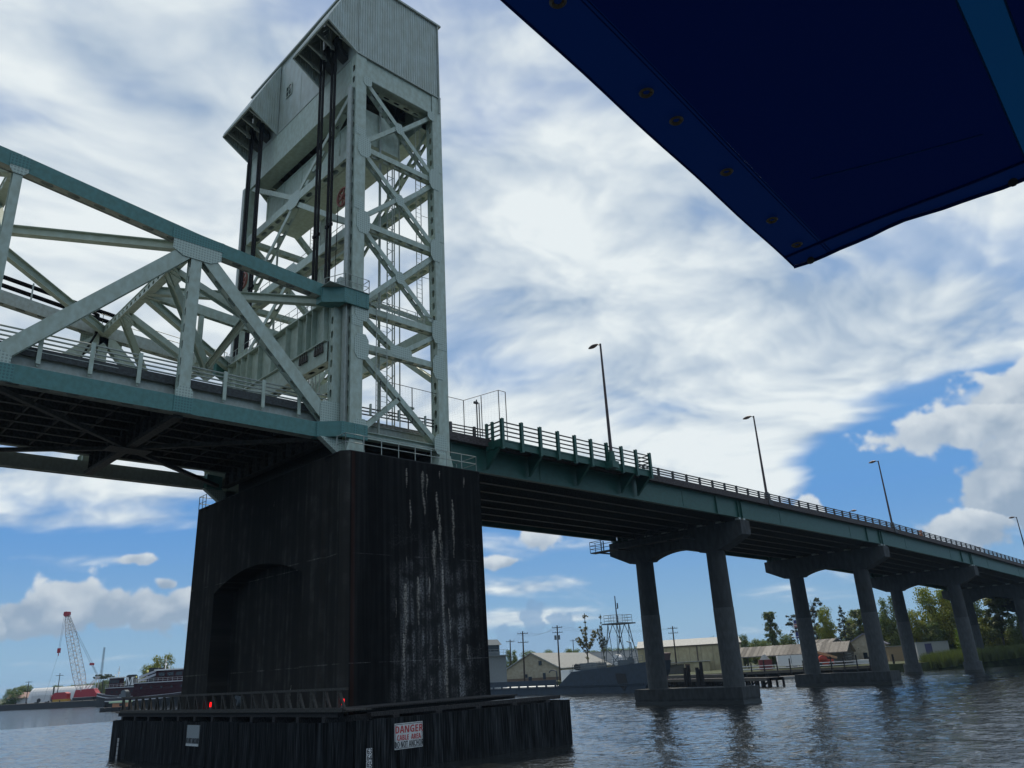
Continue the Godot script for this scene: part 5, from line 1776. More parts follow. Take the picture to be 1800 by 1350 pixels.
	obj("vent_pipe", m, M.ship, t)
	m = MB.new()
	m.tube(Vector3(82.4, 1.26, -49.6), Vector3(82.4, 3.95, -49.6), 1.0, 1.0, 18)
	m.span(Vector3(81.4, 1.26, -53.0), Vector3(83.4, 3.9, -50.8))
	obj("water_tank", m, mat(lin(0.42, 0.46, 0.48), 0.6), t)


# boards, joists and piles of one stretch of dock
func dock_run(t: Node, a: Vector3, b: Vector3, wide: float, y: float, step: float, drop: float, front: bool) -> void:
	var d := (b - a).normalized()
	var s := d.cross(Vector3.UP)
	var n := int(a.distance_to(b) / step)
	var up := Vector3(0, y, 0)
	var m := MB.new()
	m.bar(a + up, b + up, wide, 0.12, s)
	obj("deck", m, M.timber, t)
	for k in [-0.5, 0.5]:
		m = MB.new()
		m.bar(a + up + s * wide * k + Vector3(0, -0.22, 0), b + up + s * wide * k + Vector3(0, -0.22, 0), 0.25, 0.32, s)
		obj("stringer", m, M.wood_gray if k > 0.0 else M.timber, t)
	for i in n + 1:
		for k in [-0.46, 0.46]:
			var p: Vector3 = a.lerp(b, float(i) / n) + s * wide * k
			m = MB.new()
			m.tube(p + Vector3(0, -1.5, 0), p + Vector3(0, y - 0.1, 0), 0.2, 0.18, 8)
			obj("pile", m, M.timber, t)
		if front and i < n and i % 2 == 1:
			m = MB.new()
			m.bar(a.lerp(b, float(i) / n) + Vector3(0, 0.1, 0), a.lerp(b, float(i + 1) / n) + Vector3(0, y - 0.4, 0), 0.14, 0.2, s)
			obj("brace", m, M.timber, t)
	if drop > 0.0:
		m = MB.new()
		m.bar(a + Vector3(0, y * 0.45 - 0.3, 0) + s * 0.3, b + Vector3(0, y * 0.45 - 0.3, 0) + s * 0.3, 0.2, drop, s)
		obj("bulkhead", m, M.timber, t)


func docks() -> void:
	var t := thing("timber_dock", "old dark timber dock on piles behind the columns of the nearest bridge pier", "dock")
	dock_run(t, Vector3(98, 0, -46), Vector3(83.6, 0, -11.3), 3.0, 1.25, 1.5, 0.0, true)
	dock_run(t, Vector3(103, 0, -47), Vector3(92, 0, -22), 2.2, 1.75, 1.8, 1.5, true)
	for q in [[84.4, -25.5, 3.2], [84.9, -25.0, 4.0], [85.3, -25.7, 2.9], [86.6, -29.4, 3.2], [86.9, -28.9, 3.6]]:
		var m := MB.new()
		m.tube(Vector3(q[0], -1.5, q[1]), Vector3(q[0] + 0.1, q[2], q[1]), 0.33, 0.28, 9)
		obj("mooring_pile", m, M.timber, t)
	var w := thing("wharf", "dark timber wharf with pale railings along the right bank", "dock")
	dock_run(w, Vector3(110, 0, -52), Vector3(122, 0, -37), 3.0, 1.35, 2.2, 1.8, false)
	dock_run(w, Vector3(122, 0, -37), Vector3(136, 0, -17.5), 3.0, 1.35, 2.2, 1.8, false)
	for q in [[Vector3(121, 1.4, -40), Vector3(127.5, 1.4, -29.2)], [Vector3(127.8, 1.4, -28.8), Vector3(134.9, 1.4, -18.9)]]:
		for y in [0.55, 1.1]:
			var m := MB.new()
			m.bar(q[0] + Vector3(-1.4, y, 1.0), q[1] + Vector3(-1.4, y, 1.0), 0.05, 0.14, Vector3(1, 0, 0))
			obj("rail", m, mat(lin(0.78, 0.77, 0.74), 0.8), w)
		for i in 6:
			var p: Vector3 = q[0].lerp(q[1], i / 5.0) + Vector3(-1.4, -0.9, 1.0)
			var m := MB.new()
			m.tube(p, p + Vector3(0.1, 2.6 if i % 2 else 3.1, 0), 0.16, 0.14, 7)
			obj("rail_post", m, M.timber, w)
	var f := thing("floating_dock", "pale low floating dock in front of the wharf", "dock")
	var fm := MB.new()
	fm.bar(Vector3(121.5, 0.2, -31.0), Vector3(133.5, 0.2, -16.5), 2.2, 0.35, Vector3(0.7, 0, -0.7))
	obj("float", fm, mat(lin(0.33, 0.32, 0.30), 0.9), f)
	for q in [[137.5, -17.0, 3.5], [139.0, -15.4, 3.3], [135.9, -18.6, 3.6]]:
		var m := MB.new()
		m.tube(Vector3(q[0], -1.0, q[1]), Vector3(q[0], q[2], q[1]), 0.22, 0.2, 8)
		obj("pile", m, M.timber, f)
	# stub piles by the shaded bank
	var nm := ["single broken pile in the water by the shaded right bank", "small stump of a pile far right in the water"]
	for k in 2:
		var m := MB.new()
		var q: Array = [[148.5, -3.0, 1.4], [160.5, 2.2, 0.8]][k]
		m.tube(Vector3(q[0], -1.0, q[1]), Vector3(q[0] - 0.4, q[2], q[1]), 0.25, 0.22, 8)
		tag(obj("broken_pile", m, M.timber), nm[k], "pile")


# a gabled shed: base point, ridge direction, length, half width, eave and ridge heights
func gable_house(called: String, label: String, at: Vector3, dir: Vector3, l: float, hw: float, eave: float, ridge: float, wall: Material, roof: Material, open := false, sheets: Array = []) -> Node3D:
	var t := thing(called, label, "shed" if open else "building", at)
	var u := dir.normalized()
	var s := u.cross(Vector3.UP)
	var y := Vector3.UP
	if not open:
		var m := MB.new()
		var o := u * -l * 0.5
		m.prism(PackedVector3Array([o - s * hw, o + s * hw, o + s * hw + y * eave, o + y * ridge, o - s * hw + y * eave]), u * l)
		obj("wall", m, wall, t)
	else:
		var n := int(l / 5.0)
		for i in n + 1:
			for k in [-1.0, 1.0]:
				var p: Vector3 = u * (-l * 0.5 + 0.4 + (l - 0.8) * i / n) + s * (hw - 0.4) * k
				var m := MB.new()
				m.bar(p, p + y * (eave - 0.1), 0.25, 0.25, u)
				obj("post", m, wall, t)
	for k in [-1.0, 1.0]:
		var a: Vector3 = s * (hw + 0.4) * k + y * (eave - 0.15)
		var b: Vector3 = y * (ridge + 0.1)
		var m := MB.new()
		var nrm: Vector3 = (s * k * (ridge - eave) + y * hw).normalized()
		var cnt := int(l / 0.9)
		for i in cnt:
			var p0 := u * (-l * 0.5 - 0.4 + (l + 0.8) * i / cnt)
			var p1 := u * (-l * 0.5 - 0.4 + (l + 0.8) * (i + 0.86) / cnt)
			var p2 := u * (-l * 0.5 - 0.4 + (l + 0.8) * (i + 1.0) / cnt)
			if sheets.size():
				var ps := MB.new()
				var lift := nrm * rng.randf_range(0.0, 0.03)
				ps.quad(a + p0 + lift, a + p2 + lift + nrm * 0.02, b + p2 + lift + nrm * 0.02, b + p0 + lift, nrm)
				ps.quad(a + p1 + lift + nrm * 0.06, a + p2 + lift + nrm * 0.06, b + p2 + lift + nrm * 0.06, b + p1 + lift + nrm * 0.06, nrm)
				obj("roof_sheet", ps, sheets[rng.randi() % sheets.size()], t)
				continue
			m.quad(a + p0, a + p1, b + p1, b + p0, nrm)
			m.quad(a + p1 + nrm * 0.05, a + p2 + nrm * 0.05, b + p2 + nrm * 0.05, b + p1 + nrm * 0.05, nrm)
		m.quad(a - nrm * 0.12 + u * (-l * 0.5 - 0.4), a - nrm * 0.12 + u * (l * 0.5 + 0.4), b - nrm * 0.12 + u * (l * 0.5 + 0.4), b - nrm * 0.12 + u * (-l * 0.5 - 0.4), -nrm)
		for e in [-1.0, 1.0]:
			m.bar(a + u * (l * 0.5 + 0.4) * e, b + u * (l * 0.5 + 0.4) * e, 0.08, 0.22, u)
		m.bar(a + u * (-l * 0.5 - 0.4), a + u * (l * 0.5 + 0.4), 0.1, 0.2, s)
		obj("roof", m, roof, t)
	return t


func shore_buildings() -> void:
	var rust := ntex(0.025, Color(0.45, 0.42, 0.38), Color(1, 1, 1), 6, 71)
	var cream := textured(lin(0.40, 0.36, 0.27), ntex(0.02, Color(0.85, 0.83, 0.8), Color(1, 1, 1), 4, 72), Vector3(0.1, 0.1, 0.1), 0.85)
	var tan := textured(lin(0.42, 0.38, 0.24), ntex(0.02, Color(0.85, 0.83, 0.8), Color(1, 1, 1), 4, 73), Vector3(0.1, 0.05, 0.1), 0.85)
	var pale_roof := textured(lin(0.42, 0.43, 0.42), ntex(0.02, Color(0.7, 0.7, 0.68), Color(1, 1, 1), 5, 74), Vector3(0.15, 0.15, 0.15), 0.7)
	var old_roof := textured(lin(0.32, 0.31, 0.29), rust, Vector3(0.5, 0.06, 0.5), 0.8)
	var tin := []
	for k in [0.14, 0.22, 0.27, 0.33, 0.42]:
		tin.append(textured(lin(k, k * 0.96, k * 0.9), rust, Vector3(0.2, 0.2, 0.2), 0.8))
	var y := 1.6
	# cream gabled warehouse
	var u := Vector3(0.91, 0, -0.42)
	var g := gable_house("cream_warehouse", "cream gabled warehouse with a long pale roof behind the landing craft", Vector3(112.3, y, -91.5) + u * 30.0, u, 60.0, 7.2, 2.7, 6.4, cream, pale_roof)
	var s := u.cross(Vector3.UP)
	for q in [[-0.5, 0.1, 0.9, 0.9], [3.2, 0.2, 0.7, 1.5], [2.3, 3.5, 0.8, 1.0], [-1.6, 0.8, 0.9, 0.8]]:
		var m := MB.new()
		var p: Vector3 = u * -30.04 + s * q[0] + Vector3(0, q[1], 0)
		m.box(p + Vector3(0, q[3] * 0.5, 0), Vector3(0.06, q[3], q[2]), Basis(u, Vector3.UP, s))
		obj("window", m, M.glass, g)
	var sk := MB.new()
	sk.box(u * -30.03 + Vector3(0, 0.35, 0), Vector3(0.05, 0.7, 14.3), Basis(u, Vector3.UP, s))
	obj("plinth", sk, mat(lin(0.14, 0.10, 0.07), 0.9), g)
	var aw := MB.new()
	aw.box(u * -12.0 + s * 8.3 + Vector3(0, 2.1, 0), Vector3(12.0, 0.15, 2.6), Basis(u, Vector3.UP, s))
	obj("awning", aw, pale_roof, g)
	var sh := MB.new()
	sh.box(u * -12.0 + s * 7.25 + Vector3(0, 1.0, 0), Vector3(9.0, 1.9, 0.1), Basis(u, Vector3.UP, s))
	obj("opening", sh, M.black, g)
	# long gray flat building behind it
	var fb := thing("gray_flat_building", "long gray flat roofed building behind the landing craft mast", "building", Vector3(172, y, -108))
	var fu := Basis(Vector3.UP, deg_to_rad(-46.0))
	var fm := MB.new()
	fm.box(Vector3(0, 3.2, 0), Vector3(32, 6.4, 14), fu)
	obj("wall", fm, mat(lin(0.42, 0.42, 0.42), 0.8), fb)
	fm = MB.new()
	fm.box(Vector3(0, 6.5, 0), Vector3(32.4, 0.2, 14.4), fu)
	obj("roof", fm, pale_roof, fb)
	# tan warehouse: flat front with panel joints, gutter and low annex
	var w := thing("tan_warehouse", "tan metal warehouse with a flat front seen between the first pier columns", "building", Vector3(147, y, -69.0))
	var d := Vector3(9.5, 0, 13.9).normalized()
	var b := d.cross(Vector3.UP)
	var wb := Basis(d, Vector3.UP, b)
	var near := -b if b.dot(EYE - Vector3(147, 0, -69)) < 0.0 else b
	var m := MB.new()
	m.box(near * -9.0 + Vector3(0, 3.15, 0), Vector3(26, 6.3, 18), wb)
	obj("wall", m, tan, w)
	m = MB.new()
	var rq := PackedVector3Array()
	for e in [[0.35, 6.32], [-9.0, 8.1], [-18.3, 6.32]]:
		rq.append(near * e[0] + d * -13.2 + Vector3(0, e[1], 0))
	m.prism(rq, d * 26.4)
	obj("roof", m, pale_roof, w)
	m = MB.new()
	m.box(near * 0.2 + Vector3(0, 6.17, 0), Vector3(26.4, 0.26, 0.2), wb)
	obj("gutter", m, mat(lin(0.09, 0.07, 0.05), 0.7), w)
	for i in 9:
		m = MB.new()
		m.box(near * 0.03 + d * (-11.5 + i * 2.9) + Vector3(0, 3.0, 0), Vector3(0.12, 6.0, 0.06), wb)
		obj("panel_joint", m, mat(lin(0.22, 0.20, 0.13), 0.8), w)
	m = MB.new()
	m.tube(near * 0.2 + d * 2.0 + Vector3(0, 0, 0), near * 0.2 + d * 2.0 + Vector3(0, 6.1, 0), 0.16, 0.16, 6)
	obj("downpipe", m, mat(lin(0.10, 0.08, 0.06), 0.7), w)
	m = MB.new()
	m.box(near * 2.5 + d * -2.5 + Vector3(0, 1.15, 0), Vector3(14, 2.3, 5), wb)
	var an := obj("annex", m, tan, w)
	m = MB.new()
	m.box(near * 2.5 + d * -2.5 + Vector3(0, 2.36, 0), Vector3(14.6, 0.14, 5.6), wb)
	obj("roof", m, pale_roof, an)
	m = MB.new()
	m.box(near * 5.03 + d * -0.8 + Vector3(0, 0.95, 0), Vector3(1.2, 1.9, 0.06), wb)
	obj("door", m, mat(lin(0.12, 0.08, 0.06), 0.8), an)
	# little plank shed at the waterside
	var ps := thing("plank_shed", "small weathered plank shed with a sloping tin roof behind the nearest pier", "shed", Vector3(124.5, y - 0.2, -58.0))
	for i in 9:
		m = MB.new()
		m.box(d * (-1.9 + i * 0.47) + near * 1.2 + Vector3(0, 1.1, 0), Vector3(0.42, 2.2, 0.08), wb)
		obj("plank", m, M.wood_gray, ps)
	m = MB.new()
	m.box(Vector3(0, 1.05, 0), Vector3(4.0, 2.1, 2.3), wb)
	obj("wall", m, M.wood_gray, ps)
	m = MB.new()
	m.box(Vector3(0, 2.35, 0), Vector3(4.6, 0.12, 3.2), wb)
	obj("roof", m, old_roof, ps)
	# open boat shed with a long rusty roof and its gabled end
	var v := Vector3(0.25, 0, 0.97)
	var bs := gable_house("open_boat_shed", "long open shed with a streaked gray metal roof on posts", Vector3(141.5, y, -38.0), v, 24.0, 5.2, 2.8, 4.7, M.wood_gray, old_roof, true, tin)
	var vs := v.cross(Vector3.UP)
	for i in 8:
		m = MB.new()
		m.box(v * 11.9 + Vector3(0, 0.5 + i * 0.5, 0), Vector3(0.08, 0.36, 10.2 - maxf(0.0, i - 4.0) * 2.8), Basis(v, Vector3.UP, vs))
		obj("end_board", m, M.wood_gray, bs)
	m = MB.new()
	m.box(v * 8.5 + vs * -2.0 + Vector3(0, 1.3, 0), Vector3(6.0, 2.6, 5.0), Basis(v, Vector3.UP, vs))
	obj("store_room", m, mat(lin(0.45, 0.44, 0.40), 0.8), bs)
	m = MB.new()
	m.box(v * 7.0 + vs * 0.52 + Vector3(0, 1.0, 0), Vector3(2.4, 1.0, 0.06), Basis(v, Vector3.UP, vs))
	obj("window", m, M.glass, bs)
	gable_house("gabled_shed", "small gabled roof rising just behind the open shed", Vector3(158, y, -38), Vector3(0.5, 0, -0.87), 9.0, 4.0, 3.2, 5.6, M.wood_gray, old_roof, false, tin)
	gable_house("white_house", "pale two storey gabled house with a dark window behind the second pier", Vector3(168.5, y, -32.5), Vector3(0.95, 0, -0.3), 9.0, 4.4, 4.0, 6.4, cream, mat(lin(0.18, 0.18, 0.22), 0.8))
	m = MB.new()
	m.box(Vector3(163.9, 3.0, -31.4), Vector3(0.1, 1.6, 0.9), Basis(Vector3.UP, 0.3))
	tag(obj("shutter", m, M.glass), "narrow dark shuttered window standing on the pale house front", "window")
	var tb := thing("tan_store", "low tan store building between the second and third piers", "building", Vector3(165, y, -24.5))
	m = MB.new()
	m.box(Vector3(0, 1.6, 0), Vector3(4.6, 3.2, 4.0), wb)
	obj("wall", m, mat(lin(0.30, 0.22, 0.13), 0.85), tb)
	m = MB.new()
	m.box(Vector3(0, 3.25, 0), Vector3(5.0, 0.12, 4.4), wb)
	obj("roof", m, pale_roof, tb)
	var ct := thing("gray_container", "pale gray site container with a dark blue door beside the reeds", "container", Vector3(163.5, y, -16.3))
	m = MB.new()
	m.box(Vector3(0, 1.9, 0), Vector3(6.6, 3.6, 3.0), wb)
	obj("body", m, mat(lin(0.38, 0.38, 0.36), 0.8), ct)
	m = MB.new()
	m.box(near * 1.53 + d * -0.9 + Vector3(0, 2.3, 0), Vector3(1.4, 2.2, 0.06), wb)
	obj("door", m, mat(lin(0.08, 0.08, 0.16), 0.7), ct)
	m = MB.new()
	m.box(Vector3(0, 3.74, 0), Vector3(6.8, 0.1, 3.2), wb)
	obj("roof", m, pale_roof, ct)
	# things standing on the wharf
	var bx := thing("white_box_trailer", "white box trailer parked in front of the open shed", "trailer", Vector3(132.0, y, -33.8))
	m = MB.new()
	m.box(Vector3(0, 1.55, 0), Vector3(5.4, 2.1, 2.2), wb)
	obj("body", m, M.white, bx)
	for k in [-0.7, 0.7]:
		m = MB.new()
		m.tube(d * k - near * 1.0 + Vector3(0, 0.4, 0), d * k + near * 1.0 + Vector3(0, 0.4, 0), 0.4, 0.4, 12)
		obj("wheel", m, M.black, bx)
	m = MB.new()
	m.box(near * 1.13 + d * 0.0 + Vector3(0, 1.55, 0), Vector3(0.08, 2.0, 0.04), wb)
	obj("door_seam", m, M.ship_gray, bx)
	var rd := thing("red_shed", "small dark red shed with a white cap left of the white box trailer", "shed", Vector3(127.8, y, -37.4))
	m = MB.new()
	m.box(Vector3(0, 1.0, 0), Vector3(2.6, 2.0, 2.0), wb)
	obj("wall", m, mat(lin(0.16, 0.03, 0.03), 0.7), rd)
	m = MB.new()
	m.tube(Vector3(0, 2.0, 0), Vector3(0, 3.0, 0), 1.1, 0.3, 8)
	obj("cap", m, mat(lin(0.5, 0.5, 0.47), 0.7), rd)
	var th := thing("boom_lift", "orange boom lift with a tan arm parked beside the second pier column", "machine", Vector3(137.0, y, -28.8))
	m = MB.new()
	m.box(Vector3(0, 0.9, 0), Vector3(3.4, 1.0, 2.0), wb)
	m.tube(d * -0.3 - near + Vector3(0, 1.4, 0), d * -0.3 + near + Vector3(0, 1.4, 0), 0.85, 0.85, 12)
	obj("body", m, mat(lin(0.45, 0.06, 0.03), 0.5), th)
	for k in [-1.1, 1.1]:
		m = MB.new()
		m.tube(d * k - near * 1.1 + Vector3(0, 0.45, 0), d * k + near * 1.1 + Vector3(0, 0.45, 0), 0.45, 0.45, 12)
		obj("wheel", m, M.black, th)
	m = MB.new()
	m.bar(d * -2.4 + Vector3(0, 3.3, 0), d * 2.6 + Vector3(0, 1.6, 0), 0.4, 0.5, near)
	obj("arm", m, mat(lin(0.45, 0.28, 0.14), 0.6), th)
	m = MB.new()
	m.box(d * -2.5 + Vector3(0, 1.9, 0), Vector3(0.9, 3.0, 0.5), wb)
	obj("jib", m, mat(lin(0.36, 0.34, 0.28), 0.6), th)
	# small white launch hauled out by the marsh
	var bt := thing("white_skiff", "small white upturned skiff on the grass by the railings", "boat", Vector3(147.5, y, -25.3))
	m = MB.new()
	m.prism(PackedVector3Array([Vector3(-2.2, 0, -0.8), Vector3(-1.8, 0.9, -0.5), Vector3(1.8, 0.9, -0.5), Vector3(2.6, 0, -0.8)]), Vector3(0, 0, 1.6))
	obj("hull", m, M.white, bt)
	bt.rotation.y = -0.8
	# flag pole with two flags
	var fp := thing("flag_pole", "white flag pole behind the open shed", "flag pole", Vector3(151, y, -41.5))
	m = MB.new()
	m.tube(Vector3.ZERO, Vector3(0, 10.2, 0), 0.1, 0.06, 8)
	m.tube(Vector3(0, 6.6, -1.2), Vector3(0, 6.6, 1.2), 0.05, 0.05, 6)
	obj("pole", m, M.white, fp)
	for k in 2:
		var fl := thing("flag", ["striped red and white flag with a blue corner, upper on the pole", "red, white and blue state flag, lower on the pole"][k], "flag", Vector3(151, [10.3, 7.6][k], -41.5))
		var cols := [[Color(0.55, 0.08, 0.09), Color(0.75, 0.73, 0.72)], [Color(0.45, 0.04, 0.06), Color(0.7, 0.68, 0.68)]]
		for i in 7:
			m = MB.new()
			for j in 6:
				var w0 := sin(j * 0.9) * 0.14
				var w1 := sin((j + 1) * 0.9) * 0.14
				var hgt := 0.22 if k == 0 else 0.2
				var p0 := d * (0.1 + j * 0.45) + near * w0 + Vector3(0, 1.6 - i * hgt - j * 0.06, 0)
				var p1 := d * (0.1 + (j + 1) * 0.45) + near * w1 + Vector3(0, 1.6 - i * hgt - (j + 1) * 0.06, 0)
				m.quad(p0, p1, p1 - Vector3(0, hgt, 0), p0 - Vector3(0, hgt, 0), near)
			var cc: Color = cols[k][i % 2] if k == 0 else cols[k][0 if i < 4 else 1]
			obj("stripe", m, mat(cc, 0.8), fl)
		m = MB.new()
		m.quad(d * 0.1 + near * 0.17 + Vector3(0, 1.6, 0), d * 1.2 + near * 0.17 + Vector3(0, 1.46, 0), d * 1.2 + near * 0.17 + Vector3(0, 0.72 if k == 0 else 0.2, 0), d * 0.1 + near * 0.17 + Vector3(0, 0.86 if k == 0 else 0.2, 0), near)
		obj("canton", m, mat(lin(0.04, 0.05, 0.16), 0.8), fl)


func utility_poles() -> void:
	var rows := [[98.7, -80.3, 12.5, "tall wooden utility pole before the cream gable with two pairs of brackets", 3], [107.9, -78.1, 13.6, "wooden utility pole carrying transformers before the pale roof", 1], [127.7, -115.0, 12.4, "slim wooden utility pole left of the cream gable", 0], [214.0, -169.0, 14.5, "distant utility pole just above the pale warehouse roof", 0], [136.8, -66.2, 12.4, "wooden utility pole with double crossarms before the tan warehouse", 2]]
	var tops := []
	for q in rows:
		var t := thing("utility_pole", q[3], "utility pole", Vector3(q[0], 1.5, q[1]), 0.0, "wooden utility poles on the far bank")
		var h: float = q[2] - 1.5
		var m := MB.new()
		m.tube(Vector3.ZERO, Vector3(0.12, h, 0.1), 0.2, 0.14, 8)
		obj("pole", m, M.bark, t)
		var s := Vector3(0.72, 0, 0.69)
		for k in (2 if q[4] > 0 else 1):
			m = MB.new()
			var y := h - 0.5 - k * (1.1 if q[4] != 3 else 1.9)
			m.bar(s * -1.2 + Vector3(0.1, y, 0.1), s * 1.2 + Vector3(0.1, y, 0.1), 0.12, 0.14, Vector3.UP)
			for e in [-1.1, -0.5, 0.5, 1.1]:
				m.tube(s * e + Vector3(0.1, y, 0.1), s * e + Vector3(0.1, y + 0.3, 0.1), 0.05, 0.04, 5)
			obj("crossarm", m, M.bark, t)
		if q[4] == 1:
			for e in [-0.4, 0.4]:
				m = MB.new()
				m.tube(s * e + Vector3(0, h - 3.2, 0), s * e + Vector3(0, h - 2.2, 0), 0.28, 0.28, 10)
				obj("transformer", m, M.ship_gray, t)
		tops.append(Vector3(q[0], 1.5 + h - 0.5, q[1]))
	var link := [[2, 0], [0, 1], [1, 4]]
	for k in 3:
		var m := MB.new()
		for e in [-1.0, 0.0, 1.0]:
			var a: Vector3 = tops[link[k][0]] + Vector3(0.7, 0.2, 0.7) * e
			var b: Vector3 = tops[link[k][1]] + Vector3(0.7, 0.2, 0.7) * e
			for i in 8:
				var t0 := i / 8.0
				var t1 := (i + 1) / 8.0
				m.tube(a.lerp(b, t0) - Vector3(0, 3.2 * t0 * (1.0 - t0), 0), a.lerp(b, t1) - Vector3(0, 3.2 * t1 * (1.0 - t1), 0), 0.012, 0.012, 4, false)
		tag(obj("power_lines", m, M.black), ["sagging power lines between the slim pole and the pole before the cream gable", "sagging power lines between the pole before the gable and the pole with transformers", "sagging power lines from the transformer pole to the double crossarm pole"][k], "wires")


func tug(label: String, at: Vector3, turn: float, l: float, logo: bool) -> void:
	var t := thing("tugboat", label, "tugboat", at, turn)
	# hull as sections from stern to bow: x, half beam, sheer height
	var sec := []
	for i in 13:
		var k := i / 12.0
		sec.append([k * l, l * 0.145 * (1.0 - pow(maxf(0.0, (k - 0.55) / 0.45), 2.4)) * (0.75 + 0.25 * minf(1.0, k * 6.0)) + 0.05, 1.7 + 1.9 * pow(k, 2.2) + 0.35 * pow(1.0 - k, 3.0)])
	var hull := MB.new()
	var belt := MB.new()
	var bul := MB.new()
	for i in 12:
		var a: Array = sec[i]
		var b: Array = sec[i + 1]
		for s in [-1.0, 1.0]:
			hull.quad(Vector3(a[0], -0.6, a[1] * s * 0.85), Vector3(b[0], -0.6, b[1] * s * 0.85), Vector3(b[0], b[2], b[1] * s), Vector3(a[0], a[2], a[1] * s), Vector3(0, 0, s))
			belt.bar(Vector3(a[0], a[2], a[1] * s), Vector3(b[0], b[2], b[1] * s), 0.3, 0.24, Vector3(0, 0, 1))
			bul.quad(Vector3(a[0], a[2], a[1] * s), Vector3(b[0], b[2], b[1] * s), Vector3(b[0], b[2] + 0.9, b[1] * s), Vector3(a[0], a[2] + 0.9, a[1] * s), Vector3(0, 0, s))
			belt.bar(Vector3(a[0], a[2] + 0.9, a[1] * s), Vector3(b[0], b[2] + 0.9, b[1] * s), 0.14, 0.1, Vector3(0, 0, 1))
		hull.quad(Vector3(a[0], a[2], -a[1]), Vector3(b[0], b[2], -b[1]), Vector3(b[0], b[2], b[1]), Vector3(a[0], a[2], a[1]), Vector3.UP)
	hull.quad(Vector3(0, -0.6, -sec[0][1]), Vector3(0, -0.6, sec[0][1]), Vector3(0, sec[0][2] + 0.9, sec[0][1]), Vector3(0, sec[0][2] + 0.9, -sec[0][1]), Vector3(-1, 0, 0))
	obj("hull", hull, M.black, t)
	obj("bulwark", bul, M.maroon_dark, t)
	obj("rub_rail", belt, mat(lin(0.5, 0.5, 0.52), 0.6), t)
	for i in 6:
		var ty := MB.new()
		var x := l * (0.1 + i * 0.13)
		for s in [-1.0, 1.0]:
			ty.tube(Vector3(x, 1.1, s * (l * 0.145 - 0.1)), Vector3(x, 1.1, s * (l * 0.145 + 0.25)), 0.55, 0.55, 12)
		obj("tire_fender", ty, M.black, t)
	var w := l * 0.105
	var d := 2.9 if logo else 3.6
	var deck := MB.new()
	deck.span(Vector3(l * 0.24, 1.7, -w), Vector3(l * 0.80, d + 2.9, w))
	var dk := obj("deckhouse", deck, M.maroon, t)
	for s in [-1.0, 1.0]:
		for i in 5:
			obj("window", one_box(Vector3(l * (0.30 + i * 0.09), d + 1.3, s * (w + 0.02) - 0.02), Vector3(l * (0.30 + i * 0.09) + 0.6, d + 1.9, s * (w + 0.02) + 0.02)), M.glass, dk)
	var band := MB.new()
	band.span(Vector3(l * 0.235, d + 2.9, -w - 0.3), Vector3(l * 0.81, d + 3.15, w + 0.3))
	obj("upper_deck", band, mat(lin(0.45, 0.46, 0.48), 0.6), dk)
	guard(dk, [Vector3(l * 0.24, d + 3.15, -w - 0.2), Vector3(l * 0.24, d + 3.15, w + 0.2), Vector3(l * 0.8, d + 3.15, w + 0.2)], 1.4, 1.0, [0.5, 1.0], M.white, 0.03)
	guard(dk, [Vector3(l * 0.24, d + 3.15, -w - 0.2), Vector3(l * 0.8, d + 3.15, -w - 0.2)], 1.4, 1.0, [0.5, 1.0], M.white, 0.03)
	var ph := MB.new()
	var x0 := l * (0.42 if not logo else 0.56)
	var x1 := l * 0.76
	ph.span(Vector3(x0, d + 3.15, -w * 0.82), Vector3(x1, d + 6.2, w * 0.82))
	var po := obj("pilothouse", ph, M.maroon, t)
	for s in [-1.0, 1.0]:
		for i in 4:
			var xx := lerpf(x0, x1, 0.08 + i * 0.23)
			obj("window", one_box(Vector3(xx, d + 4.6, s * w * 0.83 - 0.02), Vector3(xx + (x1 - x0) * 0.16, d + 5.6, s * w * 0.83 + 0.02)), M.glass, po)
	for i in 4:
		var zz := lerpf(-w * 0.75, w * 0.75, i / 4.0 + 0.02)
		obj("window", one_box(Vector3(x1, d + 4.6, zz), Vector3(x1 + 0.03, d + 5.6, zz + w * 0.32)), M.glass, po)
	var rf := MB.new()
	rf.span(Vector3(x0 - 0.4, d + 6.2, -w * 0.95), Vector3(x1 + 0.6, d + 6.55, w * 0.95))
	obj("roof", rf, M.white, po)
	var ms := MB.new()
	ms.tube(Vector3(x0 + 1.5, d + 6.55, 0), Vector3(x0 + 1.5, d + 10.2, 0), 0.16, 0.08, 8)
	ms.bar(Vector3(x0 + 1.5, d + 9.2, -1.3), Vector3(x0 + 1.5, d + 9.2, 1.3), 0.12, 0.12, Vector3.UP)
	ms.tube(Vector3(x0 + 1.5, d + 8.0, -0.5), Vector3(x0 + 1.5, d + 8.0, 0.5), 0.22, 0.22, 10)
	ms.bar(Vector3(x0 + 2.6, d + 7.4, -1.0), Vector3(x0 + 2.6, d + 7.4, 1.0), 0.12, 0.25, Vector3.UP)
	ms.tube(Vector3(x0 + 2.6, d + 6.5, 0), Vector3(x0 + 2.6, d + 7.4, 0), 0.1, 0.1, 6)
	obj("mast", ms, M.white, po)
	for s in ([0.0] if logo else [-1.0, 1.0]):
		var st := MB.new()
		var sx := l * 0.40
		st.prism(PackedVector3Array([Vector3(sx - 2.2, d + 3.1, s * w * 0.55 - (1.5 if logo else 0.6)), Vector3(sx + 1.5, d + 3.1, s * w * 0.55 - (1.5 if logo else 0.6)), Vector3(sx + 0.9, d + 6.9, s * w * 0.55 - (1.5 if logo else 0.6)), Vector3(sx - 1.6, d + 6.9, s * w * 0.55 - (1.5 if logo else 0.6))]), Vector3(0, 0, 3.0 if logo else 1.2))
		var so := obj("funnel", st, M.black, t)
		var sb := MB.new()
		sb.span(Vector3(sx - 1.75, d + 6.9, s * w * 0.55 - 0.5), Vector3(sx + 0.9, d + 7.1, s * w * 0.55 + 0.5))
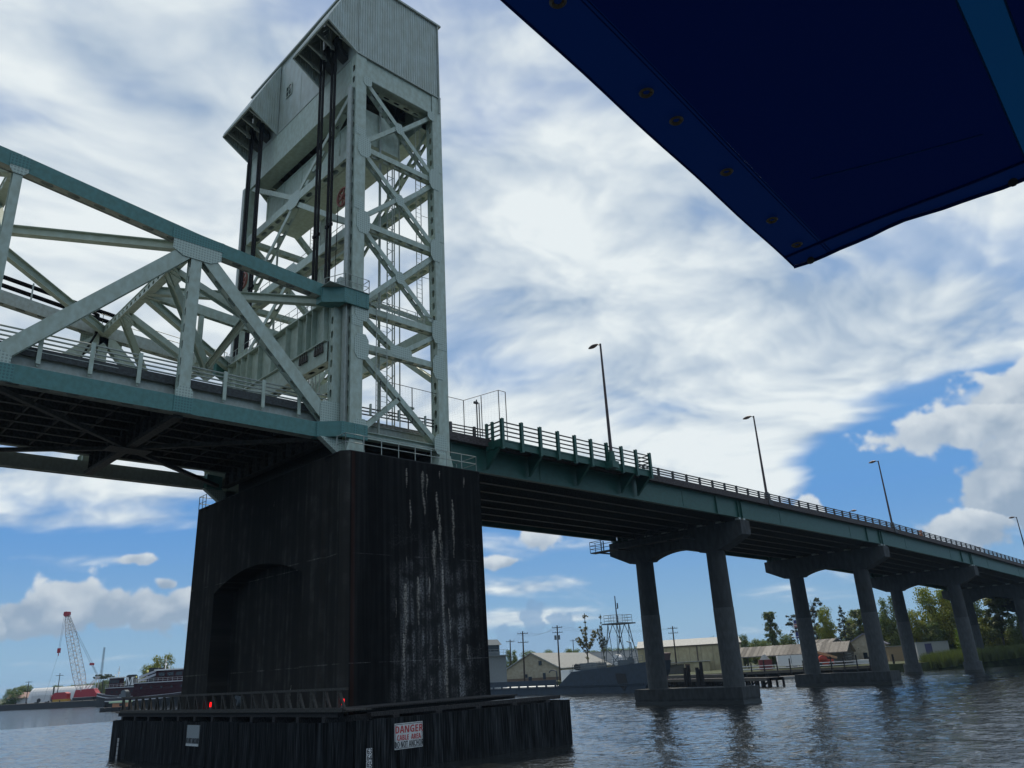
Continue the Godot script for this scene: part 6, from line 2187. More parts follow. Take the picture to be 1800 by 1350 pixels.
		obj("funnel_cap", sb, M.black, so)
		if logo:
			for e in [-1.0, 1.0]:
				text(so, "letter", "M", 2.7, M.white, Vector3(sx - 0.35, d + 4.9, e * 1.53), Vector3(0, 0.0 if e > 0.0 else 180.0, 0), "Droid Serif", 0.95)
		else:
			for k in 2:
				var sr := MB.new()
				sr.bar(Vector3(sx - 4.4, d + 3.6 + k * 1.0, s * w * 0.72), Vector3(sx + 0.6, d + 5.2 + k * 1.0, s * w * 0.72), 0.5, 0.55, Vector3(0, 0, 1))
				obj("exhaust_housing", sr, mat(lin(0.42, 0.43, 0.47), 0.6), so)
	var fe := MB.new()
	fe.tube(Vector3(l * 0.3, d + 6.3, 0), Vector3(l * 0.3 + 1.6, d + 5.5, 0.3), 0.3, 0.3, 10)
	obj("fire_monitor", fe, mat(lin(0.7, 0.65, 0.15), 0.5), t)
	var wd := MB.new()
	wd.tube(Vector3(l * 0.12, d + 0.6, -1.2), Vector3(l * 0.12, d + 0.6, 1.2), 0.75, 0.75, 14)
	wd.span(Vector3(l * 0.09, 1.7, -1.5), Vector3(l * 0.15, d + 0.2, 1.5))
	obj("winch", wd, M.ship_gray, t)


func lattice(m: MB, a: Vector3, b: Vector3, wa: float, wb: float, n: int, r: float) -> void:
	var x := (b - a).normalized()
	var y := x.cross(Vector3(0.3, 0, 0.95)).normalized()
	var z := x.cross(y)
	var cs := [Vector2(-1, -1), Vector2(1, -1), Vector2(1, 1), Vector2(-1, 1)]
	for i in n:
		var p := a.lerp(b, float(i) / n)
		var q := a.lerp(b, float(i + 1) / n)
		var w0 := lerpf(wa, wb, float(i) / n) * 0.5
		var w1 := lerpf(wa, wb, float(i + 1) / n) * 0.5
		for k in 4:
			var c: Vector2 = cs[k]
			var e: Vector2 = cs[(k + 1) % 4]
			m.tube(p + y * c.x * w0 + z * c.y * w0, q + y * c.x * w1 + z * c.y * w1, r, r, 5, false)
			var s := c if i % 2 else e
			var f := e if i % 2 else c
			m.tube(p + y * s.x * w0 + z * s.y * w0, q + y * f.x * w1 + z * f.y * w1, r * 0.55, r * 0.55, 4, false)
			m.tube(p + y * c.x * w0 + z * c.y * w0, p + y * e.x * w0 + z * e.y * w0, r * 0.55, r * 0.55, 4, false)


func left_bank() -> void:
	M.maroon = textured(lin(0.045, 0.008, 0.013), ntex(0.02, Color(0.8, 0.8, 0.8), Color(1, 1, 1), 4, 81), Vector3(0.3, 0.3, 0.3), 0.8)
	M.maroon.metallic_specular = 0.2
	M.maroon_dark = mat(lin(0.02, 0.012, 0.018), 0.5)
	tug("large dark maroon tugboat with a white roof, partly behind the black pier", Vector3(55.2, 0, -212.6), deg_to_rad(-43.8), 33.0, false)
	tug("smaller black tugboat with a white letter on its funnel, beside the red crane", Vector3(81.0, 0, -251.7), deg_to_rad(136.2), 19.0, true)
	# small work float
	var f := thing("work_float", "small dark work float with a pale green and orange shelter before the tugboats", "boat", Vector3(43.5, 0, -171.5), deg_to_rad(-40.0))
	obj("hull", one_box(Vector3(-3.6, -0.4, -1.6), Vector3(3.8, 0.9, 1.6)), M.black, f)
	for k in 4:
		var m := MB.new()
		m.tube(Vector3(-2.6 + k * 1.7, 0.5, 1.6), Vector3(-2.6 + k * 1.7, 0.5, 1.85), 0.4, 0.4, 10)
		obj("tire_fender", m, M.black, f)
	obj("cabin", one_box(Vector3(-0.8, 0.9, -1.2), Vector3(2.8, 1.9, 1.2)), mat(lin(0.45, 0.20, 0.10), 0.7), f)
	obj("window", one_box(Vector3(0.9, 1.1, 1.21), Vector3(1.6, 1.7, 1.24)), M.glass, f)
	obj("shelter_roof", one_box(Vector3(-1.6, 1.9, -1.5), Vector3(3.0, 2.3, 1.5)), mat(lin(0.45, 0.60, 0.38), 0.7), f)
	# deck barge
	var turn := atan2(-0.918, 0.396)
	var rot := -atan2(47.0, 20.3)
	var bg := thing("deck_barge", "long flat dark deck barge carrying the red crane", "barge", Vector3(61.0, 0, -301.0), rot)
	obj("hull", one_box(Vector3(-27, -0.8, -24), Vector3(26, 1.9, 0)), M.black, bg)
	obj("deck", one_box(Vector3(-27.05, 1.9, -24.05), Vector3(26.05, 2.1, 0.05)), M.wood_gray, bg)
	for i in 9:
		var m := MB.new()
		m.tube(Vector3(-24 + i * 6.0, 2.1, -0.6), Vector3(-24 + i * 6.0, 2.7, -0.6), 0.2, 0.2, 8)
		obj("bollard", m, M.black, bg)
	# lattice boom crane
	var cr := thing("crawler_crane", "red crawler crane with a tall white lattice boom on the barge", "crane")
	var R := Vector3(0.72, 0, 0.69)
	var base := Vector3(75.0, 2.1, -303.0)
	var hb := Basis(R, Vector3.UP, R.cross(Vector3.UP))
	var hm := MB.new()
	hm.prism(PackedVector3Array([base + R * -4.0 + Vector3(0, 1.2, 0) - hb.z * 1.7, base + R * 4.6 + Vector3(0, 1.2, 0) - hb.z * 1.7, base + R * 5.0 + Vector3(0, 2.2, 0) - hb.z * 1.7, base + R * 3.4 + Vector3(0, 4.2, 0) - hb.z * 1.7, base + R * -3.4 + Vector3(0, 3.9, 0) - hb.z * 1.7]), hb.z * 3.4)
	obj("machine_house", hm, M.red, cr)
	var tr := MB.new()
	for s in [-1.0, 1.0]:
		tr.box(base + hb.z * 2.2 * s + Vector3(0, 0.55, 0), Vector3(7.5, 1.1, 1.0), hb)
	obj("tracks", tr, M.black, cr)
	var bm := MB.new()
	var foot := base + R * -1.6 + Vector3(0, 3.2, 0)
	var tip := Vector3(65.0, 35.0, -305.5)
	lattice(bm, foot, foot.lerp(tip, 0.2), 2.2, 3.2, 4, 0.13)
	lattice(bm, foot.lerp(tip, 0.2), foot.lerp(tip, 0.75), 3.2, 2.8, 12, 0.13)
	lattice(bm, foot.lerp(tip, 0.75), tip, 2.8, 1.0, 7, 0.12)
	obj("boom", bm, mat(lin(0.62, 0.62, 0.62), 0.5), cr)
	var hd := MB.new()
	hd.box(tip, Vector3(2.0, 1.4, 1.6), hb)
	hd.tube(tip + Vector3(0, -0.2, 0) - hb.z, tip + Vector3(0, -0.2, 0) + hb.z, 1.0, 1.0, 12)
	obj("boom_head", hd, M.red, cr)
	var gy := base + R * 4.0 + Vector3(0, 8.4, 0)
	var ga := MB.new()
	for s in [-1.2, 1.2]:
		ga.tube(base + R * -0.5 + hb.z * s + Vector3(0, 4, 0), gy + hb.z * s * 0.6, 0.14, 0.14, 6)
		ga.tube(base + R * 3.8 + hb.z * s + Vector3(0, 4, 0), gy + hb.z * s * 0.6, 0.14, 0.14, 6)
	ga.bar(gy - hb.z, gy + hb.z, 0.7, 0.4, R)
	obj("gantry", ga, mat(lin(0.62, 0.62, 0.62), 0.5), cr)
	var br := gy.lerp(tip, 0.2)
	var rp := MB.new()
	for s in [-0.7, -0.25, 0.25, 0.7]:
		rp.tube(gy + hb.z * s, br + hb.z * s, 0.035, 0.035, 4, false)
	for s in [-0.8, 0.8]:
		rp.tube(br + hb.z * s, tip + hb.z * s * 0.6, 0.05, 0.05, 4, false)
	var block := Vector3(64.0, 21.0, -306.0)
	for s in [-0.3, 0.3]:
		rp.tube(tip + R * (-0.8 + s) , block + R * s * 0.6, 0.04, 0.04, 4, false)
	rp.tube(block + Vector3(0, -1.4, 0), Vector3(61.4, 3.0, -307.0), 0.03, 0.03, 4, false)
	obj("pendant_ropes", rp, M.dark_steel, cr)
	var bk := MB.new()
	bk.box(br, Vector3(0.6, 0.9, 2.6), hb)
	obj("bridle", bk, M.red, cr)
	bk = MB.new()
	bk.box(block, Vector3(1.1, 1.8, 0.6), hb)
	bk.tube(block + Vector3(0, -0.9, 0), block + Vector3(0, -1.9, 0), 0.12, 0.2, 6)
	obj("hook_block", bk, M.red, cr)
	# second red machine, a generator trailer and clutter on the barge
	var r2 := thing("red_winch_house", "red winch house on a yellow skid left of the crane", "machine", Vector3(67.4, 2.1, -307.4), deg_to_rad(-43.8))
	r2.scale = Vector3(0.8, 1.0, 1.0)
	var m := MB.new()
	m.prism(PackedVector3Array([Vector3(-3.6, 0.9, -1.5), Vector3(3.6, 0.9, -1.5), Vector3(3.6, 2.9, -1.5), Vector3(2.4, 3.4, -1.5), Vector3(-2.2, 3.4, -1.5), Vector3(-3.6, 2.2, -1.5)]), Vector3(0, 0, 3.0))
	obj("house", m, M.red, r2)
	obj("skid", one_box(Vector3(-2.8, 0.05, -1.6), Vector3(4.0, 0.9, 1.7)), mat(lin(0.45, 0.26, 0.03), 0.6), r2)
	obj("boom_rest", one_box(Vector3(-4.2, 0.0, -0.3), Vector3(-3.8, 5.5, 0.3)), M.dark_steel, r2)
	var tl := thing("white_trailer", "white office trailer on the deck barge, in front of the arched shed", "trailer", Vector3(62.0, 2.1, -311.5), deg_to_rad(-43.8))
	obj("body", one_box(Vector3(-3.6, 0.3, -1.3), Vector3(3.6, 2.7, 1.3)), mat(lin(0.55, 0.56, 0.56), 0.6), tl)
	m = MB.new()
	m.tube(Vector3(-0.6, 0.9, 1.3), Vector3(-0.6, 0.9, 1.36), 0.75, 0.75, 14)
	obj("hatch", m, M.black, tl)
	for k in [-2.0, 2.0]:
		m = MB.new()
		m.tube(Vector3(k, 0.3, -1.2), Vector3(k, 0.3, 1.2), 0.3, 0.3, 10)
		obj("wheel", m, M.black, tl)
	# arched shed
	var q := thing("arched_shed", "long white arched metal shed behind the crane barge", "shed", Vector3(80.5, 1.6, -352.5), deg_to_rad(-43.8))
	var am := MB.new()
	var ar := 4.2
	for i in 14:
		var a0 := PI * i / 14.0
		var a1 := PI * (i + 1) / 14.0
		for k in 20:
			var xx := -13.0 + k * 1.3
			for e in [[0.0, 1.1, 0.0], [1.1, 1.3, 0.07]]:
				var rr: float = ar + e[2]
				am.quad(Vector3(xx + e[0], sin(a0) * rr * 1.5, cos(a0) * rr), Vector3(xx + e[1], sin(a0) * rr * 1.5, cos(a0) * rr), Vector3(xx + e[1], sin(a1) * rr * 1.5, cos(a1) * rr), Vector3(xx + e[0], sin(a1) * rr * 1.5, cos(a1) * rr), Vector3(0, sin(a0) + 0.01, cos(a0)))
	obj("shell", am, mat(lin(0.6, 0.61, 0.60), 0.5), q)
	for s in [-13.0, 13.0]:
		var em := MB.new()
		var pts := PackedVector3Array()
		for i in 15:
			pts.append(Vector3(s - 0.1, sin(PI * i / 14.0) * ar * 1.49, cos(PI * i / 14.0) * ar))
		em.prism(pts, Vector3(0.2, 0, 0))
		obj("end_wall", em, mat(lin(0.45, 0.48, 0.50), 0.6), q)
	obj("door", one_box(Vector3(-13.16, 0.0, -0.8), Vector3(-13.11, 2.0, 0.8)), M.glass, q)
	gable_house("pink_roofed_shed", "low white shed with a faded pink roof at the far left bank", Vector3(78.5, 1.6, -404.0) + R * 6.0, R, 24.0, 5.0, 2.6, 5.0, mat(lin(0.5, 0.5, 0.5), 0.8), mat(lin(0.36, 0.24, 0.20), 0.8))
	var ms := thing("radio_mast", "thin lattice radio mast standing far behind the tugboats", "mast", Vector3(94.2, 2.0, -349.2))
	m = MB.new()
	lattice(m, Vector3.ZERO, Vector3(0, 22.0, 0), 0.9, 0.5, 26, 0.05)
	obj("lattice", m, M.dark_steel, ms)
	var pl := ["wooden pole with a crossarm on the left bank, left of the red winch house", "thin lamp pole at the far left bank behind the trailer"]
	for k in 2:
		var p := thing("bank_pole", pl[k], "pole", [Vector3(72.0, 1.6, -330.0), Vector3(71.0, 1.6, -372.0)][k])
		m = MB.new()
		m.tube(Vector3.ZERO, Vector3(0, [11.5, 9.5][k], 0), 0.2, 0.14, 7)
		obj("pole", m, M.bark, p)
		m = MB.new()
		m.bar(R * -1.6 + Vector3(0, [10.6, 9.2][k], 0), R * 1.6 + Vector3(0, [10.6, 9.2][k], 0), 0.18, 0.18, Vector3.UP)
		obj("crossarm", m, M.bark, p)


# leaves as many small faces spread through clumps; colours vary from clump to clump
func crown_mesh(clumps: Array, leaves: int, size: float, base: Color, sd: int) -> ArrayMesh:
	var r := RandomNumberGenerator.new()
	r.seed = sd
	var m := MB.new()
	m.colored = true
	var total := 0.0
	for c in clumps:
		total += c[1] * c[1]
	for c in clumps:
		var n := int(leaves * c[1] * c[1] / total)
		var tone := r.randf_range(0.8, 1.2)
		var warm := r.randf_range(-0.12, 0.18)
		for i in n:
			var d := Vector3(r.randfn(), r.randfn(), r.randfn()).normalized()
			var p: Vector3 = c[0] + d * c[1] * (pow(r.randf(), 0.5) * 1.1 + maxf(0.0, r.randfn()) * 0.35) * Vector3(1, 0.8, 1)
			var nn := (d + Vector3(r.randfn(), r.randfn() + 0.6, r.randfn()) * 0.8).normalized()
			var a := nn.cross(Vector3(r.randfn(), r.randfn(), r.randfn())).normalized()
			var b := nn.cross(a)
			var s := size * r.randf_range(0.55, 1.3)
			var k := tone * r.randf_range(0.82, 1.18)
			m.col = Color(base.r * k * (1.0 + warm), base.g * k, base.b * k * (1.0 - warm))
			m.tri(p - a * s * 0.5, p + b * s * 0.42, p + a * s * 0.5)
			m.tri(p - a * s * 0.5, p + a * s * 0.5, p - b * s * 0.42)
	return m.mesh()


func tree_proto(kind: String, sd: int) -> Node3D:
	var r := RandomNumberGenerator.new()
	r.seed = sd
	var t := Node3D.new()
	t.name = kind
	var clumps := []
	var wood := MB.new()
	var h := 1.0
	var leaves := 2600
	var size := 0.03
	var col := Color(0.12, 0.155, 0.04)
	match kind:
		"broad_tree":
			wood.tube(Vector3.ZERO, Vector3(0.01, 0.45, 0), 0.022, 0.014, 7)
			for i in 70:
				var a := r.randf() * TAU
				var y := r.randf_range(0.2, 0.97)
				var w := 0.30 * sqrt(maxf(0.05, 1.0 - pow((y - 0.52) / 0.5, 2.0)))
				var p := Vector3(cos(a) * w * sqrt(r.randf()), y, sin(a) * w * sqrt(r.randf()))
				clumps.append([p, r.randf_range(0.05, 0.11)])
				if i % 3 == 0:
					wood.tube(Vector3(0.0, minf(p.y - 0.1, 0.45), 0), p, 0.007, 0.003, 5, false)
			leaves = 8500
		"tall_tree":
			wood.tube(Vector3.ZERO, Vector3(0.015, 0.9, 0.01), 0.014, 0.004, 7)
			col = Color(0.11, 0.135, 0.052)
			for i in 48:
				var a := r.randf() * TAU
				var y := r.randf_range(0.30, 0.98)
				var w := r.randf_range(0.0, 0.17) * sqrt(maxf(0.02, 1.0 - pow((y - 0.6) / 0.42, 2.0)))
				var p := Vector3(cos(a) * w, y, sin(a) * w)
				clumps.append([p, r.randf_range(0.022, 0.06)])
				wood.tube(Vector3(0.008, p.y - 0.06, 0), p, 0.004, 0.002, 4, false)
			leaves = 4400
		"sparse_tree":
			wood.tube(Vector3.ZERO, Vector3(0.0, 0.97, 0.0), 0.012, 0.003, 7)
			col = Color(0.05, 0.06, 0.035)
			for i in 44:
				var a := r.randf() * TAU
				var y := r.randf_range(0.3, 0.97)
				var w := r.randf_range(0.06, 0.17)
				var p := Vector3(cos(a) * w, y, sin(a) * w)
				clumps.append([p, r.randf_range(0.012, 0.035)])
				wood.tube(Vector3(0.0, p.y - 0.1, 0), p, 0.004, 0.0015, 4, false)
			leaves = 1700
			size = 0.026
		"ivy_tree":
			wood.tube(Vector3.ZERO, Vector3(0.01, 0.98, 0.0), 0.013, 0.005, 7)
			col = Color(0.075, 0.075, 0.028)
			for i in 7:
				var a := r.randf() * TAU
				var y0 := r.randf_range(0.3, 0.5)
				var e := Vector3(cos(a) * r.randf_range(0.1, 0.22), y0 + r.randf_range(0.14, 0.3), sin(a) * r.randf_range(0.1, 0.22))
				wood.tube(Vector3(0.004, y0, 0), e, 0.006, 0.002, 5, false)
				for k in 5:
					clumps.append([Vector3(0.004, y0, 0).lerp(e, 0.25 + k * 0.19) + Vector3(0, 0.012, 0), r.randf_range(0.016, 0.034)])
			for k in 8:
				clumps.append([Vector3(0.01, 0.3 + k * 0.09, 0), r.randf_range(0.016, 0.036)])
			leaves = 1700
			size = 0.022
		"conifer":
			wood.tube(Vector3.ZERO, Vector3(0, 0.98, 0), 0.016, 0.004, 7)
			col = Color(0.022, 0.036, 0.018)
			for i in 34:
				var y := 0.16 + 0.82 * i / 34.0
				var a := i * 2.4
				var w := (1.0 - y) * 0.24 * r.randf_range(0.6, 1.1)
				clumps.append([Vector3(cos(a) * w, y - 0.02, sin(a) * w), 0.022 + (1.0 - y) * 0.055])
			leaves = 2400
			size = 0.026
		"bush":
			for i in 26:
				var a := r.randf() * TAU
				var y := r.randf_range(0.08, 0.85)
				var w := r.randf_range(0.0, 0.5) * sqrt(1.0 - y * 0.7)
				clumps.append([Vector3(cos(a) * w, y, sin(a) * w), r.randf_range(0.12, 0.2)])
			wood.tube(Vector3.ZERO, Vector3(0, 0.4, 0), 0.03, 0.01, 5)
			leaves = 2600
			size = 0.055
			col = Color(0.075, 0.13, 0.026)
		"palm":
			wood.tube(Vector3.ZERO, Vector3(0.01, 0.72, 0), 0.022, 0.018, 7)
			col = Color(0.04, 0.055, 0.025)
			for i in 16:
				var a := i * 2.4
				for k in 4:
					var q := (k + 1) / 4.0
					clumps.append([Vector3(cos(a) * q * 0.3, 0.74 + 0.16 * sin(q * 2.6) * (0.4 + 0.6 * (i % 3) / 2.0), sin(a) * q * 0.3), 0.03])
			leaves = 1500
			size = 0.04
	if wood.v.size():
		obj("trunk", wood, M.bark, t)
	var c := obj("crown", crown_mesh(clumps, leaves, size, col, sd + 5), M.leaf, t)
	c.set_meta("kind", "stuff")
	return t


func trees() -> void:
	var lf := mat(Color.WHITE, 0.7)
	lf.vertex_color_use_as_albedo = true
	lf.backlight_enabled = true
	lf.backlight = Color(0.7, 0.74, 0.2)
	M.leaf = lf
	var lf2: StandardMaterial3D = lf.duplicate()
	lf2.albedo_color = Color(1.25, 1.15, 0.75)
	M.leaf_warm = lf2
	var protos := {}
	var r := RandomNumberGenerator.new()
	r.seed = 3
	var rows := [
		["tall_tree", 178.0, -62.0, 15.0, 0.95, "tall slender tree with an open crown above the open shed roof"],
		["sparse_tree", 184.0, -58.0, 13.5, 1.25, "thin pale leaved tree behind the flag pole"],
		["sparse_tree", 180.7, -50.6, 17.0, 0.9, "very thin high tree right behind a column of the second pier"],
		["broad_tree", 177.4, -46.0, 14.2, 0.62, "yellowish round tree left of the dark conifer"],
		["conifer", 165.0, -35.8, 14.0, 0.95, "dark conifer rising beside the gabled shed end"],
		["tall_tree", 185.4, -40.1, 13.8, 1.35, "loose pale green tree right of the dark conifer"],
		["broad_tree", 183.5, -31.4, 15.6, 0.62, "tall green tree between the second and third piers"],
		["broad_tree", 194.0, -23.6, 17.6, 0.95, "large spreading yellow green tree in the gap under the third pier"],
		["bush", 173.0, -12.2, 7.4, 0.62, "small bright green tree beside the gray container"],
		["tall_tree", 190.9, -9.2, 14.0, 1.6, "loose tree between the third and fourth piers"],
		["broad_tree", 201.0, -4.0, 14.0, 0.85, "leafy tree beyond the fourth pier at the right edge"],
		["broad_tree", 186.0, -4.5, 9.0, 0.75, "low dark tree over the marsh at the right bank"],
		["broad_tree", 167.1, -65.3, 8.6, 0.72, "dark bushy tree left end of the open shed"],
		["broad_tree", 176.0, -70.0, 7.4, 0.8, "low dark tree between the tan warehouse and the open shed"],
		["ivy_tree", 126.5, -85.5, 16.0, 1.0, "thin tree with brown leaved stubby limbs behind the landing craft"],
		["ivy_tree", 127.0, -80.6, 15.4, 0.62, "narrow leafy trunk just left of the mast platform"],
		["bush", 206.0, -115.0, 10.0, 0.55, "small dark tree crown above the tan warehouse roof, left one"],
		["bush", 214.0, -103.0, 10.0, 0.65, "small gray green tree crown above the tan warehouse roof, right one"],
		["broad_tree", 72.0, -220.0, 13.6, 0.95, "big light green tree behind the maroon tugboat"],
		["broad_tree", 69.5, -224.0, 10.8, 0.9, "brown tinged tree left of the big tree behind the tugboat"],
		["palm", 89.0, -329.0, 11.5, 1.1, "feathery tree top behind the red crane house"],
		["bush", 73.0, -402.0, 6.6, 1.6, "dark rounded bush at the far left water edge"],
		["broad_tree", 152.0, -140.0, 9.0, 0.8, "green tree left of the cream gable"],
		["broad_tree", 146.0, -147.0, 8.0, 0.8, "darker green tree near the ship pilothouse"],
		["broad_tree", 172.0, -55.0, 8.0, 1.0, "round green tree behind the middle of the open shed"],
		["broad_tree", 189.0, -24.0, 9.0, 1.1, "low leafy tree under the large spreading tree"],
		["broad_tree", 212.0, 4.0, 15.0, 1.0, "tree in the shade under the far end of the bridge"],
		["tall_tree", 181.0, -36.0, 12.5, 1.3, "loose green tree behind the pale gabled house"],
		["broad_tree", 186.0, -52.0, 10.0, 0.9, "round tree filling the gap left of the conifer"],
		["broad_tree", 192.0, -46.0, 11.5, 0.85, "warm yellow topped tree behind the second pier columns"],
		["broad_tree", 190.0, -36.0, 11.0, 0.9, "full green tree right behind the second pier column"],
		["broad_tree", 188.0, -28.0, 12.0, 0.8, "yellow green tree left of the large spreading tree"],
		["broad_tree", 200.0, -17.0, 15.5, 0.8, "high loose tree right of the large spreading tree"],
		["broad_tree", 196.0, -13.0, 9.0, 1.1, "low light green tree behind the reeds"],
		["broad_tree", 204.0, -26.0, 16.0, 0.8, "high green tree behind the large spreading tree"]]
	for q in rows:
		var p: Node3D
		if not protos.has(q[0]):
			p = tree_proto(q[0], 40 + protos.size() * 7)
			protos[q[0]] = p
			p.name = numbered(self, q[0])
			add_child(p)
			tag(p, q[5], "tree", "trees on the far bank")
			p.position = Vector3(q[1], 1.4, q[2])
			p.rotation.y = r.randf() * TAU
			p.scale = Vector3(q[3] * q[4], q[3], q[3] * q[4])
		else:
			p = dup(protos[q[0]], q[0], Vector3(q[1], 1.4, q[2]), r.randf() * TAU, Vector3(q[3] * q[4], q[3], q[3] * q[4]), q[5], "trees on the far bank")
		if "yellow" in q[5] or "brown" in q[5] or "light" in q[5] or "bright" in q[5]:
			p.get_node("crown").material_override = M.leaf_warm
		else:
			p.get_node("crown").material_override = M.leaf
	# the far off woods as one mass
	var src: MeshInstance3D = protos["broad_tree"].get_node("crown")
	var mm := MultiMesh.new()
	mm.transform_format = MultiMesh.TRANSFORM_3D
	mm.mesh = src.mesh
	var xf := []
	for i in 280:
		var z := r.randf_range(-480.0, -190.0)
		var x := 92.0 + r.randf_range(6.0, 60.0) + maxf(0.0, -z - 300.0) * 0.03
		if z < -330.0 and r.randf() < 0.3:
			x += 60.0
		var h := r.randf_range(6.5, 12.0) if z > -330.0 else r.randf_range(5.5, 9.5)
		xf.append([Vector3(x, 0.8, z), h, r.randf_range(0.9, 1.5)])
	for i in 60:
		xf.append([Vector3(78.0 + r.randf_range(10.0, 200.0), 0.5, r.randf_range(-1100.0, -480.0)), r.randf_range(7.0, 13.0), 1.6])
	for i in 120:
		var k := r.randf()
		xf.append([Vector3(lerpf(170.0, 215.0, k) + r.randf_range(0, 26.0), 0.8, lerpf(-80.0, 30.0, k) + r.randf_range(-8, 8)), r.randf_range(5.0, 8.5), r.randf_range(0.9, 1.5)])
	for i in 70:
		xf.append([Vector3(r.randf_range(170.0, 300.0), 0.8, r.randf_range(-210.0, -120.0)), r.randf_range(6.0, 10.0), r.randf_range(0.9, 1.4)])
	mm.instance_count = xf.size()
	for i in xf.size():
		var q: Array = xf[i]
		mm.set_instance_transform(i, Transform3D(Basis(Vector3.UP, r.randf() * TAU).scaled(Vector3(q[1] * q[2], q[1], q[1] * q[2])), q[0]))
	var mi := MultiMeshInstance3D.new()
	mi.name = "far_woods"
	mi.multimesh = mm
	mi.material_override = M.leaf
	add_child(mi)
	tag(mi, "low dark green woods along the whole far bank", "woods", "", "stuff")


func marsh() -> void:
	var r := RandomNumberGenerator.new()
	r.seed = 12
	var m := MB.new()
	m.colored = true
	for i in 60:
		var a := r.randf() * TAU
		var b := Vector3(cos(a), 0, sin(a)) * 0.25 * sqrt(r.randf())
		var d := Vector3(cos(a), 0, sin(a)) * r.randf_range(0.05, 0.3)
		var w := Vector3(-sin(a * 1.7), 0, cos(a * 1.7)) * 0.02
		var k := r.randf_range(0.7, 1.3)
		m.col = Color(0.125 * k, 0.15 * k, 0.05 * k)
		var h := r.randf_range(0.6, 1.0)
		m.tri(b - w, b + w, b + d * 0.5 + Vector3(0, h * 0.6, 0))
		m.tri(b - w * 0.7 + Vector3(0, h * 0.3, 0), b + w * 0.7 + Vector3(0, h * 0.3, 0), b + d + Vector3(0, h, 0))
	var mm := MultiMesh.new()
	mm.transform_format = MultiMesh.TRANSFORM_3D
	mm.mesh = m.mesh()
	var xf := []
	for i in 2600:
		var k := r.randf()
		var x := lerpf(141.0, 171.0, k) + r.randf_range(0.0, 9.0)
		var z := lerpf(-9.0, 8.0, k) + r.randf_range(-2.5, 2.0)
		var h := (2.6 - 1.2 * k) * r.randf_range(0.7, 1.25)
		xf.append(Transform3D(Basis(Vector3.UP, r.randf() * TAU).scaled(Vector3(h * 0.8, h, h * 0.8)), Vector3(x, 0.3 + 0.06 * (x - 141.0), z)))
	mm.instance_count = xf.size()
	for i in xf.size():
		mm.set_instance_transform(i, xf[i])
	var mi := MultiMeshInstance3D.new()
	mi.name = "marsh_reeds"
	mi.multimesh = mm
	mi.material_override = M.leaf
	add_child(mi)
	tag(mi, "tall bright green reeds along the marshy right bank", "reeds", "", "stuff")


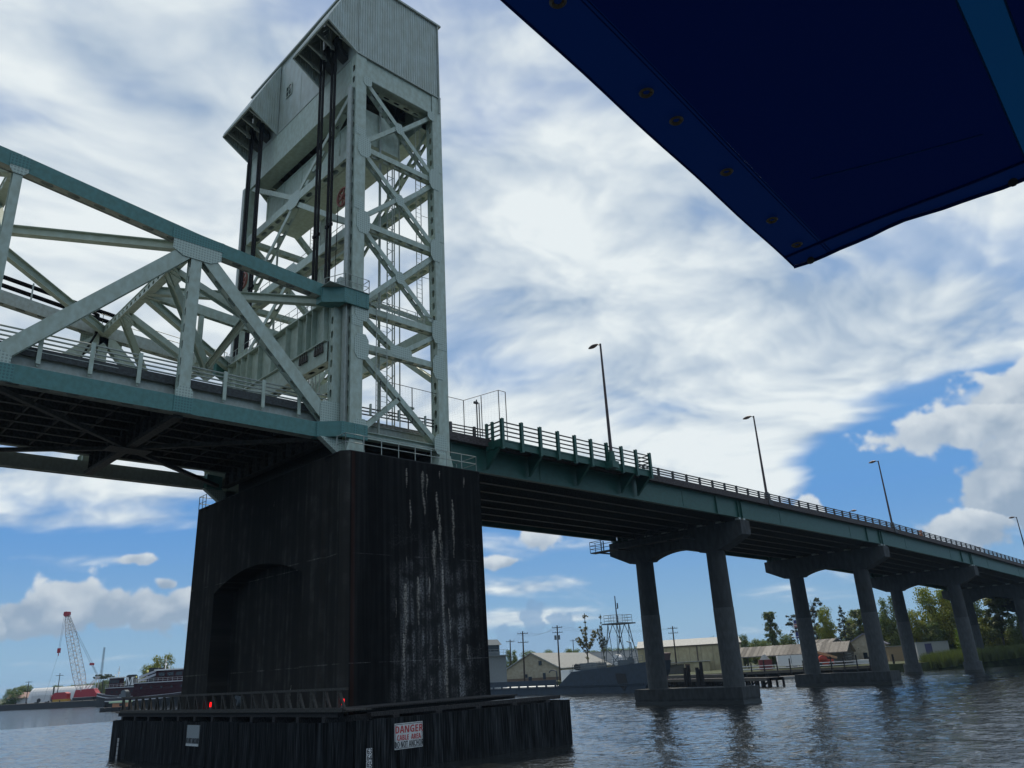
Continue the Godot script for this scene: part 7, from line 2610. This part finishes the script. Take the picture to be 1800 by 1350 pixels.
func canopy() -> void:
	var t := thing("boat_canopy", "dark blue fabric canopy of the boat overhead, with eyelets along its hem", "canopy", EYE + Vector3(0, 1.1, 0))
	var weave := ntex(0.2, Color(0.75, 0.75, 0.75), Color(1, 1, 1), 3, 90)
	var cloth := textured(lin(0.002, 0.012, 0.10), weave, Vector3(6, 6, 6), 0.8)
	cloth.metallic_specular = 0.15
	cloth.backlight_enabled = true
	cloth.backlight = lin(0.2, 0.24, 0.24)
	var hem := textured(lin(0.002, 0.025, 0.16), weave, Vector3(6, 6, 6), 0.7)
	hem.metallic_specular = 0.2
	hem.backlight_enabled = true
	hem.backlight = lin(0.2, 0.22, 0.22)
	var A := Vector3(2.10, 0, -0.88)
	var B := Vector3(-2.6, 0.02, -0.36)
	var C := Vector3(2.30, 0.0, 1.9)
	var D := Vector3(-2.6, 0.02, 1.9)
	var P := func(u: float, v: float) -> Vector3:
		var p: Vector3 = A.lerp(B, u).lerp(C.lerp(D, u), v)
		p.y += 0.010 * sin(PI * clampf(v * 1.6, 0.0, 1.0)) * sin(u * 9.0) + 0.006 * sin(u * 33.0 + v * 21.0) * sin(PI * clampf(v * 2.2, 0.0, 1.0)) + 0.02 * sin(PI * v)
		if v < 0.001: p.z += 0.0012 * sin(u * 60.0)
		if u < 0.001: p.x += 0.008 * sin(v * 41.0) + 0.004 * sin(v * 97.0)
		return p
	# panels: the hems and the strap are single layers of their own stuff
	var nu := 60
	var panel := func(mb: MB, u0: float, u1: float, v0: float, v1: float, cu: int, cv: int) -> void:
		for i in cu:
			for j in cv:
				var a: Vector3 = P.call(lerpf(u0, u1, float(i) / cu), lerpf(v0, v1, float(j) / cv))
				var b: Vector3 = P.call(lerpf(u0, u1, float(i + 1) / cu), lerpf(v0, v1, float(j) / cv))
				var c: Vector3 = P.call(lerpf(u0, u1, float(i + 1) / cu), lerpf(v0, v1, float(j + 1) / cv))
				var d: Vector3 = P.call(lerpf(u0, u1, float(i) / cu), lerpf(v0, v1, float(j + 1) / cv))
				mb.quad(a, b, c, d, Vector3.DOWN)
	var m := MB.new()
	panel.call(m, 0.016, 1.0, 0.042, 0.225, nu, 12)
	panel.call(m, 0.016, 1.0, 0.25, 1.0, nu, 24)
	obj("cloth", m, cloth, t)
	var along := MB.new()
	panel.call(along, 0.0, 1.0, 0.0, 0.042, nu * 2, 3)
	for i in nu:
		along.tube(P.call(float(i) / nu, 0.0), P.call(float(i + 1) / nu, 0.0), 0.003, 0.003, 6, false)
	for v in [0.038, 0.041]:
		for i in nu:
			along.tube(P.call(float(i) / nu, v) + Vector3(0, -0.001, 0), P.call(float(i + 1) / nu, v) + Vector3(0, -0.001, 0), 0.0012, 0.0012, 4, false)
	obj("side_hem", along, hem, t)
	var ends := MB.new()
	panel.call(ends, 0.0, 0.016, 0.042, 1.0, 3, 60)
	for j in 60:
		var v0 := j / 60.0
		var v1 := (j + 1) / 60.0
		ends.tube(P.call(0.0, v0) + Vector3(0, -0.004, 0), P.call(0.0, v1) + Vector3(0, -0.004, 0), 0.005, 0.005, 6, false)
		ends.tube(P.call(0.016, v0) + Vector3(0, -0.003, 0), P.call(0.016, v1) + Vector3(0, -0.003, 0), 0.004, 0.004, 5, false)
	obj("end_hem", ends, hem, t)
	var web := textured(lin(0.003, 0.06, 0.21), weave, Vector3(10, 10, 10), 0.7)
	web.backlight_enabled = true
	web.backlight = lin(0.36, 0.38, 0.36)
	web.metallic_specular = 0.2
	var strap := MB.new()
	panel.call(strap, 0.016, 1.0, 0.225, 0.25, nu, 1)
	for e in [0.225, 0.25]:
		for i in nu:
			strap.tube(P.call(lerpf(0.016, 1.0, float(i) / nu), e), P.call(lerpf(0.016, 1.0, float(i + 1) / nu), e), 0.002, 0.002, 4, false)
	obj("strap", strap, web, t)
	# a seam with a soft fold beside it
	var seam := MB.new()
	for i in 12:
		var k0 := i / 12.0
		var k1 := (i + 1) / 12.0
		seam.tube(P.call(lerpf(0.085, 0.055, k0), lerpf(0.075, 0.205, k0)) + Vector3(0, -0.002, 0), P.call(lerpf(0.085, 0.055, k1), lerpf(0.075, 0.205, k1)) + Vector3(0, -0.002, 0), 0.0012, 0.0012, 5, false)
	obj("seam", seam, web, t)
	# brass eyelets along the hem
	var brass := mat(lin(0.10, 0.09, 0.065), 0.45, 0.5)
	for q in [[0.0646, 0.0215], [0.0265, 0.0212], [0.1263, 0.0244], [0.1795, 0.0255], [0.2051, 0.0245], [0.271, 0.027], [0.36, 0.026], [0.45, 0.026]]:
		var c: Vector3 = P.call(q[0], q[1]) + Vector3(0, -0.007, 0)
		var e := MB.new()
		for i in 16:
			var a0 := TAU * i / 16.0
			var a1 := TAU * (i + 1) / 16.0
			var d0 := Vector3(cos(a0), 0, sin(a0))
			var d1 := Vector3(cos(a1), 0, sin(a1))
			e.quad(c + d0 * 0.016, c + d1 * 0.016, c + d1 * 0.012 - Vector3(0, 0.004, 0), c + d0 * 0.012 - Vector3(0, 0.004, 0), Vector3.DOWN)
			e.quad(c + d0 * 0.012 - Vector3(0, 0.004, 0), c + d1 * 0.012 - Vector3(0, 0.004, 0), c + d1 * 0.007 + Vector3(0, 0.002, 0), c + d0 * 0.007 + Vector3(0, 0.002, 0), Vector3.DOWN)
		obj("eyelet", e, brass, t)
	for q in [[0.004, 0.02], [0.004, 0.21]]:
		var c: Vector3 = P.call(q[0], q[1])
		var e := MB.new()
		e.tube(c + Vector3(0.004, -0.012, 0), c + Vector3(0.012, -0.012, 0), 0.012, 0.008, 10)
		obj("snap", e, brass, t)
	# the aluminium bow that carries the cloth behind the viewer
	var fr := MB.new()
	fr.path([Vector3(-2.5, -5.0, -0.3), Vector3(-2.5, -0.1, -0.3), Vector3(-2.5, -0.03, 0.0), Vector3(-2.5, -0.03, 1.5), Vector3(-2.5, -0.1, 1.8), Vector3(-2.5, -5.0, 1.8)], 0.016, 8)
	obj("frame_tube", fr, mat(lin(0.6, 0.6, 0.6), 0.3, 0.9), t)
